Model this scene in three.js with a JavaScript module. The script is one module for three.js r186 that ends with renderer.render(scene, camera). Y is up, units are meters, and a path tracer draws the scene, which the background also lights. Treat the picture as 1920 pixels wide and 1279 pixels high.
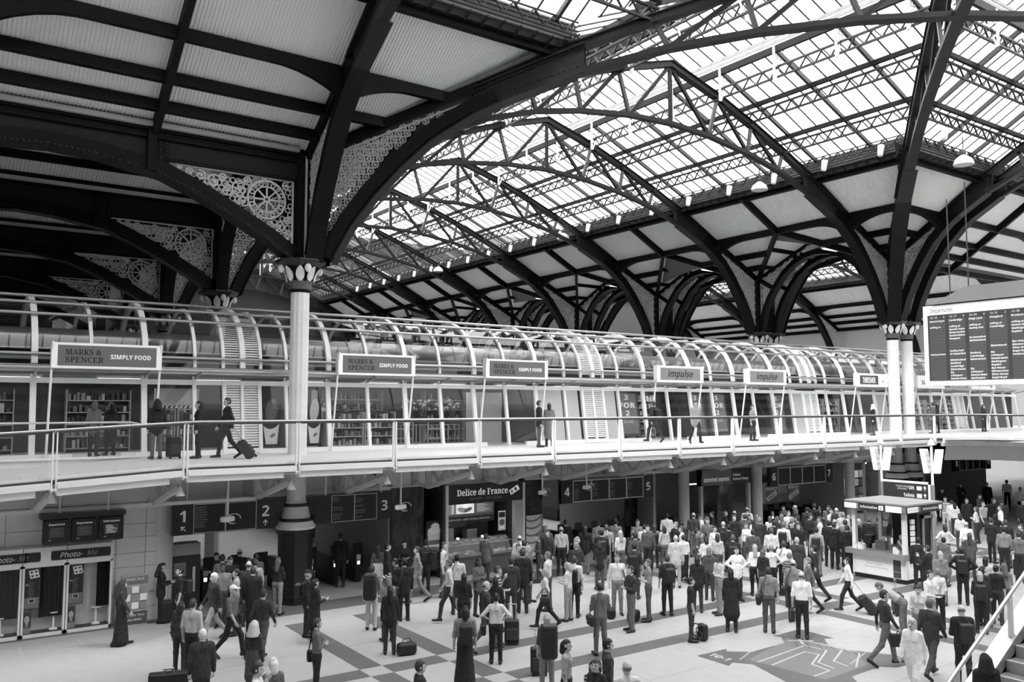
import * as THREE from 'three';
import { RoundedBoxGeometry } from 'three/addons/geometries/RoundedBoxGeometry.js';
import { mergeGeometries } from 'three/addons/utils/BufferGeometryUtils.js';
import { RectAreaLightUniformsLib } from 'three/addons/lights/RectAreaLightUniformsLib.js';

// ------------------------------------------------------------------ camera, sky, exposure
// ground plan: u runs along the upper walkway (x), v away from the viewer (-z), heights in metres over the concourse floor
const scene = new THREE.Scene();
const camera = new THREE.PerspectiveCamera(2 * Math.atan(639.5 / 1602) * 180 / Math.PI, 1920 / 1279, 0.2, 400);
const YAW = 35 * Math.PI / 180, PITCH = Math.atan(124 / 1602);
camera.position.set(0, 6.15, 0);
camera.lookAt(Math.sin(YAW) * Math.cos(PITCH), 6.15 + Math.sin(PITCH), -Math.cos(YAW) * Math.cos(PITCH));
const SKY = 5.3;
scene.background = new THREE.Color().setRGB(SKY, SKY, SKY);           // even overcast
const sun = new THREE.DirectionalLight(0xffffff, 4.2);                  // veiled sun, low in the west, softened by the dirty glass
{ const el = 42 * Math.PI / 180, az = 18 * Math.PI / 180; sun.position.set(30 - 60 * Math.cos(el) * Math.cos(az), 8 + 60 * Math.sin(el), -20 + 60 * Math.cos(el) * Math.sin(az)); sun.target.position.set(30, 8, -20); }
sun.castShadow = true; sun.shadow.radius = 24; sun.shadow.mapSize.set(4096, 4096); Object.assign(sun.shadow.camera, { left: -60, right: 60, top: 50, bottom: -50, near: 1, far: 180 });
scene.add(sun, sun.target);
const renderer = new THREE.WebGLRenderer({ antialias: true });
renderer.toneMapping = THREE.LinearToneMapping;
renderer.toneMappingExposure = 1.0;
renderer.shadowMap.enabled = true;
RectAreaLightUniformsLib.init();

// ------------------------------------------------------------------ helpers
let seed = 7;
const rnd = () => { seed = (seed * 1664525 + 1013904223) >>> 0; return seed / 4294967296; };
const rr = (a, b) => a + (b - a) * rnd();
const P = (u, h, v) => [u, h, -v];
const sub = (a, b) => [a[0] - b[0], a[1] - b[1], a[2] - b[2]];
const add = (a, b, k = 1) => [a[0] + b[0] * k, a[1] + b[1] * k, a[2] + b[2] * k];
const mul = (a, k) => [a[0] * k, a[1] * k, a[2] * k];
const crs = (a, b) => [a[1] * b[2] - a[2] * b[1], a[2] * b[0] - a[0] * b[2], a[0] * b[1] - a[1] * b[0]];
const dot = (a, b) => a[0] * b[0] + a[1] * b[1] + a[2] * b[2];
const len = a => Math.hypot(a[0], a[1], a[2]);
const nrm = a => { const l = len(a) || 1; return [a[0] / l, a[1] / l, a[2] / l]; };
const mix = (a, b, t) => [a[0] + (b[0] - a[0]) * t, a[1] + (b[1] - a[1]) * t, a[2] + (b[2] - a[2]) * t];
const UP = [0, 1, 0];
const ORD = ['first', 'second', 'third', 'fourth', 'fifth', 'sixth', 'seventh', 'eighth', 'ninth', 'tenth', 'eleventh', 'twelfth', 'thirteenth', 'fourteenth', 'fifteenth', 'sixteenth', 'seventeenth', 'eighteenth', 'nineteenth', 'twentieth', 'twenty-first', 'twenty-second'];
const lerpTab = (tab, x) => {
  if (x <= tab[0][0]) return tab[0][1];
  for (let i = 1; i < tab.length; i++) if (x <= tab[i][0]) { const [a, b] = [tab[i - 1], tab[i]]; return a[1] + (b[1] - a[1]) * (x - a[0]) / (b[0] - a[0]); }
  return tab[tab.length - 1][1];
};
const taken = {};
const numbered = n => { const k = taken[n] = (taken[n] ?? -1) + 1; return k ? `${n}_${String(k).padStart(3, '0')}` : n; };
const flip = o => o.traverse(m => { if (m.isMesh) { m.castShadow = true; m.receiveShadow = true; } });
function put(o, label, category, group, kind) {
  o.userData.label = label; o.userData.category = category;
  if (group) o.userData.group = group;
  if (kind) o.userData.kind = kind;
  return o;
}
function thing(name, label, category, at = [0, 0, 0], group, kind) {       // a Group at the thing's base; parts are added to it
  const o = new THREE.Group(); o.name = numbered(name); o.position.set(...at);
  put(o, label, category, group, kind); scene.add(o); o.updateMatrixWorld(true);
  return o;
}
function struct(name, at = [0, 0, 0], label) {
  const o = new THREE.Group(); o.name = numbered(name); o.position.set(...at); o.userData.kind = 'structure';
  if (label) o.userData.label = label;
  scene.add(o); o.updateMatrixWorld(true);
  return o;
}
function copyOf(o, at, turn, label, group) {
  const c = o.clone(); c.name = numbered(o.name.replace(/_\d{3}$/, '')); c.userData = { ...o.userData };
  if (label) c.userData.label = label;
  if (group) c.userData.group = group;
  c.position.set(...at); if (turn !== undefined && turn !== null) c.rotation.y = turn;
  scene.add(c); c.updateMatrixWorld(true);
  return c;
}
// mesh builder: everything is drawn in world coordinates, build() moves it into the parent's own axes
class MB {
  constructor() { this.p = []; this.n = []; this.uv = null; }
  tri(a, b, c, na, nb, nc) {
    this.p.push(...a, ...b, ...c);
    const n = na ? null : nrm(crs(sub(b, a), sub(c, a)));
    this.n.push(...(na || n), ...(nb || n), ...(nc || n));
    return this;
  }
  quad(a, b, c, d) { return this.tri(a, b, c).tri(a, c, d); }
  poly(pts) { for (let i = 1; i + 1 < pts.length; i++) this.tri(pts[0], pts[i], pts[i + 1]); return this; }
  hexa(c) {                                                                 // 8 corners: bottom 0-3, top 4-7
    this.quad(c[3], c[2], c[1], c[0]).quad(c[4], c[5], c[6], c[7]);
    for (let i = 0; i < 4; i++) { const j = (i + 1) % 4; this.quad(c[i], c[j], c[j + 4], c[i + 4]); }
    return this;
  }
  box(u0, u1, h0, h1, v0, v1) {
    return this.hexa([P(u0, h0, v0), P(u1, h0, v0), P(u1, h0, v1), P(u0, h0, v1), P(u0, h1, v0), P(u1, h1, v0), P(u1, h1, v1), P(u0, h1, v1)]);
  }
  bar(a, b, w, d = w, up = UP) {
    const t = nrm(sub(b, a)); let s = crs(t, up); if (len(s) < 1e-4) s = crs(t, [0, 0, 1]); s = nrm(s); const q = nrm(crs(s, t));
    const o = (c, i, j) => add(add(c, s, i * w / 2), q, j * d / 2);
    return this.hexa([o(a, -1, -1), o(a, 1, -1), o(b, 1, -1), o(b, -1, -1), o(a, -1, 1), o(a, 1, 1), o(b, 1, 1), o(b, -1, 1)]);
  }
  sweep(pts, w, d, side) {                                                  // rectangular rib along a curve in a plane; side = the plane's normal
    const s = nrm(side), r = [];
    pts.forEach((p, i) => {
      const t = nrm(sub(pts[Math.min(i + 1, pts.length - 1)], pts[Math.max(i - 1, 0)])), q = nrm(crs(s, t));
      const dd = typeof d === 'function' ? d(i) : d;
      r.push([add(add(p, s, -w / 2), q, -dd / 2), add(add(p, s, w / 2), q, -dd / 2), add(add(p, s, w / 2), q, dd / 2), add(add(p, s, -w / 2), q, dd / 2)]);
    });
    for (let i = 0; i + 1 < r.length; i++) for (let k = 0; k < 4; k++) { const l = (k + 1) % 4; this.quad(r[i][k], r[i + 1][k], r[i + 1][l], r[i][l]); }
    const e = r[r.length - 1];
    return this.quad(r[0][0], r[0][1], r[0][2], r[0][3]).quad(e[3], e[2], e[1], e[0]);
  }
  tube(pts, r, n = 7, r2) {
    const rings = [], dirs = [];
    let ref = Math.abs(nrm(sub(pts[1], pts[0]))[1]) > 0.9 ? [1, 0, 0] : UP;
    pts.forEach((p, i) => {
      const t = nrm(sub(pts[Math.min(i + 1, pts.length - 1)], pts[Math.max(i - 1, 0)]));
      const s = nrm(crs(t, ref)), q = crs(s, t), ra = r2 === undefined ? r : r + (r2 - r) * i / (pts.length - 1);
      const ring = [], dd = [];
      for (let k = 0; k < n; k++) { const a = 2 * Math.PI * k / n, d = add(mul(s, Math.cos(a)), q, Math.sin(a)); dd.push(d); ring.push(add(p, d, ra)); }
      rings.push(ring); dirs.push(dd);
    });
    for (let i = 0; i + 1 < rings.length; i++) for (let k = 0; k < n; k++) {
      const l = (k + 1) % n;
      this.tri(rings[i][k], rings[i + 1][l], rings[i][l], dirs[i][k], dirs[i + 1][l], dirs[i][l]);
      this.tri(rings[i][k], rings[i + 1][k], rings[i + 1][l], dirs[i][k], dirs[i + 1][k], dirs[i + 1][l]);
    }
    this.poly(rings[0]).poly(rings[rings.length - 1].slice().reverse());
    return this;
  }
  rod(a, b, r, n = 7, r2) { return this.tube([a, b], r, n, r2); }
  lathe(u, v, prof, n = 16, smooth = true, turn = 0) {                      // prof: [radius, height] pairs from the bottom up
    for (let i = 0; i + 1 < prof.length; i++) {
      const [r0, h0] = prof[i], [r1, h1] = prof[i + 1], l = Math.hypot(r1 - r0, h1 - h0) || 1, ny = (r0 - r1) / l, nr = (h1 - h0) / l;
      for (let k = 0; k < n; k++) {
        const a = 2 * Math.PI * k / n + turn, b = 2 * Math.PI * (k + 1) / n + turn;
        const q = (r, h, t) => P(u + r * Math.cos(t), h, v + r * Math.sin(t)), m = t => [nr * Math.cos(t), ny, -nr * Math.sin(t)];
        if (smooth) { this.tri(q(r0, h0, a), q(r0, h0, b), q(r1, h1, b), m(a), m(b), m(b)); this.tri(q(r0, h0, a), q(r1, h1, b), q(r1, h1, a), m(a), m(b), m(a)); }
        else this.quad(q(r0, h0, a), q(r0, h0, b), q(r1, h1, b), q(r1, h1, a));
      }
    }
    return this;
  }
  prism(poly, f, thick) {                                                   // 2D outline, f maps (x, y) to a point, thick = depth vector
    const tris = THREE.ShapeUtils.triangulateShape(poly.map(p => new THREE.Vector2(p[0], p[1])), []);
    const A = poly.map(p => add(f(p[0], p[1]), thick, -0.5)), B = poly.map(p => add(f(p[0], p[1]), thick, 0.5));
    for (const [a, b, c] of tris) { this.tri(A[a], A[b], A[c]); this.tri(B[c], B[b], B[a]); }
    for (let i = 0; i < poly.length; i++) { const j = (i + 1) % poly.length; this.quad(A[i], B[i], B[j], A[j]); }
    return this;
  }
  ring(c, ax, ay, r0, r1, thick, n = 12, a0 = 0, a1 = 2 * Math.PI) {        // flat annulus with depth
    const q = (r, a, k) => add(add(add(c, ax, r * Math.cos(a)), ay, r * Math.sin(a)), thick, k);
    for (let i = 0; i < n; i++) {
      const a = a0 + (a1 - a0) * i / n, b = a0 + (a1 - a0) * (i + 1) / n;
      this.quad(q(r0, a, -.5), q(r1, a, -.5), q(r1, b, -.5), q(r0, b, -.5)).quad(q(r0, b, .5), q(r1, b, .5), q(r1, a, .5), q(r0, a, .5));
      this.quad(q(r1, a, -.5), q(r1, a, .5), q(r1, b, .5), q(r1, b, -.5)).quad(q(r0, b, -.5), q(r0, b, .5), q(r0, a, .5), q(r0, a, -.5));
    }
    return this;
  }
  geo(g, m) {                                                               // a three.js geometry, placed by a matrix
    const q = g.index ? g.toNonIndexed() : g.clone(); if (m) q.applyMatrix4(m);
    const a = q.attributes.position.array, b = q.attributes.normal.array;
    for (let i = 0; i < a.length; i++) { this.p.push(a[i]); this.n.push(b[i]); }
    return this;
  }
  rbox(u, h, v, a, b, c, r = 0.02, turn = 0, seg = 2) {                     // rounded box centred at u, h, v; a along u, b up, c along v
    return this.geo(new RoundedBoxGeometry(a, b, c, seg, r), new THREE.Matrix4().makeRotationY(turn).setPosition(u, h, -v));
  }
  geometry(parent) {
    const g = new THREE.BufferGeometry(), p = new Float32Array(this.p), n = new Float32Array(this.n), uv = new Float32Array(p.length / 3 * 2);
    for (let i = 0; i < p.length / 3; i++) {
      const [x, y, z, a, b, c] = [p[3 * i], p[3 * i + 1], p[3 * i + 2], Math.abs(n[3 * i]), Math.abs(n[3 * i + 1]), Math.abs(n[3 * i + 2])];
      uv[2 * i] = a > b && a > c ? z : x; uv[2 * i + 1] = b > a && b > c ? z : y;
    }
    g.setAttribute('position', new THREE.BufferAttribute(p, 3)); g.setAttribute('normal', new THREE.BufferAttribute(n, 3));
    g.setAttribute('uv', new THREE.BufferAttribute(uv, 2));
    if (parent) { parent.updateMatrixWorld(true); g.applyMatrix4(parent.matrixWorld.clone().invert()); }
    return g;
  }
  build(name, material, parent, label) {
    const m = new THREE.Mesh(this.geometry(parent), material); m.name = parent ? name : numbered(name);
    if (label) m.userData.label = label;
    (parent || scene).add(m); m.castShadow = m.receiveShadow = true;
    return m;
  }
}
const part = (name, material, parent, draw, label) => { const b = new MB(); draw(b); return b.build(name, material, parent, label); };
function one(name, material, label, category, draw, at, group, kind) {      // a thing that is one mesh, with its own base point
  const b = new MB(); draw(b);
  const o = new THREE.Object3D(); if (at) o.position.set(...at); o.updateMatrixWorld(true);
  const m = new THREE.Mesh(b.geometry(o), material); m.name = numbered(name); m.position.copy(o.position);
  put(m, label, category, group, kind); m.castShadow = m.receiveShadow = true; scene.add(m);
  return m;
}
function sone(name, material, draw, label) { const m = part(name, material, null, draw); m.userData.kind = 'structure'; if (label) m.userData.label = label; return m; }

// ------------------------------------------------------------------ materials
function noiseTex(size, f, srgb) {
  const d = new Uint8Array(size * size * 4);
  for (let y = 0; y < size; y++) for (let x = 0; x < size; x++) { const k = 4 * (y * size + x), g = Math.max(0, Math.min(255, f(x / size, y / size) * 255)); d[k] = d[k + 1] = d[k + 2] = g; d[k + 3] = 255; }
  const t = new THREE.DataTexture(d, size, size); t.wrapS = t.wrapT = THREE.RepeatWrapping; t.magFilter = THREE.LinearFilter; t.minFilter = THREE.LinearMipmapLinearFilter; t.generateMipmaps = true;
  if (srgb) t.colorSpace = THREE.SRGBColorSpace;
  t.needsUpdate = true;
  return t;
}
const lattice = (() => { const t = []; for (let i = 0; i < 4096; i++) t.push(rnd()); return t; })();
const vnoise = (x, y, per) => {
  const i = Math.floor(x), j = Math.floor(y), f = x - i, g = y - j, w = t => t * t * (3 - 2 * t), q = (a, b) => lattice[((((a % per) + per) % per) * 57 + (((b % per) + per) % per) * 131) & 4095];
  const a = q(i, j) + (q(i + 1, j) - q(i, j)) * w(f), b = q(i, j + 1) + (q(i + 1, j + 1) - q(i, j + 1)) * w(f);
  return a + (b - a) * w(g);
};
const speck = noiseTex(256, (x, y) => 0.86 + 0.1 * vnoise(x * 128, y * 128, 128) + 0.06 * vnoise(x * 8, y * 8, 8) - 0.02);
speck.repeat.set(0.5, 0.5);
const grime = noiseTex(256, (x, y) => { const n = vnoise(x * 6, y * 6, 6) * .5 + vnoise(x * 20, y * 20, 20) * .3 + vnoise(x * 90, y * 90, 90) * .2; return 0.78 + 0.22 * n; });
grime.repeat.set(0.3, 0.3);
const G = (g, rough = 0.6, o = {}) => { const m = new THREE.MeshPhysicalMaterial({ roughness: rough, side: THREE.DoubleSide, ...o }); m.color.setRGB(g, g, g); return m; };
const M = {
  iron: G(0.006, 0.5, { map: grime, specularIntensity: 0.25 }), ironEdge: G(0.02, 0.4), girder: G(0.012, 0.5, { map: grime, specularIntensity: 0.4 }), filigree: G(0.56, 0.6), filigreeDark: G(0.56, 0.6), pale: G(0.75, 0.5), rodPale: G(0.48, 0.5),
  corr: G(0.76, 0.55), gutter: G(0.5, 0.6, { map: grime }), lattice: G(0.015, 0.5), bars: G(0.03, 0.5),
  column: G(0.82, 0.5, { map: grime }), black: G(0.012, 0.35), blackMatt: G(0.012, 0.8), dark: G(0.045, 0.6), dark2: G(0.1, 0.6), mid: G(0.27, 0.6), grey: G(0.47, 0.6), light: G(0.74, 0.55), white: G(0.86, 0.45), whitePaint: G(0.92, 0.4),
  steel: G(0.6, 0.25, { metalness: 0.9 }), steelDull: G(0.45, 0.4, { metalness: 0.7 }), stone: G(0.72, 0.45, { map: grime }), terrazzo: G(0.41, 0.6, { map: speck, specularIntensity: 0.35 }), terrazzoDark: G(0.135, 0.6, { map: speck, specularIntensity: 0.35 }),
  glass: G(0.93, 0.02, { transmission: 1, thickness: 0, ior: 1.45 }), glassDim: G(0.75, 0.02, { transmission: 1, thickness: 0, ior: 1.45 }),
  lamp: G(0.9, 0.5, { emissive: new THREE.Color(3, 3, 3) }), lampSoft: G(0.9, 0.5, { emissive: new THREE.Color(1.3, 1.3, 1.3) }),
};
const paneMats = [[0.95, .1], [0.9, .25], [0.86, .3], [0.7, .5]].map(([g, r]) => G(g, r, { transmission: 1, thickness: 0, ior: 1.12, specularIntensity: 0.4 }));
// ------------------------------------------------------------------ roof
const NC = 27.3, HS = 17.1, V0 = 26.6, BAY = 9.15, NB = 8, TC = 13.65, TH = 12.95, VEND = V0 + BAY * (NB - 1);
const TOP = [[0, 21.56], [3.1, 20.67], [5.5, 19.8], [7.85, 18.85], [10.1, 17.85], [12.5, 16.6], [16.9, 14.4]];
const BOTC = [[0, 18.83], [2.5, 18.72], [5.2, 18.36], [7.5, 17.87], [9.85, 17.1], [11.9, 16.2], [12.6, 15.8], [13.7, 14.95], [14.5, 14.05], [15.2, 13.1], [15.8, 12.1], [16.15, 11.3], [16.3, 10.9]];
const CE = s => 18.12 - 0.53 * (s - 10.1);                                 // underside of the corrugated ceiling
const ROWS = [[2.88, 21.75], [5.26, 20.78], [7.68, 19.68], [9.95, 18.72]]; // edges of the glass rows
const GLZ = s => lerpTab(ROWS, s);
function filigreeFill(b, inside, x0, x1, y0, y1, f, ax, ay, thick, step, w) {   // pierced cast panel: rings that touch, in staggered rows
  let row = 0;
  for (let y = y0; y <= y1; y += step * 0.86, row++) for (let x = x0 + (row % 2) * step / 2; x <= x1; x += step)
    if (inside(x, y)) { b.ring(f(x, y), ax, ay, step / 2 - w, step / 2 + w * 0.3, thick, step > .3 ? 10 : 8); if (step > .2) b.ring(f(x, y), ax, ay, step * .1, step * .1 + w, thick, 6); }
}
function scroll(b, f, cx, cy, r, turn, dirn, thick, w, turns = 1.4) {          // a scroll of flat iron
  const n = 12; let last = null;
  for (let i = 0; i <= n; i++) {
    const t = i / n, a = turn + dirn * t * turns * 2 * Math.PI, q = r * (1 - .8 * t), c = [cx + q * Math.cos(a), cy + q * Math.sin(a)];
    if (last) { const d = [c[0] - last[0], c[1] - last[1]], l = Math.hypot(...d) || 1, o = [-d[1] / l * w / 2, d[0] / l * w / 2]; b.prism([[last[0] + o[0], last[1] + o[1]], [c[0] + o[0], c[1] + o[1]], [c[0] - o[0], c[1] - o[1]], [last[0] - o[0], last[1] - o[1]]], f, thick); }
    last = c;
  }
}
// one truss: map(s, h) gives a point of its plane, side is the plane's normal, k stretches it along s
function truss(root, map, side, k, o = {}) {
  const wide = o.wide || 0.32, pt = (s, h) => map(s * k, h);
  const sides = o.sides || [-1, 1];
  for (const q of sides) {
    part('top_chord', M.girder, root, b => b.sweep(TOP.slice(0, 6).map(([s, h]) => pt(q * s, h)), wide, 0.26, side).sweep(TOP.slice(0, 6).map(([s, h]) => pt(q * s, h + .13)), wide + .14, 0.04, side));
    part('bottom_chord', M.girder, root, b => b.sweep(BOTC.slice(0, 6).map(([s, h]) => pt(q * s, h)), wide * .9, 0.18, side));
    const T = [[0, 21.5], [3.1, 20.6], [5.5, 19.75], [7.85, 18.8]], B = [[2.5, 18.75], [5.2, 18.4], [7.5, 17.9]];
    const web = [[T[0], B[0]], [T[1], B[0]], [T[1], B[1]], [T[2], B[1]], [T[2], B[2]], [T[3], B[2]]];
    if (q === sides[0]) web.push([T[0], [0, 18.85]]);
    web.forEach(([a, c], i) => part('web_member', i % 2 ? M.ironEdge : M.girder, root, b => b.bar(pt(q * a[0], a[1]), pt(q * c[0], c[1]), 0.16, 0.13, side)));
    part('box_girder', M.girder, root, b => {
      b.prism([[9.7, 18.0], [12.6, 16.55], [12.6, 15.7], [11.9, 16.05], [9.85, 16.98], [9.7, 17.05]].map(p => [q * p[0], p[1]]), (x, y) => pt(x, y), mul(side, wide * .8));
      b.sweep([[9.7, 18.0], [12.6, 16.55]].map(p => pt(q * p[0], p[1])), wide + .2, .05, side).sweep([[9.85, 17.0], [11.9, 16.08], [12.6, 15.7]].map(p => pt(q * p[0], p[1])), wide + .2, .06, side);
      for (const s of [9.9, 11.2, 12.4]) b.bar(pt(q * s, lerpTab(BOTC, s)), pt(q * s, lerpTab(TOP, s)), wide + .16, .07, side);
    });
    part('arch_rib', M.iron, root, b => b.sweep(BOTC.slice(5).map(([s, h]) => pt(q * (s + .12), h + .12)), wide + .08, 0.42, side).sweep(BOTC.slice(5).map(([s, h]) => pt(q * (s - .05), h - .1)), wide + .24, 0.06, side));
    part('strut', M.iron, root, b => b.sweep([[12.3, 16.7], [16.9, 14.4]].map(p => pt(q * p[0], p[1])), wide, 0.34, side));
    if (o.panel !== false) part('spandrel_panel', o.panelMat || M.filigreeDark, root, b => {
      const arch = BOTC.slice(6).map(p => [p[0] + .33, p[1] + .3]), ax = nrm(sub(pt(q, 0), pt(0, 0)));
      const inside = (x, y) => x > 12.9 && x < 16.72 && y < 16.5 - .478 * (x - 12.5) - .16 && y > lerpTab(arch, x) + .05;
      filigreeFill(b, inside, 12.9, 16.8, 11, 16.4, (x, y) => pt(q * x, y), ax, UP, mul(side, .05), o.step || .27, .028);
      b.bar(pt(q * 16.72, 11.2), pt(q * 16.72, 14.25), .05, .05, side).bar(pt(q * 16.72, 14.25), pt(q * 12.9, 16.1), .05, .05, side);
    });
  }
}
// main nave, trusses across it
{
  const lab = 'first dark iron roof truss from the crossing, arched lower chord over the glazed nave', grp = 'nave roof trusses';
  const t0 = thing('roof_truss', lab, 'truss', P(NC, 14.4, V0), grp);
  truss(t0, (s, h) => P(NC + s, h, V0), [0, 0, 1], 1);
  for (let k = 1; k < NB; k++) copyOf(t0, P(NC, 14.4, V0 + BAY * k), 0, lab.replace('first', ORD[k]));
  for (let k = 0; k < 6; k++) copyOf(t0, P(NC + 2 * HS + 1.4, 14.4, V0 + BAY * k), 0, `${ORD[k]} dark iron truss of the second nave, seen through the arcade arches`, 'second nave roof trusses');
  // transept: frames at the crossing edges, and the crossing's diagonals
  const l2 = 'dark iron transept frame rising from the paired columns behind the departure board', g2 = 'transept frames by the paired columns';
  for (const u of [10.4, 44.4, 45.8]) {
    const t = thing('transept_frame', u < 20 ? 'dark iron transept frame rising from the single column by the spandrel rosette' : l2 + (u > 45 ? ', outer of two' : ', inner of two'), 'truss', P(u, 14.4, TC), u < 20 ? undefined : g2);
    truss(t, (s, h) => P(u, h, TC + s), [1, 0, 0], TH / HS, { wide: .34 });
  }
  const D = Math.hypot(HS, TH);
  for (const q of [-1, 1]) {
    const t = thing('crossing_girder', q < 0 ? 'heavy riveted diagonal girder springing from the single column across the crossing' : 'heavy riveted diagonal girder rising from the paired columns to the crossing', 'girder', P(NC, 14.4, TC));
    truss(t, (s, h) => P(NC + q * s / D * HS, h, TC + s / D * TH), nrm([q * TH, 0, HS * 1]), D / HS, { wide: .46, step: .24, panelMat: q < 0 ? M.filigree : M.filigreeDark });
    const rv = (s, h) => P(NC + q * s / HS * HS, h, TC + s / HS * TH);
    part('rivets', M.ironEdge, t, b => { for (let s = 9.9; s < 12.6; s += .16) for (const [e, tab] of [[-.12, TOP], [.16, BOTC]]) { const c = rv(s, lerpTab(tab, s) + e), n = nrm([q * TH, 0, HS]); b.rod(add(c, n, -.26), add(c, n, .26), .02, 5); } });
  }
}
// clip a polygon in (s, w) against s <= a + b * w
const clip = (poly, g) => { const out = []; poly.forEach((p, i) => { const q = poly[(i + 1) % poly.length], a = g(p), b = g(q); if (a <= 0) out.push(p); if ((a < 0 && b > 0) || (a > 0 && b < 0)) { const t = a / (a - b); out.push([p[0] + (q[0] - p[0]) * t, p[1] + (q[1] - p[1]) * t]); } }); return out; };
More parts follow.
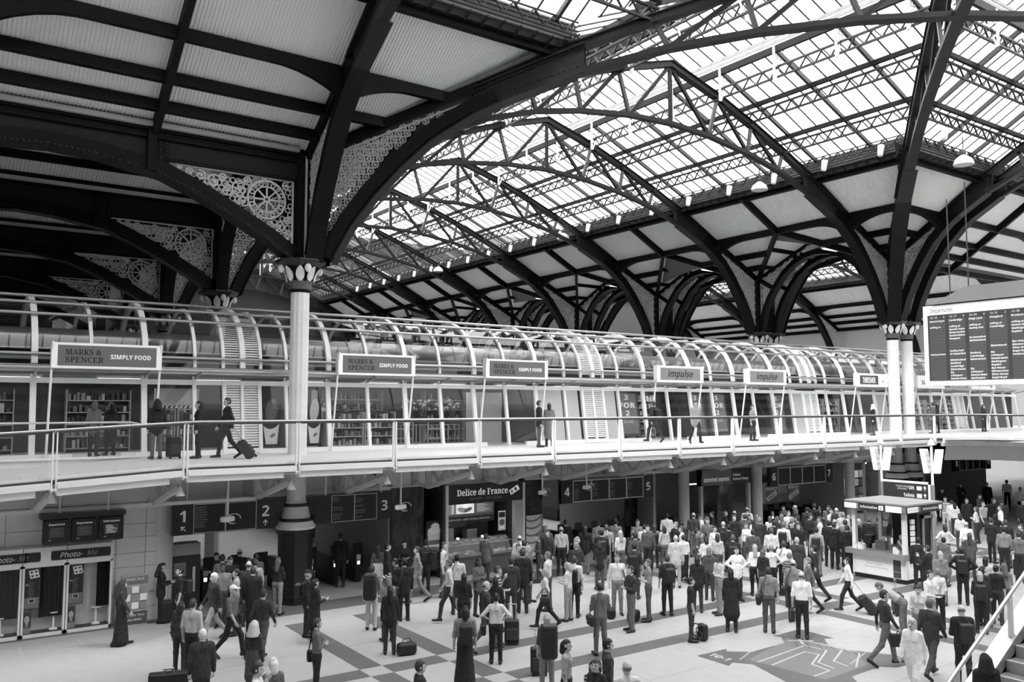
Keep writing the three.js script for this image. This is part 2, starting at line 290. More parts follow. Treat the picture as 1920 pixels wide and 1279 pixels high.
// a slope of the roof: f(s, h, w) maps to a point, w runs along the eaves from w0 to w1, smax(w) is the valley
function slope(label, f, k, w0, w1, valley, o) {
  const root = struct('ceiling_glazing', f(9.9, 18.7, (w0 + w1) / 2), label);
  const cut = poly => valley ? valley.reduce((p, g) => p.length ? clip(p, g) : p, poly) : poly;
  const ok = (s, w) => !valley || valley.every(g => g([s, w]) <= 0.01);
  const rest = paneMats.map(() => new MB()); let count = 0;
  const pitch = BAY / 12, at = o.at || (w => true);
  for (let w = w0; w < w1 - .01; w += pitch) for (let r = 0; r < 4; r++) {
    const [sa, sb, ha, hb] = r < 3 ? [ROWS[r][0], ROWS[r + 1][0], ROWS[r][1], ROWS[r + 1][1]] : [0, 3.15, 23.7, 22.5];
    const poly = cut([[sa, w + .02], [sb, w + .02], [sb, w + pitch - .02], [sa, w + pitch - .02]]); if (poly.length < 3) continue;
    const x = rnd(), m = x < .6 ? 0 : x < .84 ? 1 : x < .96 ? 2 : 3, hh = s => ha + (hb - ha) * (s - sa) / (sb - sa) + .05;
    const pts = poly.map(([s, q]) => f(s, hh(s), q));
    if (at(w) && r < 3 && count < 290) { count++; new MB().poly(pts).build('pane', paneMats[m], root); } else rest[m].poly(pts);
  }
  rest.forEach((b, m) => { if (b.p.length) { const x = b.build('distant_panes', paneMats[m], root); x.userData.kind = 'stuff'; } });
  part('glazing_bars', M.bars, root, b => {
    for (let w = w0; w < w1; w += pitch) for (let r = 0; r < 4; r++) {
      const [sa, sb, ha, hb] = r < 3 ? [ROWS[r][0], ROWS[r + 1][0], ROWS[r][1], ROWS[r + 1][1]] : [0, 3.15, 23.7, 22.5], q = cut([[sa, w - .005], [sb, w - .005], [sb, w + .005], [sa, w + .005]]);
      if (q.length < 3) continue; const S = q.map(p => p[0]), a = Math.min(...S), c = Math.max(...S), hh = s => ha + (hb - ha) * (s - sa) / (sb - sa);
      b.bar(f(a, hh(a), w), f(c, hh(c), w), .06, .05);
    }
  }).userData.kind = 'stuff';
  for (let w = w0 + BAY / 3; w < w1 - 1; w += BAY / 3) {
    let c = 9.9; while (c > 2.9 && !ok(c, w)) c -= .1; if (c < 3.2) continue;
    part('rafter', M.lattice, root, b => b.bar(f(2.88, GLZ(2.88) - .12, w), f(c, GLZ(c) - .12, w), .13, .16));
  }
  const span = s => { let a = w0, c = w1; while (a < c && !ok(s, a)) a += .05; while (c > a && !ok(s, c)) c -= .05; return [a, c]; };
  [[2.88, 21.72, .16, .3], [5.26, 20.62, .16, .2], [7.68, 19.52, .16, .2]].forEach(([s, h, wd, dp], i) => {
    const [a, c] = span(s); if (c - a < 2) return;
    part('purlin', M.girder, root, b => b.bar(f(s, h, a), f(s, h, c), wd, dp));
    part('lattice_purlin', M.lattice, root, b => {
      const hb = i ? h - .28 : h - .75, d = .46;
      b.bar(f(s + .1, hb, a), f(s + .1, hb, c), .1, .08).bar(f(s + .1, hb - d, a), f(s + .1, hb - d, c), .1, .08);
      let up = true; for (let w = a; w < c - .38; w += .38, up = !up) b.bar(f(s + .1, up ? hb - d : hb, w), f(s + .1, up ? hb : hb - d, w + .38), .07, .05);
    });
  });
  { // lantern kerb with slats
    const [a, c] = span(3.0);
    part('lantern_kerb', M.mid, root, b => { for (let j = 0; j < 3; j++) b.bar(f(3.1, 21.95 + j * .22, a), f(3.1, 21.95 + j * .22, c), .05, .14); });
    for (let w = a + 1; w < c; w += BAY / 3) part('lantern_bracket', M.pale, root, b => {
      const ax = nrm(sub(f(4, 20, w), f(3, 20, w))), sd = nrm(sub(f(3, 20, w + 1), f(3, 20, w)));
      b.bar(f(2.75, 21.8, w), f(2.75, 20.3, w), .09, .07).bar(f(3.45, 21.8, w), f(2.8, 20.3, w), .06, .06).bar(f(2.75, 21.8, w), f(3.45, 21.8, w), .07, .06);
      b.ring(f(3.08, 21.48, w), ax, UP, .13, .2, mul(sd, .06), 10).ring(f(3.08, 21.48, w), ax, UP, .03, .07, mul(sd, .06), 8).ring(f(2.93, 21.05, w), ax, UP, .05, .1, mul(sd, .06), 8).ring(f(2.86, 20.76, w), ax, UP, .03, .06, mul(sd, .06), 6);
    }, 'pale pierced bracket');
  }
  { // gutter walkway with lattice rail
    const [a, c] = span(9.9), W = o.noGutter ? 0 : c - a; if (W > 2) {
      part('gutter_upstand', M.gutter, root, b => b.quad(f(10.05, 17.95, a), f(10.05, 17.95, c), f(10.0, 18.78, c), f(10.0, 18.78, a)));
      part('gutter_beam', M.girder, root, b => b.bar(f(10.15, 18.0, a), f(10.15, 18.0, c), .22, .3));
      part('gutter_rail', M.lattice, root, b => {
        for (const h of [18.75, 18.45, 18.3]) b.bar(f(9.75, h, a), f(9.75, h, c), .05, .05);
        let up = true; for (let w = a; w < c - .4; w += .4, up = !up) b.bar(f(9.75, up ? 18.3 : 18.75, w), f(9.75, up ? 18.75 : 18.3, w + .4), .06, .05);
      });
      part('gutter_pipes', M.dark, root, b => { for (const [s, h] of [[9.97, 18.68], [9.97, 18.54], [9.99, 18.4], [10.0, 18.26], [10.0, 18.12]]) b.bar(f(s, h, a), f(s, h, c), .05, .05); });
      part('gutter_brackets', M.girder, root, b => { for (let w = a + .3; w < c; w += .62) b.bar(f(9.6, 17.98, w), f(10.3, 17.84, w), .05, .09); });
    }
  }
}
// corrugated ceiling below the glass with its purlins
function ceiling(name, f, w0, w1, smaxAt, o = {}) {
  const root = struct('ceiling_' + name, f(13, 16.5, (w0 + w1) / 2), o.label);
  const pitch = o.pitch || .105, s0 = o.s0 || 10.15, s1 = o.s1 || 17.1, C = o.C || CE;
  part('corrugated_sheet', M.corr, root, b => {
    const prof = [[0, 0], [.3, .0], [.42, .03], [.85, .03], [1, 0]];
    for (let w = w0; w < w1; w += pitch) for (let i = 0; i + 1 < prof.length; i++) {
      const wa = w + prof[i][0] * pitch, wb = w + prof[i + 1][0] * pitch, ea = prof[i][1], eb = prof[i + 1][1];
      const ma = Math.min(s1, smaxAt(wa)), mb = Math.min(s1, smaxAt(wb)); if (ma <= s0 || mb <= s0) continue;
      b.quad(f(s0, C(s0) + ea, wa), f(ma, C(ma) + ea, wa), f(mb, C(mb) + eb, wb), f(s0, C(s0) + eb, wb));
    }
  });
  part('roof_boarding', M.dark2, root, b => { const n = 12; for (let i = 0; i < n; i++) { const wa = w0 + (w1 - w0) * i / n, wb = w0 + (w1 - w0) * (i + 1) / n, ma = Math.max(s0, Math.min(s1, smaxAt(wa))), mb = Math.max(s0, Math.min(s1, smaxAt(wb))); b.quad(f(s0, C(s0) + .16, wa), f(ma, C(ma) + .16, wa), f(mb, C(mb) + .16, wb), f(s0, C(s0) + .16, wb)); } });
  const runs = s => { const out = []; let on = null; for (let w = w0; w <= w1 + .001; w += .05) { const ok = smaxAt(w) >= s; if (ok && on === null) on = w; if ((!ok || w + .05 > w1) && on !== null) { if (w - on > .5) out.push([on, w]); on = null; } } return out; };
  for (const s of o.purlins || [10.4, 14.8, 15.9, 17.0]) for (const [a, c] of runs(s))
    part('ceiling_purlin', M.iron, root, b => b.bar(f(s, C(s) - .16, a), f(s, C(s) - .16, c), .12, .32).bar(f(s, C(s) - .32, a), f(s, C(s) - .32, c), .24, .04));
  // haunched beams between the frames
  for (const [a0, c0] of o.haunches || []) {
    const s = o.hs || 13.2; let a = a0, c = c0; while (a < c && smaxAt(a) < s) a += .05; while (c > a && smaxAt(c) < s) c -= .05; if (c - a < 1) continue;
    const dep = w => .34 + .6 * Math.pow(Math.max(0, 1 - Math.min(a === a0 ? w - a : 9, c === c0 ? c - w : 9) / 2.0), 2);
    part('haunched_beam', M.iron, root, b => {
      const n = 20; for (let i = 0; i < n; i++) { const wa = a + (c - a) * i / n, wb = a + (c - a) * (i + 1) / n, H = C(s); b.hexa([f(s - .07, H - dep(wa), wa), f(s + .07, H - dep(wa), wa), f(s + .07, H - dep(wb), wb), f(s - .07, H - dep(wb), wb), f(s - .07, H, wa), f(s + .07, H, wa), f(s + .07, H, wb), f(s - .07, H, wb)]); b.hexa([f(s - .14, H - dep(wa) - .03, wa), f(s + .14, H - dep(wa) - .03, wa), f(s + .14, H - dep(wb) - .03, wb), f(s - .14, H - dep(wb) - .03, wb), f(s - .14, H - dep(wa), wa), f(s + .14, H - dep(wa), wa), f(s + .14, H - dep(wb), wb), f(s - .14, H - dep(wb), wb)]); }
    });
  }
  for (const w of o.rafters || []) { const m = Math.min(o.rafterTo || s1, smaxAt(w)); if (m > s0 + .5) part('ceiling_rafter', M.iron, root, b => b.bar(f(s0 + .1, C(s0 + .1) - .2, w), f(m, C(m) - .2, w), .2, .4)); }
  return root;
}
{
  const valley = (w, c, h) => [p => p[0] - HS * Math.abs(p[1] - c) / h];
  const navV = [p => p[0] - HS * (p[1] - TC) / TH];                          // s <= HS (v - TC) / TH
  const bays = []; for (let k = 0; k < NB - 1; k++) bays.push([V0 + BAY * k + .2, V0 + BAY * (k + 1) - .2]);
  const mids = []; for (let k = 0; k < NB - 1; k++) mids.push(V0 + BAY * (k + .5));
  const fr = q => (s, h, w) => P(NC + q * s, h, w);
  slope('glazed roof slope over the nave, on the arcade side', fr(1), 1, TC + .2, VEND, navV, {});
  slope('glazed roof slope over the nave, above the single columns', fr(-1), 1, TC + .2, VEND, navV, {});
  const gab = w => { const m = V0 + BAY * (Math.floor((w - V0) / BAY) + .5); return Math.min(HS, 10.1 + (18.12 - (16.45 - .459 * Math.abs(w - m))) / .53); };
  const sm = w => w >= V0 ? gab(w) : HS * (w - TC) / TH;
  ceiling('nave_east', fr(1), TC + 7, VEND, sm, { haunches: [[TC, V0 - .2], ...bays], rafters: mids, rafterTo: 13.2 });
  ceiling('nave_west', fr(-1), TC + 7, VEND, sm, { haunches: [[TC, V0 - .2], ...bays], rafters: mids, rafterTo: 13.2 });
  // transept arms: far slope (seen) and near slope
  const K = TH / HS, ft = q => (s, h, w) => P(w, h, TC + q * s * K);
  const trE = [p => p[0] - HS * (p[1] - NC) / HS], trW = [p => p[0] - HS * (NC - p[1]) / HS];
  slope('glazed roof slope over the transept, above the departure board', ft(1), K, NC + .2, 80, trE, {});
  slope('glazed roof slope over the transept, behind the departure board', ft(-1), K, NC + .2, 80, trE, { at: () => false });
  slope('glazed roof slope over the crossing, above the single column', ft(1), K, 10.4, NC - .2, trW, {});
  slope('glazed roof slope over the crossing, above the viewer', ft(-1), K, 10.4, NC - .2, trW, { at: () => false });
  const se = w => w >= NC + HS ? HS : w - NC, sw = w => w <= NC - HS ? HS : NC - w;
  ceiling('transept_east', ft(1), NC + 9, 80, se, { haunches: [[NC, 44.2], [46, 55], [55.2, 64]], rafters: [50.5] });
  ceiling('transept_near_east', ft(-1), NC + 9, 80, se, { pitch: .3 });
  ceiling('transept_west', ft(1), -6, NC - 9, sw, { haunches: [[10.6, NC], [1.2, 10.2]], rafters: [5.55, 1.05] });
  ceiling('transept_near_west', ft(-1), -6, NC - 9, sw, { pitch: .3 });
  slope('added glazed roof slope over the west arm of the transept for more light', ft(1), K, -6, 10.4, null, { at: () => false });  // this slope and the next: glazing added to brighten the left side
  slope('added glazed slope over the west arm for more light, above the viewer', ft(-1), K, -6, 10.4, null, { at: () => false });
  // second nave beyond the arcade, seen through its arches
  const C2 = NC + 2 * HS + 1.4, f2 = q => (s, h, w) => P(C2 + q * s, h, w);
  slope('glazed slope of the second nave, nearer to the arcade', f2(-1), 1, V0, V0 + 5 * BAY, null, { at: () => false });
  slope('glazed slope of the second nave, beyond its ridge', f2(1), 1, V0, V0 + 5 * BAY, null, { at: () => false });
  ceiling('second_nave_west', f2(-1), V0, VEND, gab, { pitch: .2, haunches: bays.slice(0, 5), rafters: mids.slice(0, 5), rafterTo: 13.2 });
  ceiling('second_nave_east', f2(1), V0, VEND, () => HS, { pitch: .2, haunches: bays.slice(0, 5) });
  // cross gables over the arcade, with valley beams radiating from the columns
  for (let k = 0; k < NB - 1; k++) {
    const m = V0 + BAY * (k + .5), g = struct('ceiling_cross_gable', P(45.1, 15.5, m));
    for (const q of [-1, 1]) {
      const e = m + q * BAY / 2, A = P(NC + 13.25, 16.45, m), B = P(C2 - 13.25, 16.45, m), D = P(45.8, 14.38, e), E = P(44.4, 14.38, e);
      part('sheet', M.corr, g, b => b.quad(A, B, D, E)); part('boarding', M.dark2, g, b => b.quad(...[A, B, D, E].map(p => add(p, [0, .15, 0]))));
      part('valley_beam', M.iron, g, b => b.bar(add(A, [0, -.15, 0]), add(E, [0, -.15, 0]), .2, .34).bar(add(B, [0, -.15, 0]), add(D, [0, -.15, 0]), .2, .34));
      for (const t of [.35, .7]) part('ceiling_purlin', M.iron, g, b => b.bar(add(mix(A, E, t), [0, -.1, 0]), add(mix(B, D, t), [0, -.1, 0]), .12, .24));
    }
    part('ridge_beam', M.iron, g, b => b.bar(P(NC + 13.25, 16.35, m), P(C2 - 13.25, 16.35, m), .14, .26));
    if (k < 4) { const w = struct('ceiling_cross_gable', P(12, 15.5, m)); for (const q of [-1, 1]) { const A = P(NC - 13.25, 16.6, m), B = P(9.8, 16.8, m), E = P(10.0, 14.5, m + q * BAY / 2); part('sheet', M.corr, w, b => b.tri(A, B, E)); part('boarding', M.dark2, w, b => b.tri(...[A, B, E].map(p => add(p, [0, .15, 0])))); part('valley_beam', M.iron, w, b => b.bar(add(A, [0, -.2, 0]), add(E, [0, -.2, 0]), .2, .34)); } }
  }
  sone('ceiling_valley', M.dark2, b => b.box(46.2, 80, 14.5, 14.7, 26.3, 27).box(-6, 9.6, 14.58, 14.8, 26.3, 27));
}
// ------------------------------------------------------------------ columns
function capital(top, u, v, h0, h1, R) {                                   // bell with leaves under an eight-sided plate
  const H = h1 - h0;
  const root = part('capital', M.iron, top, b => b.lathe(u, v, [[R, h0], [R * 1.12, h0 + .06 * H], [R * 1.12, h0 + .1 * H], [R * 1.2, h0 + .3 * H], [R * 1.35, h0 + .5 * H], [R * 1.75, h0 + .75 * H], [R * 2.1, h0 + .84 * H], [0, h0 + .85 * H]], 16));
  part('abacus', M.black, root, b => b.lathe(u, v, [[0, h0 + .8 * H], [R * 2.1, h0 + .8 * H], [R * 2.6, h0 + .9 * H], [R * 2.7, h0 + .95 * H], [R * 2.7, h1], [0, h1]], 8, false, Math.PI / 8));
  part('ornament_band', M.dark2, root, b => { b.lathe(u, v, [[R * 1.13, h0 + .1 * H], [R * 1.28, h0 + .34 * H], [R * 1.13, h0 + .35 * H]], 16); for (let k = 0; k < 16; k++) { const a = Math.PI * k / 8 + .2, c = P(u + R * 1.26 * Math.cos(a), h0 + .33 * H, v + R * 1.26 * Math.sin(a)); b.ring(c, nrm([-Math.sin(a), 0, -Math.cos(a)]), UP, 0, .05, mul([Math.cos(a), 0, -Math.sin(a)], .02), 8); } });
  for (let k = 0; k < 8; k++) {
    const a = Math.PI * k / 4 + Math.PI / 8, t = [Math.cos(a), 0, -Math.sin(a)], s = [Math.sin(a), 0, Math.cos(a)];
    part('leaf', M.pale, root, b => {
      const pr = [[.34, 1.32, .04], [.42, 1.36, .16], [.52, 1.46, .2], [.62, 1.62, .19], [.7, 1.82, .14], [.78, 2.05, .04]];
      for (let i = 0; i + 1 < pr.length; i++) {
        const q = (j, e, o) => add(add(add(P(u, h0 + pr[j][0] * H, v), t, R * pr[j][1] + .02 + o), s, e * pr[j][2] * R * 2.3), UP, 0);
        b.quad(q(i, -1, 0), q(i, 0, .035), q(i + 1, 0, .035), q(i + 1, -1, 0)).quad(q(i, 0, .035), q(i, 1, 0), q(i + 1, 1, 0), q(i + 1, 0, .035));
        b.quad(q(i, -1, -.02), q(i, 1, -.02), q(i + 1, 1, -.02), q(i + 1, -1, -.02));
      }
    }, 'pale carved leaf');
    if (k % 2) part('bud', M.pale, root, b => { const c = add(P(u, h0 + .72 * H, v), [Math.cos(a + Math.PI / 8), 0, -Math.sin(a + Math.PI / 8)], R * 2.15); b.geo(new THREE.SphereGeometry(.12, 8, 6), new THREE.Matrix4().makeScale(1, 1.2, .8).setPosition(...c)); }, 'pale carved bud');
  }
}
function column(u, v, label, group, o = {}) {
  const t = thing('column', label, 'column', P(u, 0, v), group);
  const R = .3;
  part('shaft', M.column, t, b => {                                         // fluted
    const n = 24, ring = h => Array.from({ length: n }, (_, k) => { const a = 2 * Math.PI * k / n, r = R * (k % 2 ? .955 : 1); return P(u + r * Math.cos(a), h, v + r * Math.sin(a)); });
    const A = ring(o.foot ?? 3.1), B = ring(9.85); for (let k = 0; k < n; k++) b.quad(A[k], B[k], B[(k + 1) % n], A[(k + 1) % n]);
  });
  if (o.base !== false) {
    part('pedestal', M.column, t, b => b.lathe(u, v, [[.38, 2.28], [.6, 2.3], [.62, 2.38], [.56, 2.46], [.52, 2.56], [.46, 2.6], [.36, 3.02], [.33, 3.1], [.3, 3.2]], 20));
    part('band', M.black, t, b => { for (const [h, r] of [[2.6, .5], [3.06, .38]]) b.lathe(u, v, [[r, h - .05], [r + .04, h - .05], [r + .04, h + .05], [r, h + .05]], 20); });
    part('plinth', M.black, t, b => b.lathe(u, v, [[.62, 0], [.62, .25], [.54, .3], [.54, 2.1], [.6, 2.2], [.6, 2.28], [0, 2.28]], 8, false, Math.PI / 8), 'black eight-sided plinth');
  }
  capital(t, u, v, 9.85, 10.9, R);
  part('post', M.iron, t, b => b.box(u - .2, u + .2, 10.9, 14.6, v - .2, v + .2));
  part('drain_strip', M.rodPale, t, b => b.box(u + .02, u + .08, 10.9, 14.35, v - .25, v - .2), 'pale thin downpipe');
  return t;
}
column(10.2, V0, 'fluted white column with leaf capital passing through the deck beside the number two board');
for (let k = 1; k < 5; k++) column(10.2, V0 + BAY * k, k === 1 ? 'white column whose leaf capital shows above the shop vault, behind the single column' : `dark column behind the shop vault, ${ORD[k]} along the single row`, k > 1 ? 'columns far along the single row' : undefined, { base: false, foot: 0 });
for (const u of [44.4, 45.8]) column(u, V0, u < 45 ? 'white column of the pair beside the departure board, the one toward the crossing' : 'white column of the pair beside the departure board, the one toward the far aisle');
for (let k = 1; k < 6; k++) for (const u of [44.4, 45.8]) column(u, V0 + BAY * k, k === 1 ? `column of the second pair, leaf capital showing above the glass vault, ${u < 45 ? 'nave' : 'aisle'} side` : `dark column behind the glass vault, ${ORD[k]} pair from the departure board, ${u < 45 ? 'nave' : 'aisle'} side`, k === 1 ? 'second pair of columns' : 'receding column pairs', { base: false, foot: 0 });

// ------------------------------------------------------------------ arcade arches along the column rows
{
  const hw = BAY / 2;
  const arch = [[4.25, 10.95], [4.15, 11.6], [3.95, 12.25], [3.6, 12.95], [3.1, 13.65], [2.5, 14.35], [1.7, 14.95], [.8, 15.3], [0, 15.4]];
  const build = (t, u, vm) => {
    const S = [1, 0, 0], f = (x, y) => P(u, y, vm + x);
    const full = [...arch.map(p => [-p[0], p[1]]), ...arch.slice(0, -1).reverse()];
    part('arch_rib', M.iron, t, b => b.sweep(full.map(p => f(p[0], p[1] + .14)), .34, .3, S).sweep(full.map(p => f(p[0] * .985, p[1] - .03)), .5, .06, S));
    part('top_rail', M.iron, t, b => b.sweep([f(-hw, 14.35), f(0, 16.45), f(hw, 14.35)], .3, .24, S));
    for (const q of [-1, 1]) {
      part('radial_strut', M.iron, t, b => b.bar(f(q * 1.45, 15.05), f(q * 1.75, 15.65), .26, .2, S)); part('radial_strut', M.iron, t, b => b.bar(f(q * 3.2, 13.6), f(q * 4.45, 14.35), .26, .2, S));
      part('spandrel_panel', M.filigree, t, b => {
        const tab = arch.slice().reverse().map(p => [p[0], p[1] + .33]);
        filigreeFill(b, (x, y) => x > .1 && x < 4.28 && y > lerpTab(tab, x) + .1 && y < 16.45 - .459 * x - .16, .12, 4.3, 11.2, 16.3, (x, y) => f(q * x, y), [0, 0, -1], UP, [.05, 0, 0], .3, .035);
      }, 'pale pierced spandrel panel');
    }
  };
  let first = null;
  for (const [u, n, lab, grp] of [[44.4, 6, 'pierced iron arcade arch between the paired columns above the glass vault', 'arcade arches on the nave side'], [45.8, 6, 'pierced iron arcade arch of the second line behind the paired columns', 'arcade arches on the far side'], [10.2, 4, 'pierced iron arch joining the single columns above the shop vault', 'arches along the single row']])
    for (let k = 0; k < n; k++) {
      if (!first) { first = thing('arcade_arch', 'first ' + lab, 'arch', P(u, 10.9, V0 + BAY * (k + .5)), grp); build(first, u, V0 + BAY * (k + .5)); } else copyOf(first, P(u, 10.9, V0 + BAY * (k + .5)), 0, `${ORD[k]} ${lab}`, grp);
    }
}
// ------------------------------------------------------------------ plate girders of the west aisle
{
  const soff = [[-4.4, 10.9], [-3.6, 11.39], [-2.2, 12.13], [-.3, 13.0], [1.6, 13.3], [2.8, 13.38], [4.0, 13.3], [5.77, 13.0], [6.7, 12.62], [7.69, 12.13], [8.4, 11.75], [9.05, 11.39], [9.86, 10.85]];
  const g0 = thing('plate_girder', 'black arched plate girder with a pale rosette spandrel, running from the single column', 'girder', P(2.8, 14.4, V0));
  const f = (x, y) => P(x, y, V0);
  part('web_plate', M.girder, g0, b => b.prism([[-4.6, 14.4], [-4.6, 13.55], [-.2, 13.5], ...soff.slice(3, 8).map(p => [p[0], p[1] + .3]), [5.8, 13.55], [10.0, 13.55], [10.0, 14.4]], f, [0, 0, .12]));
  part('arch_rib', M.iron, g0, b => b.sweep(soff.map(p => f(p[0] + (p[0] > 2.8 ? .08 : -.08), p[1] + .24)), .36, .42, [0, 0, 1]).sweep(soff.map(p => f(p[0], p[1])), .56, .06, [0, 0, 1]));
  part('top_flange', M.iron, g0, b => b.bar(f(-4.6, 14.38), f(10, 14.38), .5, .08).bar(f(5.9, 13.55), f(9.95, 13.55), .3, .1));
  part('gutter_strip', M.gutter, g0, b => b.box(-6, 9.95, 14.42, 14.56, V0 - .4, V0 - .25), 'pale gutter strip');
  part('stiffener', M.iron, g0, b => b.box(5.35, 5.6, 13.1, 14.5, V0 - .3, V0 - .06).box(5.68, 6.0, 13.1, 14.38, V0 - .1, V0 + .1));
  part('rivets', M.ironEdge, g0, b => { for (let h = 13.2; h < 14.3; h += .12) for (const u of [5.74, 5.92]) b.rod(P(u, h, V0 - .14), P(u, h, V0 - .09), .022, 5); for (let i = 3; i + 1 < soff.length; i++) for (let t = 0; t < 1; t += .12) b.rod(P(soff[i][0] + (soff[i + 1][0] - soff[i][0]) * t, soff[i][1] + (soff[i + 1][1] - soff[i][1]) * t + .1, V0 - .22), P(soff[i][0] + (soff[i + 1][0] - soff[i][0]) * t, soff[i][1] + (soff[i + 1][1] - soff[i][1]) * t + .1, V0 - .18), .022, 5); });
  // rosette and scrolls in the corner panel
  const tab = [[5.8, 13.45], [6.7, 13.1], [7.69, 12.62], [8.4, 12.24], [9.05, 11.86], [9.86, 11.36]];
  const T = [0, 0, .06];
  part('spandrel_frame', M.filigree, g0, b => { b.sweep([f(5.85, 13.49), f(9.88, 13.49), f(9.88, 11.45)], .07, .07, [0, 0, 1]); b.sweep(tab.map(p => f(p[0], p[1])), .07, .06, [0, 0, 1]); }, 'pale spandrel border');
  part('rosette', M.filigree, g0, b => {
    const c = [9.02, 12.78], C = f(...c), X = [1, 0, 0];
    b.ring(C, X, UP, .58, .64, T, 28).ring(C, X, UP, .4, .44, T, 24).ring(C, X, UP, .06, .12, T, 12);
    for (let k = 0; k < 8; k++) { const a = k * Math.PI / 4; b.bar(f(c[0] + .1 * Math.cos(a), c[1] + .1 * Math.sin(a)), f(c[0] + .42 * Math.cos(a), c[1] + .42 * Math.sin(a)), .05, .06, [0, 0, 1]); b.ring(f(c[0] + .51 * Math.cos(a + .39), c[1] + .51 * Math.sin(a + .39)), X, UP, .05, .085, T, 8); b.ring(f(c[0] + .51 * Math.cos(a), c[1] + .51 * Math.sin(a)), X, UP, .03, .06, T, 8); }
  }, 'pale cast rosette');
  part('scrollwork', M.filigree, g0, b => {
    for (const [x, y, r, t, d] of [[8.15, 12.98, .3, 1, 1], [8.3, 12.6, .2, 3, -1], [7.75, 12.9, .22, 2, -1], [7.35, 13.12, .26, 0, 1], [7.6, 13.28, .14, 0, 1], [6.95, 13.25, .17, 2, -1], [6.6, 13.32, .12, 0, 1], [9.65, 13.3, .15, 1, 1], [9.7, 12.2, .16, 1, -1], [9.45, 11.98, .2, 4, 1], [9.72, 11.72, .14, 2, -1], [8.75, 12.16, .17, 2, 1], [9.15, 12.02, .13, 0, -1], [8.05, 12.5, .12, 0, 1], [8.4, 13.32, .13, 4, -1], [9.2, 11.7, .1, 0, 1], [6.3, 13.4, .07, 0, 1], [8.9, 13.44, .08, 0, 1], [7.1, 13.0, .09, 2, 1]]) { scroll(b, f, x, y, r, t, d, T, .045); b.ring(f(x, y), [1, 0, 0], UP, .0, r * .22, T, 6); }
  }, 'pale scrollwork');
  part('lace', M.filigree, g0, b => filigreeFill(b, (x, y) => y < 13.4 && x < 9.8 && y > lerpTab(tab, x) + .1 && Math.hypot(x - 9.02, y - 12.78) > .74, 6.4, 9.8, 11.5, 13.4, f, [1, 0, 0], UP, [0, 0, .04], .17, .018), 'pale pierced lacework');
  for (let k = 1; k < 5; k++) copyOf(g0, P(2.8, 14.4, V0 + BAY * k), 0, `black arched plate girder with pale rosette spandrel, ${ORD[k]} back into the dark aisle`, 'plate girders of the dark aisle');
  // pitched corrugated roofs between the girders
  for (let k = 0; k < 4; k++) {
    const a = V0 + BAY * k, m = a + BAY / 2, root = struct('ceiling_aisle', P(2.8, 15, m));
    part('corrugated_sheet', M.corr, root, b => { for (const q of [-1, 1]) for (let u = -6; u < 9.9; u += .12) { const z = (u0, e, t) => P(u0, 14.6 + 2.2 * t + e, m + q * BAY / 2 * (1 - t)); b.quad(z(u, 0, 0), z(u, 0, 1), z(u + .06, .03, 1), z(u + .06, .03, 0)).quad(z(u + .06, .03, 0), z(u + .06, .03, 1), z(u + .12, 0, 1), z(u + .12, 0, 0)); } });
    for (const q of [-1, 1]) for (const t of [.06, .3, .55, .8]) part('ceiling_purlin', M.iron, root, b => b.bar(P(-6, 14.45 + 2.2 * t, m + q * BAY / 2 * (1 - t)), P(9.9, 14.45 + 2.2 * t, m + q * BAY / 2 * (1 - t)), .14, .3));
    part('roof_boarding', M.dark2, root, b => { for (const q of [-1, 1]) b.quad(P(-6, 14.75, m + q * BAY / 2), P(10, 14.75, m + q * BAY / 2), P(10, 16.95, m), P(-6, 16.95, m)); });
  }
}
// ------------------------------------------------------------------ shell of the hall
{
  sone('floor', M.terrazzo, b => b.box(-7, 84, -.3, 0, -9, 100));
  sone('wall_west', M.grey, b => b.box(-6.6, -6.2, 0, 24, -9, 100));
  sone('wall_east', M.grey, b => b.box(80, 80.4, 0, 26, -9, 100));
  sone('wall_south', M.light, b => b.box(-6.6, 80.4, 0, 26, -9, -8.6));
  sone('wall_north', M.blackMatt, b => b.box(-6.6, 80.4, 0, 26, VEND + .4, VEND + .8));  // near-black colour stands in for the shade of the unlit far end
  sone('ceiling_south', M.light, b => b.box(-6.6, 80.4, 14.4, 14.8, -8.6, TC - TH + .1));
  sone('ceiling_east', M.dark2, b => b.box(NC + 2 * HS + 1.4 + HS, 80.4, 14.4, 14.8, V0, VEND + .5));
  sone('ceiling_aisle_back', M.dark2, b => b.box(-6.6, 10.2, 14.6, 14.9, V0 + 4 * BAY, VEND + .5));
  sone('ceiling_second_end', M.dark2, b => b.box(45, 80, 14.6, 24, V0 + 5 * BAY + .2, V0 + 5 * BAY + .5));
}
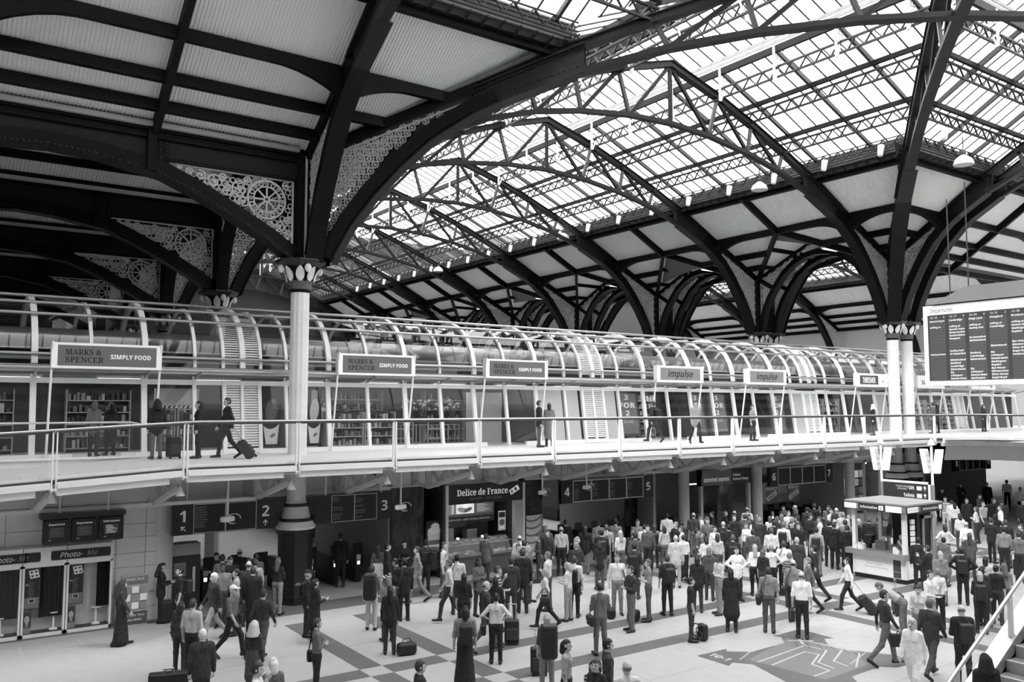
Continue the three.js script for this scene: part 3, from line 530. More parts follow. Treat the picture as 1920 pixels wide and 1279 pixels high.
// ------------------------------------------------------------------ canvases for lettering and print
function canvasTex(w, h, draw) { const c = document.createElement('canvas'); c.width = w; c.height = h; draw(c.getContext('2d'), w, h); const t = new THREE.CanvasTexture(c); t.colorSpace = THREE.SRGBColorSpace; t.anisotropy = 8; return t; }
const g8 = v => { v = Math.round(v); return `rgb(${v},${v},${v})`; };
const rect = (x, c, a, b, w, h) => { x.fillStyle = g8(c); x.fillRect(a, b, w, h); };
const words = (x, t, c, px, py, size, font = 'sans-serif', style = '', align = 'left', maxw) => { x.fillStyle = g8(c); x.font = `${style} ${size}px ${font}`; x.textAlign = align; x.textBaseline = 'middle'; maxw ? x.fillText(t, px, py, maxw) : x.fillText(t, px, py); };
function face(name, tex, o, parent, corners, label) {                      // a printed rectangle: corners lower left, lower right, upper right, upper left as seen
  const g = new THREE.BufferGeometry(), [a, b, c, d] = corners, n = nrm(crs(sub(b, a), sub(d, a)));
  g.setAttribute('position', new THREE.Float32BufferAttribute([...a, ...b, ...c, ...a, ...c, ...d], 3));
  g.setAttribute('normal', new THREE.Float32BufferAttribute([...n, ...n, ...n, ...n, ...n, ...n], 3));
  g.setAttribute('uv', new THREE.Float32BufferAttribute([0, 0, 1, 0, 1, 1, 0, 0, 1, 1, 0, 1], 2));
  if (parent) { parent.updateMatrixWorld(true); g.applyMatrix4(parent.matrixWorld.clone().invert()); }
  const m = new THREE.Mesh(g, o.isMaterial ? o : new THREE.MeshPhysicalMaterial({ map: tex, roughness: .45, side: THREE.DoubleSide, ...o })); m.name = name; if (label) m.userData.label = label;
  m.castShadow = m.receiveShadow = true; (parent || scene).add(m);
  return m;
}
const lit = (tex, k) => ({ emissive: new THREE.Color(k, k, k), emissiveMap: tex });   // a print given a glow through its own picture
const wallFace = (u0, u1, h0, h1, v) => [P(u0, h0, v), P(u1, h0, v), P(u1, h1, v), P(u0, h1, v)];

// ------------------------------------------------------------------ upper walkway
const DK = 4.635, MOD = 3.02, gridU = k => 2.85 + MOD * k;
const deckH = u => u >= 6 ? DK : DK - .054 * (6 - u);
const edge = [];                                                            // plan of the walkway's open edge
for (let u = -5.8; u <= 42.2; u += 1.2) edge.push([u, 23.3]);
for (let a = 0; a <= 90; a += 15) edge.push([43 + 3 * Math.sin(a * Math.PI / 180), 20.3 + 3 * Math.cos(a * Math.PI / 180)]);
edge.push([46, 12], [46, 4]);
const off = (d, h) => edge.map(([u, v], i) => { const a = edge[Math.max(0, i - 1)], b = edge[Math.min(edge.length - 1, i + 1)], l = Math.hypot(b[0] - a[0], b[1] - a[1]); return P(u + (b[1] - a[1]) / l * d, h + deckH(u) - DK, v - (b[0] - a[0]) / l * d); });
{
  const fl = struct('floor_walkway', P(20, DK, 26));
  part('slab', M.light, fl, b => {
    b.box(6, 43, DK - .3, DK, 23.3, 34);
    b.box(43, 80, DK - .3, DK, 23.3, 34);
    b.prism([[43, 23.3], [43, 4], [80, 4], [80, 23.3]].map(p => p), (x, y) => P(x, DK - .15, y), [0, 0, 0]);
    b.hexa([P(-6.2, deckH(-6.2) - .3, 23.3), P(6, DK - .3, 23.3), P(6, DK - .3, 27.8), P(-6.2, deckH(-6.2) - .3, 27.8), P(-6.2, deckH(-6.2), 23.3), P(6, DK, 23.3), P(6, DK, 27.8), P(-6.2, deckH(-6.2), 27.8)]);
    b.box(-6.2, 6, DK - .3, DK, 27.8, 34);
  });
  part('side_wing', M.light, fl, b => { const q = [[43, 23.3]]; for (let a = 0; a <= 90; a += 15) q.push([43 + 3 * Math.sin(a * Math.PI / 180), 20.3 + 3 * Math.cos(a * Math.PI / 180)]); q.push([46, 4], [80, 4], [80, 23.3]); b.prism(q, (x, y) => P(x, DK - .15, y), [0, .3, 0]); });
  for (let u = -2; u < 6; u += .42) part('paving_slab', M.light, fl, b => b.hexa([[u, 0], [u + .4, 0], [u + .4, 1], [u, 1]].map(([x, t]) => P(x, deckH(x) + .002, 23.4 + .62 * t)).concat([[u, 0], [u + .4, 0], [u + .4, 1], [u, 1]].map(([x, t]) => P(x, deckH(x) + .014, 23.4 + .62 * t)))));
  const tr = struct('trim_1', P(20, 4.4, 23.2));
  part('nosing', M.whitePaint, tr, b => b.sweep(off(-.02, DK - .02), .08, .06, [0, 1, 0]));
  part('kerb_channel', M.dark, tr, b => b.sweep(off(.0, DK - .12), .1, .12, [0, 1, 0]));
  // the edge beams, cut at the posts
  const cut = (a, c, d, h, r, name, m) => { const n = Math.max(2, Math.round((c - a) / 1.5)), pts = []; for (let i = 0; i <= n; i++) { const u = a + (c - a) * i / n; pts.push(P(u, h + deckH(u) - DK, 23.3 - d)); } part(name, m, tr, b => b.sweep(pts, r[0], r[1], [0, 0, 1])); };
  for (let k = -3; k < 13; k++) { const a = gridU(k) + .07, c = gridU(k + 1) - .07; cut(a, c, .1, DK - .19, [.24, .15], 'edge_beam', M.white); cut(a, c - .3, .02, DK - .36, [.2, .16], 'lower_beam', M.white); }
  part('edge_beam', M.white, tr, b => b.sweep(off(.1, DK - .19).slice(40), .24, .15, [0, 1, 0]).sweep(off(.02, DK - .36).slice(40), .2, .16, [0, 1, 0]));
  // skirt of the side wing and pale soffit beam
  part('skirt', M.light, tr, b => { const A = off(-.35, DK - .45).slice(41), B = off(-.5, 3.42).slice(41); for (let i = 0; i + 1 < A.length; i++) b.quad(A[i], A[i + 1], B[i + 1], B[i]); });
  part('soffit', M.light, tr, b => b.box(-6.2, 43, 4.24, 4.3, 23.6, 27.4));
  for (let k = -3; k < 14; k++) part('bulkhead_panel', M.stone, tr, b => b.box(gridU(k) + .01, gridU(k + 1) - .01, 3.25, 4.24, 27.42, 27.5));
  part('tie_bar', M.light, tr, b => b.bar(P(-4, 3.34, 26.4), P(8.8, 3.34, 26.4), .07, .1).bar(P(-4, 3.3, 27.38), P(43, 3.3, 27.38), .08, .1));

  // balustrade
  const rail = off(.15, DK + 1.135), bal = thing('balustrade', 'glass balustrade with steel handrail and white posts along the upper walkway edge', 'balustrade', P(20, DK, 23.15));
  part('handrail', M.steel, bal, b => b.tube(rail, .032, 8));
  part('rail_channel', M.dark, bal, b => b.sweep(off(.15, DK + 1.08), .05, .035, [0, 1, 0]));
  const postAt = (u, v, h, du, dv) => part('post', M.whitePaint, bal, b => {
    const c = (x, y) => add(P(u, y, v), [du, 0, -dv], x);                    // tapered twin plates with a round foot
    for (const o of [-.045, .045]) { const n = [-dv, 0, -du]; b.prism([[-.06, h - .3], [.06, h - .3], [.035, h + 1.08], [-.035, h + 1.08]], (x, y) => add(c(o, y), n, x), mul([du, 0, -dv], .03)); b.ring(add(c(o, h - .3), n, 0), n, UP, 0, .07, mul([du, 0, -dv], .03), 12); }
    b.rod(c(-.09, h - .29), c(.09, h - .29), .035, 8).rod(c(0, h + 1.06), c(0, h + 1.14), .02, 6);
  });
  for (let k = -2; k < 14; k++) postAt(gridU(k), 23.15, deckH(gridU(k)), 1, 0);
  postAt(45.2, 22.0, DK, .6, -.8); postAt(46.15, 19.3, DK, 0, -1); postAt(46.15, 16.3, DK, 0, -1);
  for (let k = -2; k < 13; k++) { const a = gridU(k) + .12, c = gridU(k + 1) - .12; part('glass_panel', M.glass, bal, b => b.quad(P(a, deckH(a) - .08, 23.2), P(c, deckH(c) - .08, 23.2), P(c, deckH(c) + 1.05, 23.2), P(a, deckH(a) + 1.05, 23.2))); }
  part('glass_panel', M.glass, bal, b => { const A = off(.12, DK - .05).slice(42), B = off(.12, DK + 1.05).slice(42); for (let i = 0; i + 1 < A.length; i++) b.quad(A[i], A[i + 1], B[i + 1], B[i]); });
  // inner balustrade along the ramp
  const b2 = thing('balustrade', 'low glass balustrade between the ramp and the food shop entrance', 'balustrade', P(1, DK, 27.75));
  part('handrail', M.steel, b2, b => b.tube([P(-6, DK + 1.06, 27.75), P(5.4, DK + 1.06, 27.75), P(5.9, DK + .95, 27.6)], .03, 8));
  part('base_rail', M.whitePaint, b2, b => b.box(-6, 5.8, DK, DK + .06, 27.72, 27.79));
  for (const [a, c] of [[-5.8, -2.7], [-2.6, .5], [.6, 3.4], [3.5, 5.6]]) part('glass_panel', M.glass, b2, b => b.quad(P(a, DK + .05, 27.75), P(c, DK + .05, 27.75), P(c, DK + 1.02, 27.75), P(a, DK + 1.02, 27.75)));

  // cantilever brackets below the deck with lamp cones at their tips
  const bracket = u => {
    const t = thing('deck_bracket', 'pale triangular lattice bracket carrying the upper walkway', 'bracket', P(u, 4.2, 26.4), 'lattice brackets below the walkway');
    part('top_boom', M.grey, t, b => b.bar(P(u, 4.18, 23.7), P(u, 4.18, 27.4), .14, .1));
    part('bottom_boom', M.light, t, b => b.bar(P(u, 4.0, 23.75), P(u, 3.36, 26.42), .14, .12).bar(P(u, 3.36, 26.42), P(u, 3.44, 27.42), .12, .1));
    for (const v of [26.4, 27.38]) part('root_post', M.grey, t, b => { { b.box(u - .13, u + .13, 3.34, 4.18, v - .03, v + .03); for (const h of [3.5, 3.76, 4.02]) for (const x of [-.08, .08]) b.rod(P(u + x, h, v - .05), P(u + x, h, v - .03), .035, 6); } });
    part('lacing', M.grey, t, b => { const z = [[23.9, 4.15], [24.6, 3.85], [25.0, 4.15], [25.7, 3.6], [26.38, 4.15]]; for (let i = 0; i + 1 < z.length; i++) b.bar(P(u, z[i][1], z[i][0]), P(u, z[i + 1][1], z[i + 1][0]), .09, .09); b.prism([[23.72, 4.16], [24.35, 4.16], [24.35, 3.93], [23.72, 4.02]], (x, y) => P(u, y, x), [.05, 0, 0]); });
    part('lamp_cone', M.white, t, b => b.lathe(u + .02, 23.66, [[.13, 3.82], [.02, 4.06], [0, 4.07]], 12), 'white conical lamp');
    part('lamp_disc', M.lampSoft, t, b => b.lathe(u + .02, 23.66, [[.0, 3.86], [.1, 3.85]], 12));
    return t;
  };
  const b0 = bracket(gridU(-1)); b0.userData.label = 'first pale lattice bracket below the walkway, counted from the ramp'; for (let k = 0; k < 13; k++) copyOf(b0, P(gridU(k), 4.2, 26.4), 0, `${ORD[k + 1]} pale lattice bracket below the walkway, counted from the ramp`);
  for (let k = -1; k < 13; k++) { const L = new THREE.SpotLight(0xffffff, 22, 0, 1.15, 1, 2); L.position.set(gridU(k) + .02, 3.83, -23.66); L.target.position.set(gridU(k) + .02, 0, -23.9); L.castShadow = true; L.shadow.radius = 4; scene.add(L, L.target); }
}
// ------------------------------------------------------------------ upper shops: raked front, interior, glass vault
const VF = h => 28.0 + .15 * (h - 4.68);                                     // plan position of the raked front
{
  const fr = struct('wall_shopfront', P(25, DK, 28), 'white raked shopfront of the upper gallery');
  const U0 = -5, U1 = 62;
  part('sill', M.whitePaint, fr, b => { let last = U0; for (const [a, c] of [[3.9, 5.2], [18.4, 20.3], [27.2, 29.6], [33.2, 35.4], [42.2, 44.6]]) { b.box(last, a, DK, DK + .15, 27.93, 28.08); last = c; } b.box(last, U1, DK, DK + .15, 27.93, 28.08); });
  part('head_beam', M.whitePaint, fr, b => b.box(U0, U1, 6.86, 7.02, VF(6.95) - .06, VF(6.95) + .1));
  for (let k = -2; k < 20; k++) for (const half of [0, .5]) {
    const u = gridU(k) + half * MOD; if ([4.36, 7.0].some(x => Math.abs(u - x) < .01)) continue;
    if ([8.89, 23.99, 39.09, 54.19].some(x => Math.abs(u - x) < .3)) continue;                 // louvre doors stand there
    part('mullion', M.whitePaint, fr, b => b.bar(P(u, DK, VF(DK) - .02), P(u, 7.08, VF(7.08) - .02), half ? .11 : .16, .12, [0, 0, 1]).rod(P(u - (half ? .05 : .08), 7.08, VF(7.08) - .02), P(u + (half ? .05 : .08), 7.08, VF(7.08) - .02), .06, 8));
    part('canopy_strut', M.steelDull, fr, b => b.bar(P(u, 7.05, 28.35), P(u + .02, 7.28, 27.35), .05, .07));
  }
  const opaque = [[20.88, 22.32], [22.42, 23.2], [24.68, 25.3], [37.4, 38.4], [45.3, 46.3]];
  for (let k = -2; k < 19; k++) for (const half of [0, .5]) {
    const a = gridU(k) + half * MOD + .08, c = a + MOD / 2 - .16;
    part('glass_pane', M.glass, fr, b => b.quad(P(a, DK + .15, VF(DK + .15)), P(c, DK + .15, VF(DK + .15)), P(c, 6.88, VF(6.88)), P(a, 6.88, VF(6.88))));
  }
  for (const [a, c] of opaque) part('infill_panel', M.grey, fr, b => b.quad(P(a, DK + .15, VF(DK + .15) - .03), P(c, DK + .15, VF(DK + .15) - .03), P(c, 6.88, VF(6.88) - .03), P(a, 6.88, VF(6.88) - .03)), 'plain grey infill panel');
  // louvre doors
  [8.89, 23.99, 39.09, 54.19].forEach((u, i) => {
    const t = thing('louvre_door', ['white twin louvre door beside the wine posters', 'white twin louvre door beside the plain grey panels', 'white twin louvre door between the poster and the off licence', 'white twin louvre door beyond the paired columns'][i], 'door', P(u, DK, 27.95));
    const q = (x, h, o = 0) => P(u + x, h, VF(h) - .06 - o);
    part('frame', M.whitePaint, t, b => { for (const x of [-.58, 0, .58]) b.bar(q(x, DK), q(x, 7.0), x ? .12 : .1, .12, [0, 0, 1]); b.bar(q(-.58, DK + .1), q(.58, DK + .1), .1, .16).bar(q(-.58, 6.92), q(.58, 6.92), .1, .12); });
    part('backing', M.dark, t, b => b.quad(q(-.55, DK, -.05), q(.55, DK, -.05), q(.55, 6.95, -.05), q(-.55, 6.95, -.05)));
    for (const s of [-1, 1]) for (let k = 0; k < 26; k++) { const h = DK + .24 + k * .083; part('slat', M.whitePaint, t, b => b.hexa([q(s * .29 - .22, h, .03), q(s * .29 + .22, h, .03), q(s * .29 + .22, h + .05, -.03), q(s * .29 - .22, h + .05, -.03), q(s * .29 - .22, h + .02, .03), q(s * .29 + .22, h + .02, .03), q(s * .29 + .22, h + .07, -.03), q(s * .29 - .22, h + .07, -.03)])); }
  });
  // shell of the shops
  sone('wall_shop_back', M.dark2, b => b.box(U0, U1, DK, 7.3, 33.0, 33.2));
  sone('ceiling_shops', M.mid, b => b.box(U0, U1, 7.12, 7.2, 28.42, 33.1));
  for (const u of [-5, 11.0, 21.5, 32, 40, 46.8, 62]) sone('wall_shop_side', M.dark2, b => b.box(u - .06, u + .06, DK, 7.12, 28.6, 33));
  // strip lights
  for (let u = -3.6, n = 0; u < 60; u += 3.02, n++) {
    const t = thing('strip_light', `${ORD[n]} fluorescent strip light under the upper shop ceiling, counted from the ramp`, 'light', P(u, 7.1, 30), 'strip lights in the upper shops');
    part('tray', M.white, t, b => b.box(u - .75, u + .75, 7.06, 7.12, 29.35, 29.6)); part('tube', M.lamp, t, b => b.box(u - .7, u + .7, 7.02, 7.06, 29.4, 29.55));
  }
  for (const [a, c, k] of [[-4.5, 10.5, 1.1], [11.5, 21, 1.1], [22, 31.5, 1.3], [32.5, 39.5, 1.3], [40.5, 46.3, 1.2], [47, 61, 1.2]]) { const L = new THREE.RectAreaLight(0xffffff, 3.5 * k, c - a, .5); L.position.set((a + c) / 2, 7.0, -29.9); L.lookAt((a + c) / 2, 4.6, -29.9); scene.add(L); }

  // glass vault over the shops
  const VC = 30.35, HC = 7.42, R = 2.02, arc = (u, r, a) => P(u, HC + r * Math.sin(a), VC - r * Math.cos(a));
  const vt = thing('glass_vault', 'long glass barrel vault with hooped white ribs above the upper shops', 'vault', P(28, 7.3, VC));
  const seg = 14, angs = Array.from({ length: seg + 1 }, (_, i) => Math.PI * i / seg);
  for (let k = -2; k < 19; k++) for (const half of [0, .5]) {
    const u = gridU(k) + half * MOD, a = u + .05, c = u + MOD / 2 - .05;
    const louv = [8.89, 23.99, 39.09, 54.19].some(x => Math.abs(u - x) < .3);
    part('rib', M.whitePaint, vt, b => half ? b.sweep(angs.map(t => arc(u, R + .03, t)), .1, .1, [1, 0, 0]) : b.sweep(angs.map(t => arc(u, R + .1, t)), .17, .13, [1, 0, 0]));
    part('glass_panel', M.glassDim, vt, b => { for (let i = 0; i < seg; i++) b.quad(arc(a, R, angs[i]), arc(c, R, angs[i]), arc(c, R, angs[i + 1]), arc(a, R, angs[i + 1])); });
    if (louv) for (const s of [-1, 1]) { part('rib', M.whitePaint, vt, b => b.sweep(angs.slice(0, 8).map(t => arc(u + s * .62, R + .05, t)), .1, .1, [1, 0, 0])); part('louvre_panel', M.white, vt, b => { for (let t = .06; t < 1.02; t += .042) b.hexa([[.1, 0], [.56, 0]].flatMap(([x]) => [arc(u + s * x, R + .06, t), arc(u + s * x, R + .02, t + .02)]).slice(0, 2).concat([arc(u + s * .56, R + .02, t + .02), arc(u + s * .56, R + .06, t)], [arc(u + s * .1, R + .06, t + .012), arc(u + s * .1, R + .02, t + .03), arc(u + s * .56, R + .02, t + .03), arc(u + s * .56, R + .06, t + .012)])); }); }
    part('rail_stub', M.steelDull, vt, b => { if (!half) { b.bar(arc(u, R + .1, 1.57), P(u, 9.62, 30.3), .05, .05); } else { b.bar(arc(u, R, .72), arc(u, R + .26, .72), .04, .05).bar(arc(u, R, 1.02), arc(u, R + .2, 1.02), .04, .05).bar(arc(u, R, .14), arc(u, R + .2, .14), .04, .05); } });
  }
  part('rail', M.steelDull, vt, b => { for (const [r, t, w] of [[R + .19, 1.555, .055], [R + .2, 1.02, .05], [R + .26, .72, .05], [R + .2, .13, .05]]) b.rod(arc(-6, r, t), arc(61, r, t), w, 8); });
  part('gutter', M.steelDull, vt, b => b.box(-6, 61, 7.28, 7.4, 28.05, 28.3).box(-6, 61, 7.18, 7.24, 27.75, 28.0));
  part('canopy_pipe', M.steelDull, vt, b => b.rod(P(-6, 7.28, 27.38), P(61, 7.28, 27.38), .045, 8));
  // services seen inside the vault
  one('air_duct', M.steelDull, 'silver round air duct running inside the glass vault', 'duct', b => { b.rod(P(-4, 8.35, 31.2), P(60, 8.35, 31.2), .36, 16); for (let u = -3; u < 60; u += 2.4) b.lathe(u, 31.2, [[0, 8]], 3).rod(P(u, 8.35, 31.2), P(u + .06, 8.35, 31.2), .39, 16); }, P(28, 8, 31.2));
  one('cable_tray', M.grey, 'pale cable tray running low inside the glass vault', 'tray', b => b.box(-4, 60, 7.62, 7.72, 29.7, 30.1).box(-4, 60, 7.9, 7.95, 29.0, 29.15), P(28, 7.6, 29.9));
  sone('wall_plenum', M.dark2, b => b.box(-5, 61, 7.2, 8.6, 32.1, 32.2));
}
// ------------------------------------------------------------------ hanging shop signs
{
  const ms = canvasTex(1024, 256, (x, w, h) => { rect(x, 232, 0, 0, w, h); rect(x, 100, 52, 22, w - 104, h - 44); words(x, 'MARKS &', 6, 118, 92, 80, 'serif', 'bold', 'left', 330); words(x, 'SPENCER', 6, 118, 170, 80, 'serif', 'bold', 'left', 350); words(x, 'SIMPLY FOOD', 240, 530, 132, 64, 'sans-serif', 'bold', 'left', 390); });
  const im = canvasTex(1024, 256, (x, w, h) => { rect(x, 236, 0, 0, w, h); rect(x, 128, 68, 30, w - 140, h - 60); words(x, 'impulse', 22, 500, 122, 150, 'sans-serif', 'italic bold', 'center', 560); words(x, 'books and magazines', 70, 600, 203, 24, 'sans-serif', 'bold', 'center', 330); });
  const th = canvasTex(1024, 256, (x, w, h) => { rect(x, 238, 0, 0, w, h); rect(x, 70, 90, 36, 600, 176); words(x, 'THRESHER', 245, 390, 128, 150, 'sans-serif', 'bold', 'center', 420); x.fillStyle = g8(50); x.beginPath(); x.ellipse(850, 150, 16, 22, .4, 0, 7); x.fill(); });
  const su = canvasTex(1024, 256, (x, w, h) => { rect(x, 214, 0, 0, w, h); words(x, 'superdrug', 30, 512, 128, 150, 'sans-serif', 'italic bold', 'center', 820); });
  const list = [[3.17, ms, 'grey sign with serif shop name, over the glass entrance near the ramp'], [11.87, ms, 'grey sign with serif shop name, over the bread and flower windows'], [17.9, ms, 'grey sign with serif shop name, beside the plain grey panels'], [26.95, im, 'grey sign with bold italic lettering, over the shelves of the kiosk shop'], [32.98, im, 'grey sign with bold italic lettering, beside the vault louvres'], [42.0, th, 'white sign with dark panel and tall white letters, beside the paired columns'], [48.0, su, 'pale sign with italic letters partly hidden by the departure board'], [54.2, su, 'pale sign just below the departure board']];
  for (const [u, tex, label] of list) {
    const w = 2.98, v = 27.3, t = thing('shop_sign', label, 'sign', P(u + w / 2, DK, v));
    const bx = part('light_box', M.white, t, b => b.box(u, u + w, 7.26, 8.0, v, v + .22));
    face('sign_face', tex, lit(tex, .24), bx, wallFace(u + .01, u + w - .01, 7.27, 7.99, v - .006));
    for (const x of [u + .03, u + w - .03]) part('pole', M.whitePaint, t, b => b.rod(P(x, DK, 27.86), P(x, 8.02, v - .02), .035, 8));
  }
  // posters in the upper windows
  const three = canvasTex(256, 640, (x, w, h) => { rect(x, 112, 0, 0, w, h); words(x, '3', 240, 128, 70, 110, 'sans-serif', 'bold', 'center'); words(x, 'FOR', 240, 128, 195, 112, 'sans-serif', 'bold', 'center', 230); words(x, '2', 240, 128, 320, 110, 'sans-serif', 'bold', 'center'); words(x, 'BUY 2 GET', 215, 128, 425, 30, 'sans-serif', 'bold', 'center'); words(x, '3RD FREE', 215, 128, 462, 30, 'sans-serif', 'bold', 'center'); words(x, 'impulse', 90, 200, 575, 26, 'sans-serif', 'bold', 'center'); });
  [[25.5, 26.65, 'grey three for two poster by the louvre door'], [30.0, 30.95, 'grey three for two poster with a sign pole before it, nearer the kiosk shelves'], [31.4, 32.5, 'grey three for two poster in the clear bay between two signs'], [35.9, 36.95, 'grey three for two poster behind the second sign pole']].forEach(([a, c, label]) => {
    const t = thing('window_poster', label, 'poster', P((a + c) / 2, DK + .2, 27.95));
    const bd = part('board', M.dark, t, b => b.hexa([0, .03].flatMap(o => [[a - .12, 4.85], [c + .12, 4.85], [c + .12, 6.8], [a - .12, 6.8]].map(([u, h]) => P(u, h, VF(h) + .1 + o)))));
    face('print', three, {}, bd, [P(a, 4.98, VF(4.98) + .09), P(c, 4.98, VF(4.98) + .09), P(c, 6.78, VF(6.78) + .09), P(a, 6.78, VF(6.78) + .09)]);
  });
  const wine = k => canvasTex(256, 512, (x, w, h) => { rect(x, 30, 0, 0, w, h); x.fillStyle = g8(k ? 150 : 24); x.fillRect(70, 0, 116, 190); x.fillStyle = g8(k ? 190 : 90); x.beginPath(); x.ellipse(128, 190, 80, 110, .3, 0, 7); x.fill(); x.fillStyle = g8(225); x.beginPath(); x.moveTo(20, 330); x.quadraticCurveTo(130, 400, 240, 310); x.lineTo(215, 500); x.lineTo(60, 500); x.fill(); x.fillStyle = g8(120); x.beginPath(); x.ellipse(150, 420, 40, 16, -.3, 0, 7); x.fill(); });
  [[9.62, 10.26, 0, 'dark wine bottle poster beside the louvre door'], [11.2, 11.72, 1, 'wine bottle poster behind the single column, by the bread window']].forEach(([a, c, k, label]) => { const t = thing('window_poster', label, 'poster', P((a + c) / 2, DK + .2, 28.2)); part('board', M.dark, t, b => b.box(a, c, 4.85, 6.75, 28.35, 28.38)); face('print', wine(k), {}, t, wallFace(a, c, 4.86, 6.74, 28.34)); });
}
// ------------------------------------------------------------------ goods in the upper shops
{
  const goods = [.03, .08, .16, .3, .5].map(g => G(g, .5));
  function shelves(u0, u1, v, h1, label, group, o = {}) {
    const t = thing('shelf_unit', label, 'shelf', P((u0 + u1) / 2, DK, v), group), D = .42, n = o.n || 4;
    part('back_panel', M.dark2, t, b => b.box(u0, u1, DK, DK + h1, v + D - .03, v + D));
    part('upright', M.grey, t, b => { for (const u of [u0, u1 - .03]) b.box(u, u + .03, DK, DK + h1, v, v + D); });
    const rows = goods.map(() => new MB());
    for (let i = 0; i < n; i++) {
      const h = DK + .12 + i * (h1 - .1) / n;
      part('shelf', M.grey, t, b => b.box(u0 + .03, u1 - .03, h, h + .03, v, v + D - .03));
      for (let u = u0 + .06; u < u1 - .16; u += rr(.1, .19)) { const k = Math.floor(rnd() * 5), w = rr(.07, .13), q = rr(.09, (h1 - .1) / n - .09); o.round ? rows[k].lathe(u + .05, v + .12, [[0, h + .03], [.05, h + .03], [.055, h + .03 + q * .6], [.02, h + .03 + q * .8], [.02, h + .03 + q], [0, h + .03 + q]], 7) : rows[k].box(u, u + w, h + .03, h + .03 + q, v + rr(.02, .06), v + .3); }
    }
    rows.forEach((b, k) => { if (b.p.length) b.build('goods', goods[k], t).userData.kind = 'stuff'; });
    return t;
  }
  let k = 0;
  for (const [a, c] of [[-4.5, -2.2], [-2.1, .3], [.4, 2.7], [4.2, 6.2]]) shelves(a, c, 31.8, 2.1, `tall grocery shelf along the back of the food shop, ${ORD[k++]} from the far corner`, 'back shelves of the food shop', { n: 5 });
  for (const [a, c] of [[-4.4, -1.6], [-.6, 1.9]]) shelves(a, c, 29.2, 1.25, `low produce shelf behind the window beside the ramp, ${a < -2 ? 'farther from' : 'next to'} the entrance`, 'produce shelves by the ramp', { n: 3 });
  shelves(12.2, 13.6, 28.9, 1.35, 'low bakery shelf stacked with bags behind the window', null, { n: 4 }); shelves(13.65, 14.9, 28.9, 1.35, 'low bakery shelf with pale loaves behind the window', null, { n: 4 });
  for (const [a, c] of [[11.3, 13.4], [13.6, 16.0], [18, 20]]) shelves(a, c, 32.2, 2.2, `tall bottle shelf at the back of the bakery, ${ORD[k++ % 4]} from the wine posters`, 'back shelves of the flower shop', { n: 5, round: true });
  for (const [a, c] of [[26.9, 28.2], [28.3, 29.7], [33.1, 34.4]]) shelves(a, c, 30.2, 2.1, `tall magazine shelf in the kiosk shop, ${ORD[k++ % 7]} from the louvre door`, 'shelves of the kiosk shop', { n: 6 });
  for (const [a, c] of [[40.4, 42], [42.1, 43.6], [43.7, 45.2]]) shelves(a, c, 30.6, 2.0, `tall bottle shelf in the off licence, ${ORD[k++ % 10]} along`, 'bottle shelves of the off licence', { n: 5, round: true });
  for (let u = 47.2; u < 58; u += 1.9) shelves(u, u + 1.7, 30.6, 2.0, `tall shelf in the shop beyond the paired columns, number ${k++ - 9} along`, 'shelves beyond the paired columns', { n: 6 });
  { // chiller
    const t = thing('chiller_cabinet', 'glass-doored chiller cabinet with a striped header by the louvre door', 'fridge', P(7.0, DK, 29));
    part('case', M.dark2, t, b => b.box(6.35, 7.7, DK, 6.35, 29.0, 29.7)); part('header', M.grey, t, b => b.box(6.35, 7.7, 6.2, 6.75, 28.9, 29.1));
    part('striped_edge', M.white, t, b => { for (let i = 0; i < 9; i++) b.prism([[6.38 + i * .145, 6.12], [6.45 + i * .145, 6.12], [6.5 + i * .145, 6.2], [6.43 + i * .145, 6.2]], (x, y) => P(x, y, 28.97), [0, 0, .02]); });
    for (const u of [6.4, 7.05]) { part('door', M.steelDull, t, b => b.box(u, u + .04, DK + .1, 6.1, 28.95, 29).box(u + .56, u + .6, DK + .1, 6.1, 28.95, 29).box(u, u + .6, 6.06, 6.1, 28.95, 29)); }
    const rows = goods.map(() => new MB()); for (let i = 0; i < 6; i++) for (let u = 6.45; u < 7.6; u += .1) rows[Math.floor(rnd() * 5)].box(u, u + .07, DK + .15 + i * .24, DK + .32 + i * .24, 28.97, 29.0); rows.forEach((b, q) => { if (b.p.length) b.build('goods', goods[q], t).userData.kind = 'stuff'; });
  }
  // flower display
  const stemM = G(.12, .7), petals = [.25, .5, .8].map(g => G(g, .7));
  for (const [u, v, lab] of [[15.4, 28.8, 'bucket of cut flowers behind the window beside the bakery shelf'], [16.1, 28.9, 'bucket of cut flowers on the metal stand behind the window'], [16.8, 28.8, 'bucket of tall cut flowers beside the window mullion'], [17.4, 29.0, 'bucket of cut flowers nearest the shop doorway'], [.2, 28.6, 'bucket of flowers behind the window beside the ramp'], [1.4, 28.7, 'bucket of mixed flowers next to the entrance by the ramp']]) {
    const t = thing('flower_bucket', lab, 'flowers', P(u, DK, v)), hs = v < 28.75 && u < 3 ? 0 : .55;
    part('stand', M.steelDull, t, b => { for (const [x, z] of [[-.25, -.15], [.25, -.15], [-.25, .15], [.25, .15]]) b.rod(P(u + x, DK, v + z), P(u + x, DK + .3 + hs, v + z), .015, 5); b.box(u - .27, u + .27, DK + .28 + hs, DK + .3 + hs, v - .17, v + .17); });
    part('bucket', M.dark, t, b => b.lathe(u, v, [[.12, DK + .3 + hs], [.17, DK + .62 + hs], [.14, DK + .62 + hs]], 12));
    const heads = petals.map(() => new MB());
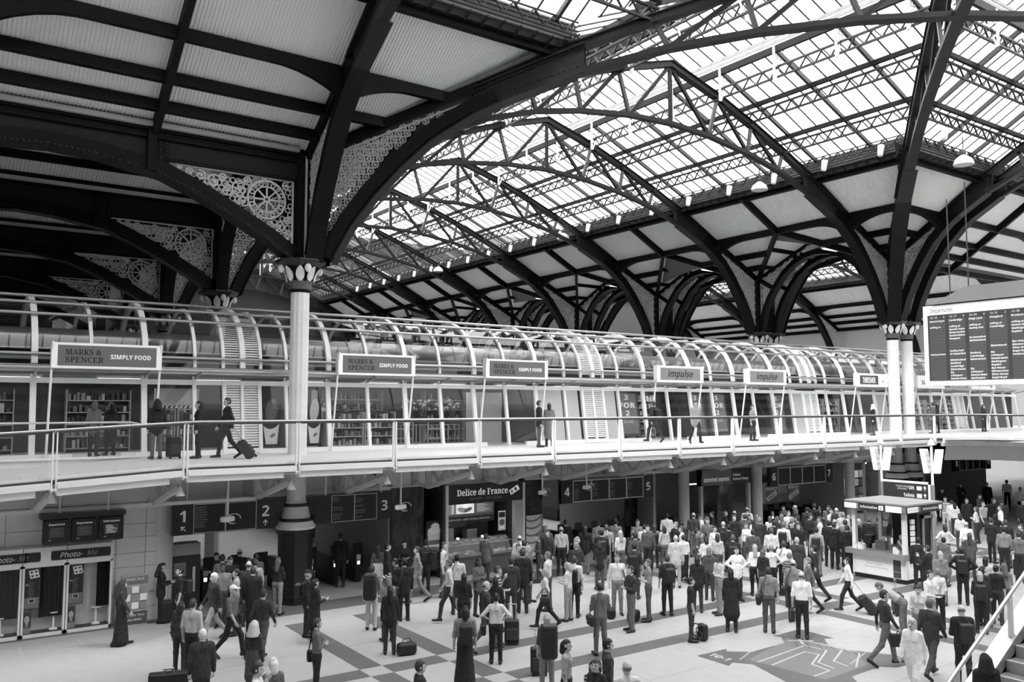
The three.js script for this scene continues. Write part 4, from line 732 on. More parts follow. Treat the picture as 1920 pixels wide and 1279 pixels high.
    part('stems', stemM, t, b => { for (let i = 0; i < 26; i++) { const a = rr(0, 6.3), r = rr(.05, .34), h = DK + hs + rr(.85, 1.25), q = P(u + r * Math.cos(a), h, v + .6 * r * Math.sin(a)); b.rod(P(u, DK + .45 + hs, v), q, .008, 4); heads[i % 3].geo(new THREE.IcosahedronGeometry(rr(.03, .06), 0), new THREE.Matrix4().setPosition(...q)); } });
    heads.forEach((b, i) => b.build('flower_heads', petals[i], t).userData.kind = 'stuff');
  }
  for (const [u, v, h] of [[15.1, 28.75, .95], [16.45, 28.75, 1.05]]) { const t = thing('display_stand', h < 1 ? 'low wire display stand behind the flower window' : 'taller wire display stand behind the flower window', 'stand', P(u, DK, v)); part('frame', M.steelDull, t, b => { for (const x of [-.35, .35]) b.bar(P(u + x, DK, v - .2), P(u + x, DK + h, v - .2), .03, .03); for (const q of [.35, .7, h]) b.bar(P(u - .35, DK + q, v - .2), P(u + .35, DK + q, v - .2), .03, .03); }); }
  // hoarding boards behind the shopfront near the doorway
  one('doorway_recess', M.grey, 'shaded doorway recess beside the third grey sign', 'doorway', b => b.box(18.6, 20.2, DK, 6.75, 29.6, 29.7).box(18.5, 18.6, DK, 6.75, 28.6, 29.7), P(19.4, DK, 29.6));
}
// ------------------------------------------------------------------ concourse floor: dark bands let into the pale terrazzo
{
  const fl = struct('floor_bands', P(20, 0, 16), 'dark terrazzo bands crossing the pale floor');
  const us = [[-4.6, -4.02], [-2.5, -1.92], [8.88, 9.46], [10.96, 11.54], [22.45, 23.03], [24.53, 25.11], [36.0, 36.58], [38.1, 38.68]], vs = [[2.7, 3.3], [4.8, 5.4], [16.22, 16.82], [18.3, 18.92]];
  const edgesU = [-6.2, ...us.flat(), 80], edgesV = [-8.5, ...vs.flat(), 23.9];
  const inU = i => i % 2 === 1, inV = j => j % 2 === 1;
  for (let i = 0; i + 1 < edgesU.length; i++) for (let j = 0; j + 1 < edgesV.length; j++) {
    if (inU(i) === inV(j)) continue;                                        // a crossing of two bands stays pale, as do the fields
    const [a, c] = [edgesU[i], edgesU[i + 1]], [d, e] = [edgesV[j], edgesV[j + 1]], n = Math.max(1, Math.round(Math.max(c - a, e - d) / 2.8));
    for (let k = 0; k < n; k++) { const [p, q, r, s] = c - a > e - d ? [a + (c - a) * k / n, a + (c - a) * (k + 1) / n, d, e] : [a, c, d + (e - d) * k / n, d + (e - d) * (k + 1) / n]; part('dark_tile', M.terrazzoDark, fl, b => b.box(p + .004, q - .004, -.01, .003, r + .004, s - .004)); }
  }
  // border strip before the shops
  part('dark_border', M.terrazzoDark, fl, b => b.box(6.8, 80, -.01, .003, 24.95, 26.2).box(-6, 6.6, -.01, .003, 26.3, 26.7));
  part('joints', M.mid, fl, b => { for (const v of [14.45, 20.9, 11.2, 8.6]) b.box(-6, 60, -.01, .002, v, v + .012); for (const u of [4.4, 13.9, 16.8, 19.7, 28, 31]) b.box(u, u + .012, -.01, .002, -6, 16.2); });
  part('access_cover', M.grey, fl, b => { for (const [a, c, d, e] of [[2.5, 3.9, 24.9, 24.93], [2.5, 3.9, 25.6, 25.63], [2.5, 2.53, 24.9, 25.63], [3.87, 3.9, 24.9, 25.63]]) b.box(a, c, -.01, .004, d, e); });
}
// printed way-finding map stuck to the floor
{
  const out = [[16.22, 15.16], [17.29, 15.16], [17.11, 14.99], [17.6, 14.6], [18.94, 14.66], [19.37, 15.06], [19.27, 15.26], [20.47, 15.3], [20.42, 14.2], [20.16, 14.31], [19.7, 13.85], [19.75, 13.3], [20.04, 12.77], [20.28, 12.4], [20.3, 11.75], [19.38, 11.78], [19.12, 12.06], [17.9, 12.0], [17.23, 11.2], [17.0, 11.2], [16.9, 10.9], [15.9, 10.9], [15.95, 12.0], [16.2, 12.2], [16.79, 13.9], [16.5, 14.29], [16.22, 14.15]];
  const S = new THREE.Shape(out.map(p => new THREE.Vector2(p[0], -p[1]))), g = new THREE.ShapeGeometry(S);
  const W = 5.2, U0 = 15.6, V1 = 15.6, px = (u, v) => [(u - U0) / W * 1024, (V1 - v) / W * 1024];
  const tex = canvasTex(1024, 1024, x => {
    rect(x, 98, 0, 0, 1024, 1024); x.fillStyle = g8(122); x.beginPath(); for (const p of [[17.0, 14.2], [19.4, 14.9], [20, 13.6], [19, 12.3], [17.2, 12.2]]) x.lineTo(...px(...p)); x.fill();
    x.strokeStyle = g8(185); x.lineWidth = 9; const line = pts => { x.beginPath(); pts.forEach((p, i) => i ? x.lineTo(...px(...p)) : x.moveTo(...px(...p))); x.stroke(); };
    line([[17.0, 13.95], [19.2, 14.2], [19.25, 13.6], [18.2, 13.1], [18.1, 12.6]]); line([[17.1, 13.6], [18.7, 13.85], [18.8, 13.5], [17.95, 13.1], [17.85, 12.55], [17.2, 12.5]]); line([[18.5, 12.5], [18.6, 12.95], [19.6, 13.4]]); line([[19.6, 14.5], [19.75, 13.0], [18.6, 12.35]]);
    x.lineWidth = 14; line([[19.2, 14.75], [19.75, 14.35]]); line([[19.25, 14.3], [19.7, 14.8]]);
    x.strokeStyle = g8(76); x.lineWidth = 4; for (let i = 0; i < 6; i++) line([[19.3 + .12 * i, 14.6 - .28 * i], [18.9 + .12 * i, 14.2 - .3 * i]]);
    x.save(); x.translate(...px(16.6, 14.75)); x.rotate(Math.PI / 2); words(x, '10-1', 190, 0, 0, 66, 'sans-serif', 'bold', 'center'); x.restore();
    x.fillStyle = g8(170); for (let i = 0; i < 60; i++) { const [a, c] = px(16.8 + i * .02, 14.35 + i * .008); x.fillRect(a, c, 3, 10); } for (let i = 0; i < 60; i++) { const [a, c] = px(18.7 + i * .02, 12.6 + i * .006); x.fillRect(a, c, 3, 10); }
  });
  const p = g.attributes.position, uv = new Float32Array(p.count * 2); for (let i = 0; i < p.count; i++) { const [a, c] = px(p.getX(i), -p.getY(i)); uv[2 * i] = a / 1024; uv[2 * i + 1] = 1 - c / 1024; }
  g.setAttribute('uv', new THREE.BufferAttribute(uv, 2)); g.rotateX(-Math.PI / 2); g.applyMatrix4(new THREE.Matrix4().makeScale(1, 1, -1)); g.computeVertexNormals();
  const q = g.attributes.position; for (let i = 0; i < q.count; i++) q.setY(i, .005);
  // the shape lies in u and -v already
  for (let i = 0; i < q.count; i++) q.setZ(i, p.getZ(i));
  const m = new THREE.Mesh(g, new THREE.MeshPhysicalMaterial({ map: tex, roughness: .35, side: THREE.DoubleSide })); m.name = 'floor_map'; put(m, 'grey printed map of the station with arrow shapes stuck to the floor', 'map'); m.receiveShadow = true; scene.add(m);
}
// ------------------------------------------------------------------ lower shops and walls behind the concourse
{
  // tiled wall with a rounded end, west of the platform gates
  const w = struct('wall_left', P(1, 0, 26.9), 'pale stone-faced wall with a rounded end');
  const rows = [0, .4, .8, 1.18, 1.56, 1.95, 2.4, 2.78, 3.38];
  const cols = [-6.2, -5, -3.8, -2.6, -1.4, -.2, 1.0, 2.2, 3.4, 4.95, 5.75, 6.05];
  for (let j = 0; j + 1 < rows.length; j++) {
    for (let i = 0; i + 1 < cols.length; i++) part('stone_panel', M.stone, w, b => b.box(cols[i] + .006, cols[i + 1] - .006, rows[j] + .006, rows[j + 1] - .006, 26.82, 26.92));
    part('stone_panel', M.stone, w, b => { for (let k = 0; k < 8; k++) { const a = -Math.PI / 2 + k * Math.PI / 16 * 1.1, c = -Math.PI / 2 + (k + 1) * Math.PI / 16 * 1.1, q = (r, t, h) => P(6.05 + r * Math.cos(t), h, 27.42 + r * Math.sin(t)); b.quad(q(.6, a, rows[j] + .006), q(.6, c, rows[j] + .006), q(.6, c, rows[j + 1] - .006), q(.6, a, rows[j + 1] - .006)); } });
  }
  part('core', M.stone, w, b => b.box(-6.2, 6.05, 0, 4.24, 26.92, 27.6).lathe(6.05, 27.42, [[.57, 0], [.57, 4.2]], 16).box(6.05, 6.6, 0, 4.2, 27.5, 30));
  part('upper_band', M.stone, w, b => b.box(-6.2, 6.05, 3.39, 4.24, 26.85, 26.95));
  // walls and ceilings behind the shop line
  sone('wall_behind_shops', M.mid, b => b.box(-6.2, 6.6, 0, 4.2, 33.5, 33.7).box(14.0, 20.6, 0, 4.2, 31.0, 31.2).box(26.8, 33.6, 0, 4.2, 31, 31.2).box(40.6, 62, 0, 4.2, 31, 31.2));
  sone('ceiling_passage', M.grey, b => b.box(-6.2, 62, 3.5, 3.6, 27.5, 34));
  for (const u of [13.95, 20.6, 26.8, 33.6, 40.6, 47.5]) sone('wall_shop_divider', M.mid, b => b.box(u - .08, u + .08, 0, 3.5, 27.4, 34));
  // far platforms: edge walls, pale paving, a dark train side
  sone('platform_edge', M.terrazzo, b => b.box(6.6, 14, .0, .02, 34, 90).box(20.6, 26.8, 0, .02, 34, 90));
  const train = thing('train', 'dark train carriage standing beyond the ticket gates', 'train', P(16.5, 0, 55)); part('body', M.dark, train, b => b.rbox(17, 2.2, 55, 2.7, 3.2, 38, .2)); part('bogie', M.black, train, b => b.box(15.9, 18.1, 0, .7, 37, 41).box(15.9, 18.1, 0, .7, 69, 73)); for (let i = 0; i < 9; i++) part('window', M.glassDim, train, b => b.box(15.63, 15.645, 1.9, 2.7, 38 + i * 4, 40.6 + i * 4));
  const train2 = copyOf(train, P(29.5, 0, 55), 0, 'dark train carriage standing beyond the middle gates'); void train2;
}
// platform number boards
{
  const rowsOf = (x, x0, y0, w, h, n, c) => { for (let i = 0; i < n; i++) if (rnd() > .25) words(x, ['calling at', 'Stratford', 'Chelmsford', 'Colchester', 'Shenfield', 'Ilford', 'Romford', 'Harold Wood', 'Southend', 'Ipswich'][Math.floor(rnd() * 10)], c, x0 + 8, y0 + 14 + i * h / n, h / n * .7, 'monospace', 'bold', 'left', w * rr(.4, .9)); };
  const board = (u0, u1, cells, left, right, arrowL, arrowR, label, k) => {
    const W = 1024, H = Math.round(1024 * .92 / (u1 - u0)), s = W / (u1 - u0), num = .58 * s;
    const tex = canvasTex(W, H, x => {
      rect(x, 16, 0, 0, W, H); const a = num, c = W - num, n = cells;
      for (let i = 0; i < n; i++) { const x0 = a + (c - a) * i / n + 7, w = (c - a) / n - 14; x.strokeStyle = g8(150); x.lineWidth = 10; x.strokeRect(x0 - 4, 8, w + 8, H - 16); rect(x, 9, x0, 12, w, H - 24); if (k > i) rowsOf(x, x0, 26, w, H - 60, 10, 150); else { x.fillStyle = g8(40); x.fillRect(x0, 22, w, 3); } }
      const y = arrowL || arrowR ? .4 * H : .5 * H;
      words(x, left, 205, num / 2, y, H * .52, 'sans-serif', 'bold', 'center'); words(x, right, 205, W - num / 2, y, H * .52, 'sans-serif', 'bold', 'center');
      const arrow = (cx, cy, r) => { x.save(); x.translate(cx, cy); x.rotate(r); x.strokeStyle = g8(205); x.lineWidth = H * .035; x.beginPath(); x.moveTo(0, H * .1); x.lineTo(0, -H * .09); x.moveTo(-H * .08, 0); x.lineTo(0, -H * .09); x.lineTo(H * .08, 0); x.stroke(); x.restore(); };
      if (arrowL) arrow(num / 2, H * .8, -.8); if (arrowR) arrow(W - num / 2, H * .8, 0);
    });
    const t = thing('platform_board', label, 'sign', P((u0 + u1) / 2, 2.4, 26.5));
    const cs = part('case', M.black, t, b => b.box(u0, u1, 2.38, 3.28, 26.5, 26.68)); face('print', tex, lit(tex, .12), cs, wallFace(u0 + .005, u1 - .005, 2.385, 3.275, 26.494));
    part('hanger', M.light, t, b => { for (const u of [u0 + .4, u1 - .4]) b.rod(P(u, 3.27, 26.58), P(u, 4.24, 26.58), .03, 6); });
  };
  board(6.42, 9.47, 2, '1', '2', 1, 1, 'black platform board numbered one and two with arrows', 1);
  board(10.78, 13.57, 2, '', '3', 0, 0, 'black platform board numbered three beside the column base', 2);
  board(20.9, 25.86, 4, '4', '5', 0, 0, 'black platform board numbered four and five', 4);
  board(33.5, 38.4, 4, '6', '7', 0, 0, 'black platform board numbered six and seven', 0);
  board(50.2, 54.5, 4, '8', '9', 0, 0, 'black platform board beyond the paired columns', 2);
}
// cameras and no smoking notices
{
  for (const [u, v, h, lab] of [[7.55, 25.0, 2.95, 'dome-ended security camera hanging before the number one board'], [13.0, 24.8, 2.95, 'security camera hanging before the number three board'], [19.3, 25.6, 3.0, 'security camera on the corner of the pastry shop'], [21.6, 25.8, 3.05, 'security camera before the number four board']]) {
    const t = thing('security_camera', lab, 'camera', P(u, h, v));
    part('stalk', M.light, t, b => b.rod(P(u, h + .1, v), P(u, 4.24, v), .03, 6)); part('housing', M.light, t, b => b.rbox(u, h, v, .42, .16, .16, .05, .3)); part('cable', M.light, t, b => { const p = []; for (let i = 0; i <= 12; i++) { const a = i / 12 * 5; p.push(P(u + .18 + .2 * Math.cos(a), h + .14 * Math.sin(a), v)); } b.tube(p, .014, 5); });
  }
  const nos = canvasTex(128, 192, x => { rect(x, 190, 0, 0, 128, 192); x.strokeStyle = g8(30); x.lineWidth = 14; x.beginPath(); x.arc(64, 66, 46, 0, 7); x.moveTo(34, 34); x.lineTo(94, 98); x.stroke(); rect(x, 40, 30, 62, 66, 10); rect(x, 25, 14, 140, 100, 40); });
  for (const [u, lab] of [[13.3, 'no smoking notice on the bulkhead by the number three board'], [24.9, 'no smoking notice on the bulkhead over the number five board']]) { const t = thing('notice', lab, 'sign', P(u, 3.4, 27.38)); part('plate', M.white, t, b => b.box(u - .2, u + .2, 3.42, 4.02, 27.39, 27.41)); face('print', nos, {}, t, wallFace(u - .2, u + .2, 3.42, 4.02, 27.385)); }
}
// photo booths against the stone wall
{
  const photo = canvasTex(512, 96, x => { rect(x, 150, 0, 0, 512, 96); x.fillStyle = g8(14); x.beginPath(); x.roundRect(2, 6, 508, 84, 22); x.fill(); words(x, 'Photo-', 210, 70, 50, 66, 'sans-serif', 'italic', 'left', 220); words(x, 'Me', 130, 300, 48, 66, 'sans-serif', 'italic', 'left', 130); });
  const strip = canvasTex(128, 512, x => {
    rect(x, 24, 0, 0, 128, 512); x.save(); x.translate(80, 62); x.rotate(-.16); rect(x, 215, -42, -54, 84, 108); for (const [a, c] of [[-20, -26], [20, -26], [-20, 26], [20, 26]]) { x.fillStyle = g8(30); x.beginPath(); x.arc(a, c, 15, 3.1, 6.3); x.fill(); rect(x, 90, a - 8, c, 16, 14); } x.restore();
    for (let i = 0; i < 15; i++) rect(x, 110, 34, 170 + i * 14, rr(30, 60), 4); words(x, 'ID', 180, 20, 200, 30, 'sans-serif', 'bold', 'center'); rect(x, 105, 0, 372, 128, 140); rect(x, 30, 40, 392, 50, 46); x.strokeStyle = g8(210); x.lineWidth = 5; x.strokeRect(40, 392, 50, 46);
  });
  const portrait = canvasTex(96, 256, x => { rect(x, 60, 0, 0, 96, 256); x.fillStyle = g8(35); x.beginPath(); x.ellipse(48, 90, 40, 60, 0, 0, 7); x.fill(); x.fillStyle = g8(160); x.beginPath(); x.ellipse(48, 100, 30, 44, 0, 0, 7); x.fill(); rect(x, 50, 34, 92, 8, 5); rect(x, 50, 56, 92, 8, 5); rect(x, 80, 38, 122, 20, 6); rect(x, 140, 36, 140, 26, 40); rect(x, 120, 0, 190, 96, 66); });
  const booth = (u0, u1, sign, kind, label) => {
    const v0 = 26.5, v1 = 26.82, t = thing('photo_booth', label, 'booth', P((u0 + u1) / 2, 0, v0)), H = 2.36;
    part('back', M.grey, t, b => b.box(u0, u1, .12, 1.9, v1 - .02, v1)); part('frame', M.light, t, b => { for (const u of [u0, u1 - .05]) b.box(u, u + .05, 0, 1.9, v0, v1); b.box(u0, u1, 1.84, H, v0, v1).box(u0, u1, 0, .1, v0, v1); });
    part('floor_plate', M.dark, t, b => b.box(u0 + .05, u1 - .05, .1, .13, v0, v1));
    face('name_board', photo, lit(photo, .1), t, wallFace(sign[0], sign[1], 1.98, 2.26, v0 - .006));
    const pleats = (a, c, h0) => part('curtain', M.black, t, b => { const n = 14; for (let i = 0; i < n; i++) { const x0 = a + (c - a) * i / n, x1 = a + (c - a) * (i + 1) / n, z = k => v0 + .06 + (k % 2 ? .03 : 0); b.quad(P(x0, h0, z(i)), P(x1, h0, z(i + 1)), P(x1, 1.84, z(i + 1)), P(x0, 1.84, z(i))); } }, 'black pleated curtain');
    const stool = u => part('stool', M.light, t, b => b.lathe(u, v0 + .16, [[.0, .13], [.11, .13], [.1, .16], [.03, .18], [.03, .55], [.12, .57], [.13, .6], [0, .61]], 14), 'pale round stool');
    if (kind === 0) { pleats(u0 + .1, u1 - .08, .55); stool((u0 + u1) / 2 + .1); }
    else {
      const sp = part('selection_panel', M.dark, t, b => b.box(u0 + .06, u0 + .42, .75, 1.82, v0 + .01, v0 + .04)); face('instructions', strip, {}, sp, wallFace(u0 + .06, u0 + .4, .78, 1.8, v0 + .004)); face('portrait_panel', portrait, {}, t, wallFace(u0 + .04, u0 + .24, .13, .72, v0 + .004));
      kind === 1 ? (pleats(u0 + .42, u1 - .06, .5), stool(u1 - .25)) : (pleats(u1 - .38, u1 - .06, .62), stool(u1 - .36));
    }
    return t;
  };
  booth(1.5, 2.6, [1.75, 3.03], 0, 'photo booth with a short curtain over a stool, at the end of the row'); booth(2.62, 3.66, [2.05 + .6, 2.1 + .6], 1, 'photo booth with instruction panel and its curtain drawn closed'); booth(3.68, 4.82, [3.27, 4.77], 2, 'photo booth with open seat and curtain drawn aside');
  // three hanging monitors
  const t = thing('monitor_row', 'row of three black hanging information monitors over the photo booths', 'monitor', P(4, 2.45, 26));
  part('hood', M.black, t, b => b.box(2.93, 5.02, 3.16, 3.3, 25.95, 26.45)); part('hanger', M.light, t, b => { for (const u of [3.4, 4.6]) b.rod(P(u, 3.3, 26.2), P(u, 4.24, 26.2), .03, 6); });
  ['Departures', 'Departures', 'Information'].forEach((s, i) => {
    const u = 3.0 + i * .675, tex = canvasTex(256, 256, x => { rect(x, 10, 0, 0, 256, 256); words(x, s, 200, 128, 40, 34, 'sans-serif', 'bold', 'center'); rect(x, 52, 44, 78, 168, 120); for (let k = 0; k < (i === 2 ? 7 : 5); k++) rect(x, i === 2 ? 190 : 88, 56 + rr(0, 20), 90 + k * 15, rr(70, 130), i === 2 ? 7 : 4); rect(x, 190, 40, 226, 30, 6); });
    const cg = part('casing', M.black, t, b => b.rbox(u + .32, 2.82, 26.15, .64, .68, .3, .06)); const f = face('screen', tex, lit(tex, .35), cg, wallFace(u + .05, u + .59, 2.54, 3.1, 25.99)); f.name = 'screen';
  });
}
// leaflet rack
{
  const top = canvasTex(256, 128, x => { rect(x, 120, 0, 0, 256, 128); words(x, 'Days Out', 230, 128, 44, 40, 'sans-serif', 'bold', 'center'); words(x, 'by train', 40, 128, 90, 30, 'sans-serif', 'bold', 'center'); });
  const low = canvasTex(256, 128, x => { rect(x, 80, 0, 0, 256, 128); words(x, 'for Less Than', 200, 128, 36, 32, 'sans-serif', 'bold', 'center', 230); words(x, 'you think', 220, 128, 80, 32, 'sans-serif', 'bold', 'center', 230); });
  const t = thing('leaflet_rack', 'tall leaflet rack with rows of pockets against the stone wall', 'rack', P(5.4, 0, 26.3));
  part('board', M.grey, t, b => b.box(5.05, 5.75, 0, 1.4, 26.3, 26.5)); face('header', top, {}, t, wallFace(5.06, 5.74, 1.14, 1.38, 26.294)); face('footer', low, {}, t, wallFace(5.06, 5.74, .04, .4, 26.294));
  for (let r = 0; r < 3; r++) for (let c = 0; c < 3; c++) part('leaflet', (r + c) % 2 ? M.white : M.mid, t, b => b.box(5.09 + c * .22, 5.27 + c * .22, .48 + r * .22, .66 + r * .22, 26.25, 26.29));
}
// ticket gates and ticket machine
{
  const gate = (u, v, label, grp) => { const t = thing('ticket_gate', label, 'gate', P(u, 0, v), grp); const cb = part('cabinet', M.black, t, b => b.rbox(u, .5, v, .26, 1.0, 1.5, .06)); part('reader', M.grey, cb, b => b.box(u - .08, u + .08, .78, .96, v - .77, v - .75)); part('display', M.lampSoft, cb, b => b.box(u - .05, u + .05, .62, .74, v - .77, v - .755)); part('paddle', M.dark, t, b => b.box(u + .13, u + .5, .45, 1.25, v - .03, v + .0)); return t; };
  for (let i = 0; i < 8; i++) gate(7.0 + i * .88, 29.0, i < 4 ? `${ORD[i]} black ticket gate below the number one and two board` : `${ORD[i - 4]} black ticket gate below the number three board`, i < 4 ? 'gates to platforms one and two' : 'gates to platform three');
  for (let i = 0; i < 6; i++) gate(21.3 + i * .92, 28.6, `${ORD[i]} black ticket gate below the four and five board`, 'gates to platforms four and five');
  for (let i = 0; i < 6; i++) gate(34.4 + i * .95, 28.6, `${ORD[i]} black ticket gate below the six and seven board`, 'gates to platforms six and seven');
  const t = thing('ticket_machine', 'dark ticket machine with a pale slot beside the rounded wall end', 'machine', P(7.1, 0, 27.6)); part('body', M.dark, t, b => b.rbox(7.05, .8, 27.9, 1.0, 1.6, .6, .04)); part('header', M.grey, t, b => b.box(6.56, 7.54, 1.6, 1.95, 27.65, 28.2)); part('slot', M.light, t, b => b.box(7.3, 7.38, .5, 1.25, 27.56, 27.6)); part('screen', M.mid, t, b => b.box(6.75, 7.1, 1.0, 1.4, 27.58, 27.6));
  const sb = canvasTex(128, 128, x => { rect(x, 24, 0, 0, 128, 128); for (let k = 0; k < 6; k++) rect(x, 170, 16, 18 + k * 17, rr(40, 96), 7); });
  const a = thing('sign_board', 'dark notice board on legs standing beyond the gates', 'sign', P(7.6, 0, 38)); part('panel', M.black, a, b => b.box(7.0, 8.4, 1.1, 2.2, 38, 38.06)); face('print', sb, {}, a, wallFace(7.05, 8.35, 1.15, 2.15, 37.99)); part('leg', M.dark, a, b => { for (const u of [7.1, 8.3]) b.rod(P(u, 0, 38.03), P(u, 1.1, 38.03), .03, 6); });
}
// ------------------------------------------------------------------ pastry shop under the walkway
{
  const name = canvasTex(1024, 224, x => { rect(x, 12, 0, 0, 1024, 224); words(x, 'Delice de France', 240, 120, 92, 104, 'serif', 'bold', 'left', 690); words(x, 'PATISSERIE  -  BOULANGERIE', 110, 290, 172, 34, 'sans-serif', '', 'left', 480); x.save(); x.translate(900, 96); x.rotate(-.5); rect(x, 225, -70, -34, 140, 66); rect(x, 90, -52, -22, 28, 40); rect(x, 40, 6, -22, 30, 40); x.restore(); });
  const menu = canvasTex(1024, 192, x => { rect(x, 60, 0, 0, 1024, 192); rect(x, 170, 0, 10, 110, 150); rect(x, 105, 110, 16, 270, 150); for (let k = 0; k < 7; k++) { rect(x, 215, 130, 34 + k * 18, rr(70, 130), 7); rect(x, 215, 320, 34 + k * 18, 34, 7); } rect(x, 205, 390, 0, 300, 160); x.fillStyle = g8(120); x.beginPath(); x.ellipse(500, 110, 90, 34, .2, 0, 7); x.fill(); x.fillStyle = g8(70); x.beginPath(); x.ellipse(590, 110, 70, 26, -.3, 0, 7); x.fill(); x.fillStyle = g8(235); x.beginPath(); x.ellipse(560, 50, 60, 26, -.3, 0, 7); x.fill(); rect(x, 80, 720, 10, 280, 150); for (let k = 0; k < 8; k++) rect(x, 170, 740, 26 + k * 16, rr(80, 220), 6); });
  const strip = canvasTex(1024, 64, x => { rect(x, 14, 0, 0, 1024, 64); words(x, 'GREAT TASTING CAPPUCCINO   GREAT TASTING CAPPUCCINO', 150, 512, 34, 40, 'sans-serif', 'bold', 'center', 990); });
  const small = canvasTex(128, 256, x => { rect(x, 190, 0, 0, 128, 256); rect(x, 40, 10, 16, 108, 70); x.fillStyle = g8(90); x.beginPath(); x.ellipse(64, 150, 48, 40, 0, 0, 7); x.fill(); rect(x, 240, 30, 206, 70, 24); });
  const t = thing('pastry_shop', 'small lit pastry shop with a black name board and glazed counter', 'shop', P(17.7, 0, 27));
  part('fascia', M.black, t, b => b.box(16.02, 19.45, 2.6, 3.3, 27.0, 27.3)); face('name_board', name, lit(name, .35), t, wallFace(16.05, 19.42, 2.61, 3.29, 26.994));
  part('post', M.light, t, b => b.box(15.98, 16.08, 0, 3.3, 26.97, 27.05).box(19.4, 19.5, 0, 3.25, 26.97, 27.05)); part('side_pier', M.grey, t, b => b.box(19.05, 19.4, 0, 2.6, 27.0, 27.2));
  part('side_wall', M.dark, t, b => b.box(15.9, 15.98, 0, 3.4, 27.05, 30).box(19.45, 19.55, 0, 3.4, 27.05, 30).box(15.9, 19.5, 2.62, 2.68, 27.3, 30)); part('back_wall', M.mid, t, b => b.box(15.98, 19.45, 0, 2.62, 29.5, 29.6));
  for (let i = 0; i < 10; i++) for (let j = 0; j < 4; j++) part('tile', M.light, t, b => b.box(17.2 + i * .12, 17.31 + i * .12, 1.38 + j * .12, 1.49 + j * .12, 29.47, 29.5));
  face('menu_board', menu, lit(menu, .7), t, wallFace(16.2, 19.0, 1.96, 2.5, 28.4)); part('menu_case', M.dark, t, b => b.box(16.15, 19.05, 1.7, 2.55, 28.42, 28.55)); face('slogan_strip', strip, lit(strip, .3), t, wallFace(16.2, 18.9, 1.74, 1.92, 28.41)); face('side_poster', small, lit(small, .3), t, wallFace(18.95, 19.3, 1.35, 2.1, 28.0));
  part('counter', M.dark2, t, b => b.box(16.1, 19.2, 0, .62, 27.05, 27.75).box(16.1, 19.2, .62, .68, 27.0, 27.8)); part('display_shelf', M.steelDull, t, b => b.box(16.1, 19.2, .66, .7, 27.05, 27.7).box(16.1, 19.2, 1.06, 1.09, 27.25, 27.75)); part('counter_glass', M.glass, t, b => b.quad(P(16.1, .68, 27.05), P(19.2, .68, 27.05), P(19.2, 1.3, 27.3), P(16.1, 1.3, 27.3)));
  const pm = [.25, .45, .65].map(g => G(g, .6)); 
  for (let i = 0; i < 66; i++) { const lo = i % 3 ? 1 : 0, u = 16.25 + rnd() * 2.8; part('pastry', pm[i % 3], t, b => b.geo(new THREE.SphereGeometry(rr(.05, .085), 7, 5), new THREE.Matrix4().makeScale(1.5, .7, 1).setPosition(u, lo ? .75 : 1.14, -(lo ? rr(27.1, 27.6) : rr(27.35, 27.65))))); }
  part('coffee_machine', M.steelDull, t, b => b.rbox(16.9, 1.28, 28.9, .9, .5, .5, .05).rbox(18.2, 1.2, 28.9, .5, .4, .4, .05)); part('back_counter', M.dark2, t, b => b.box(16, 19.4, 0, 1.02, 28.7, 29.4));
  part('strip_lamp', M.lamp, t, b => b.box(16.3, 19.1, 2.56, 2.6, 27.5, 27.56)); const L = new THREE.RectAreaLight(0xffffff, 9, 2.8, .15); L.position.set(17.7, 2.54, -27.6); L.lookAt(17.7, 0, -27.9); scene.add(L);
  for (const [u, v, lab] of [[16.62, 27.2, 'small spotlight over the pastry counter, by the pale post'], [17.7, 27.2, 'small spotlight over the middle of the pastry counter']]) one('spotlight', M.lampSoft, lab, 'light', b => b.lathe(u, v, [[0, 1.3], [.05, 1.3], [.06, 1.36], [0, 1.38]], 10), P(u, 1.3, v));
  // posters to both sides
  const cup = canvasTex(256, 512, x => { rect(x, 22, 0, 0, 256, 512); x.fillStyle = g8(220); x.beginPath(); x.moveTo(20, 120); x.lineTo(250, 120); x.lineTo(215, 500); x.lineTo(55, 500); x.fill(); x.fillStyle = g8(240); x.beginPath(); x.ellipse(140, 105, 118, 40, 0, 0, 7); x.fill(); x.beginPath(); x.ellipse(160, 60, 80, 40, 0, 0, 7); x.fill(); rect(x, 110, 32, 210, 210, 50); });
  const wrap = canvasTex(256, 512, x => { rect(x, 200, 0, 0, 256, 512); x.strokeStyle = g8(110); x.lineWidth = 22; for (let k = 0; k < 7; k++) { x.beginPath(); x.moveTo(-20, 40 + k * 85); x.quadraticCurveTo(120, 110 + k * 85, 280, 10 + k * 85); x.stroke(); } });
  const dk = (seedv) => canvasTex(256, 512, x => { rect(x, 14, 0, 0, 256, 512); for (let k = 0; k < 60; k++) { x.fillStyle = g8(rr(14, 60)); x.beginPath(); x.ellipse(rr(0, 256), rr(0, 512), rr(6, 34), rr(20, 90), rr(-.5, .5), 0, 7); x.fill(); } void seedv; });
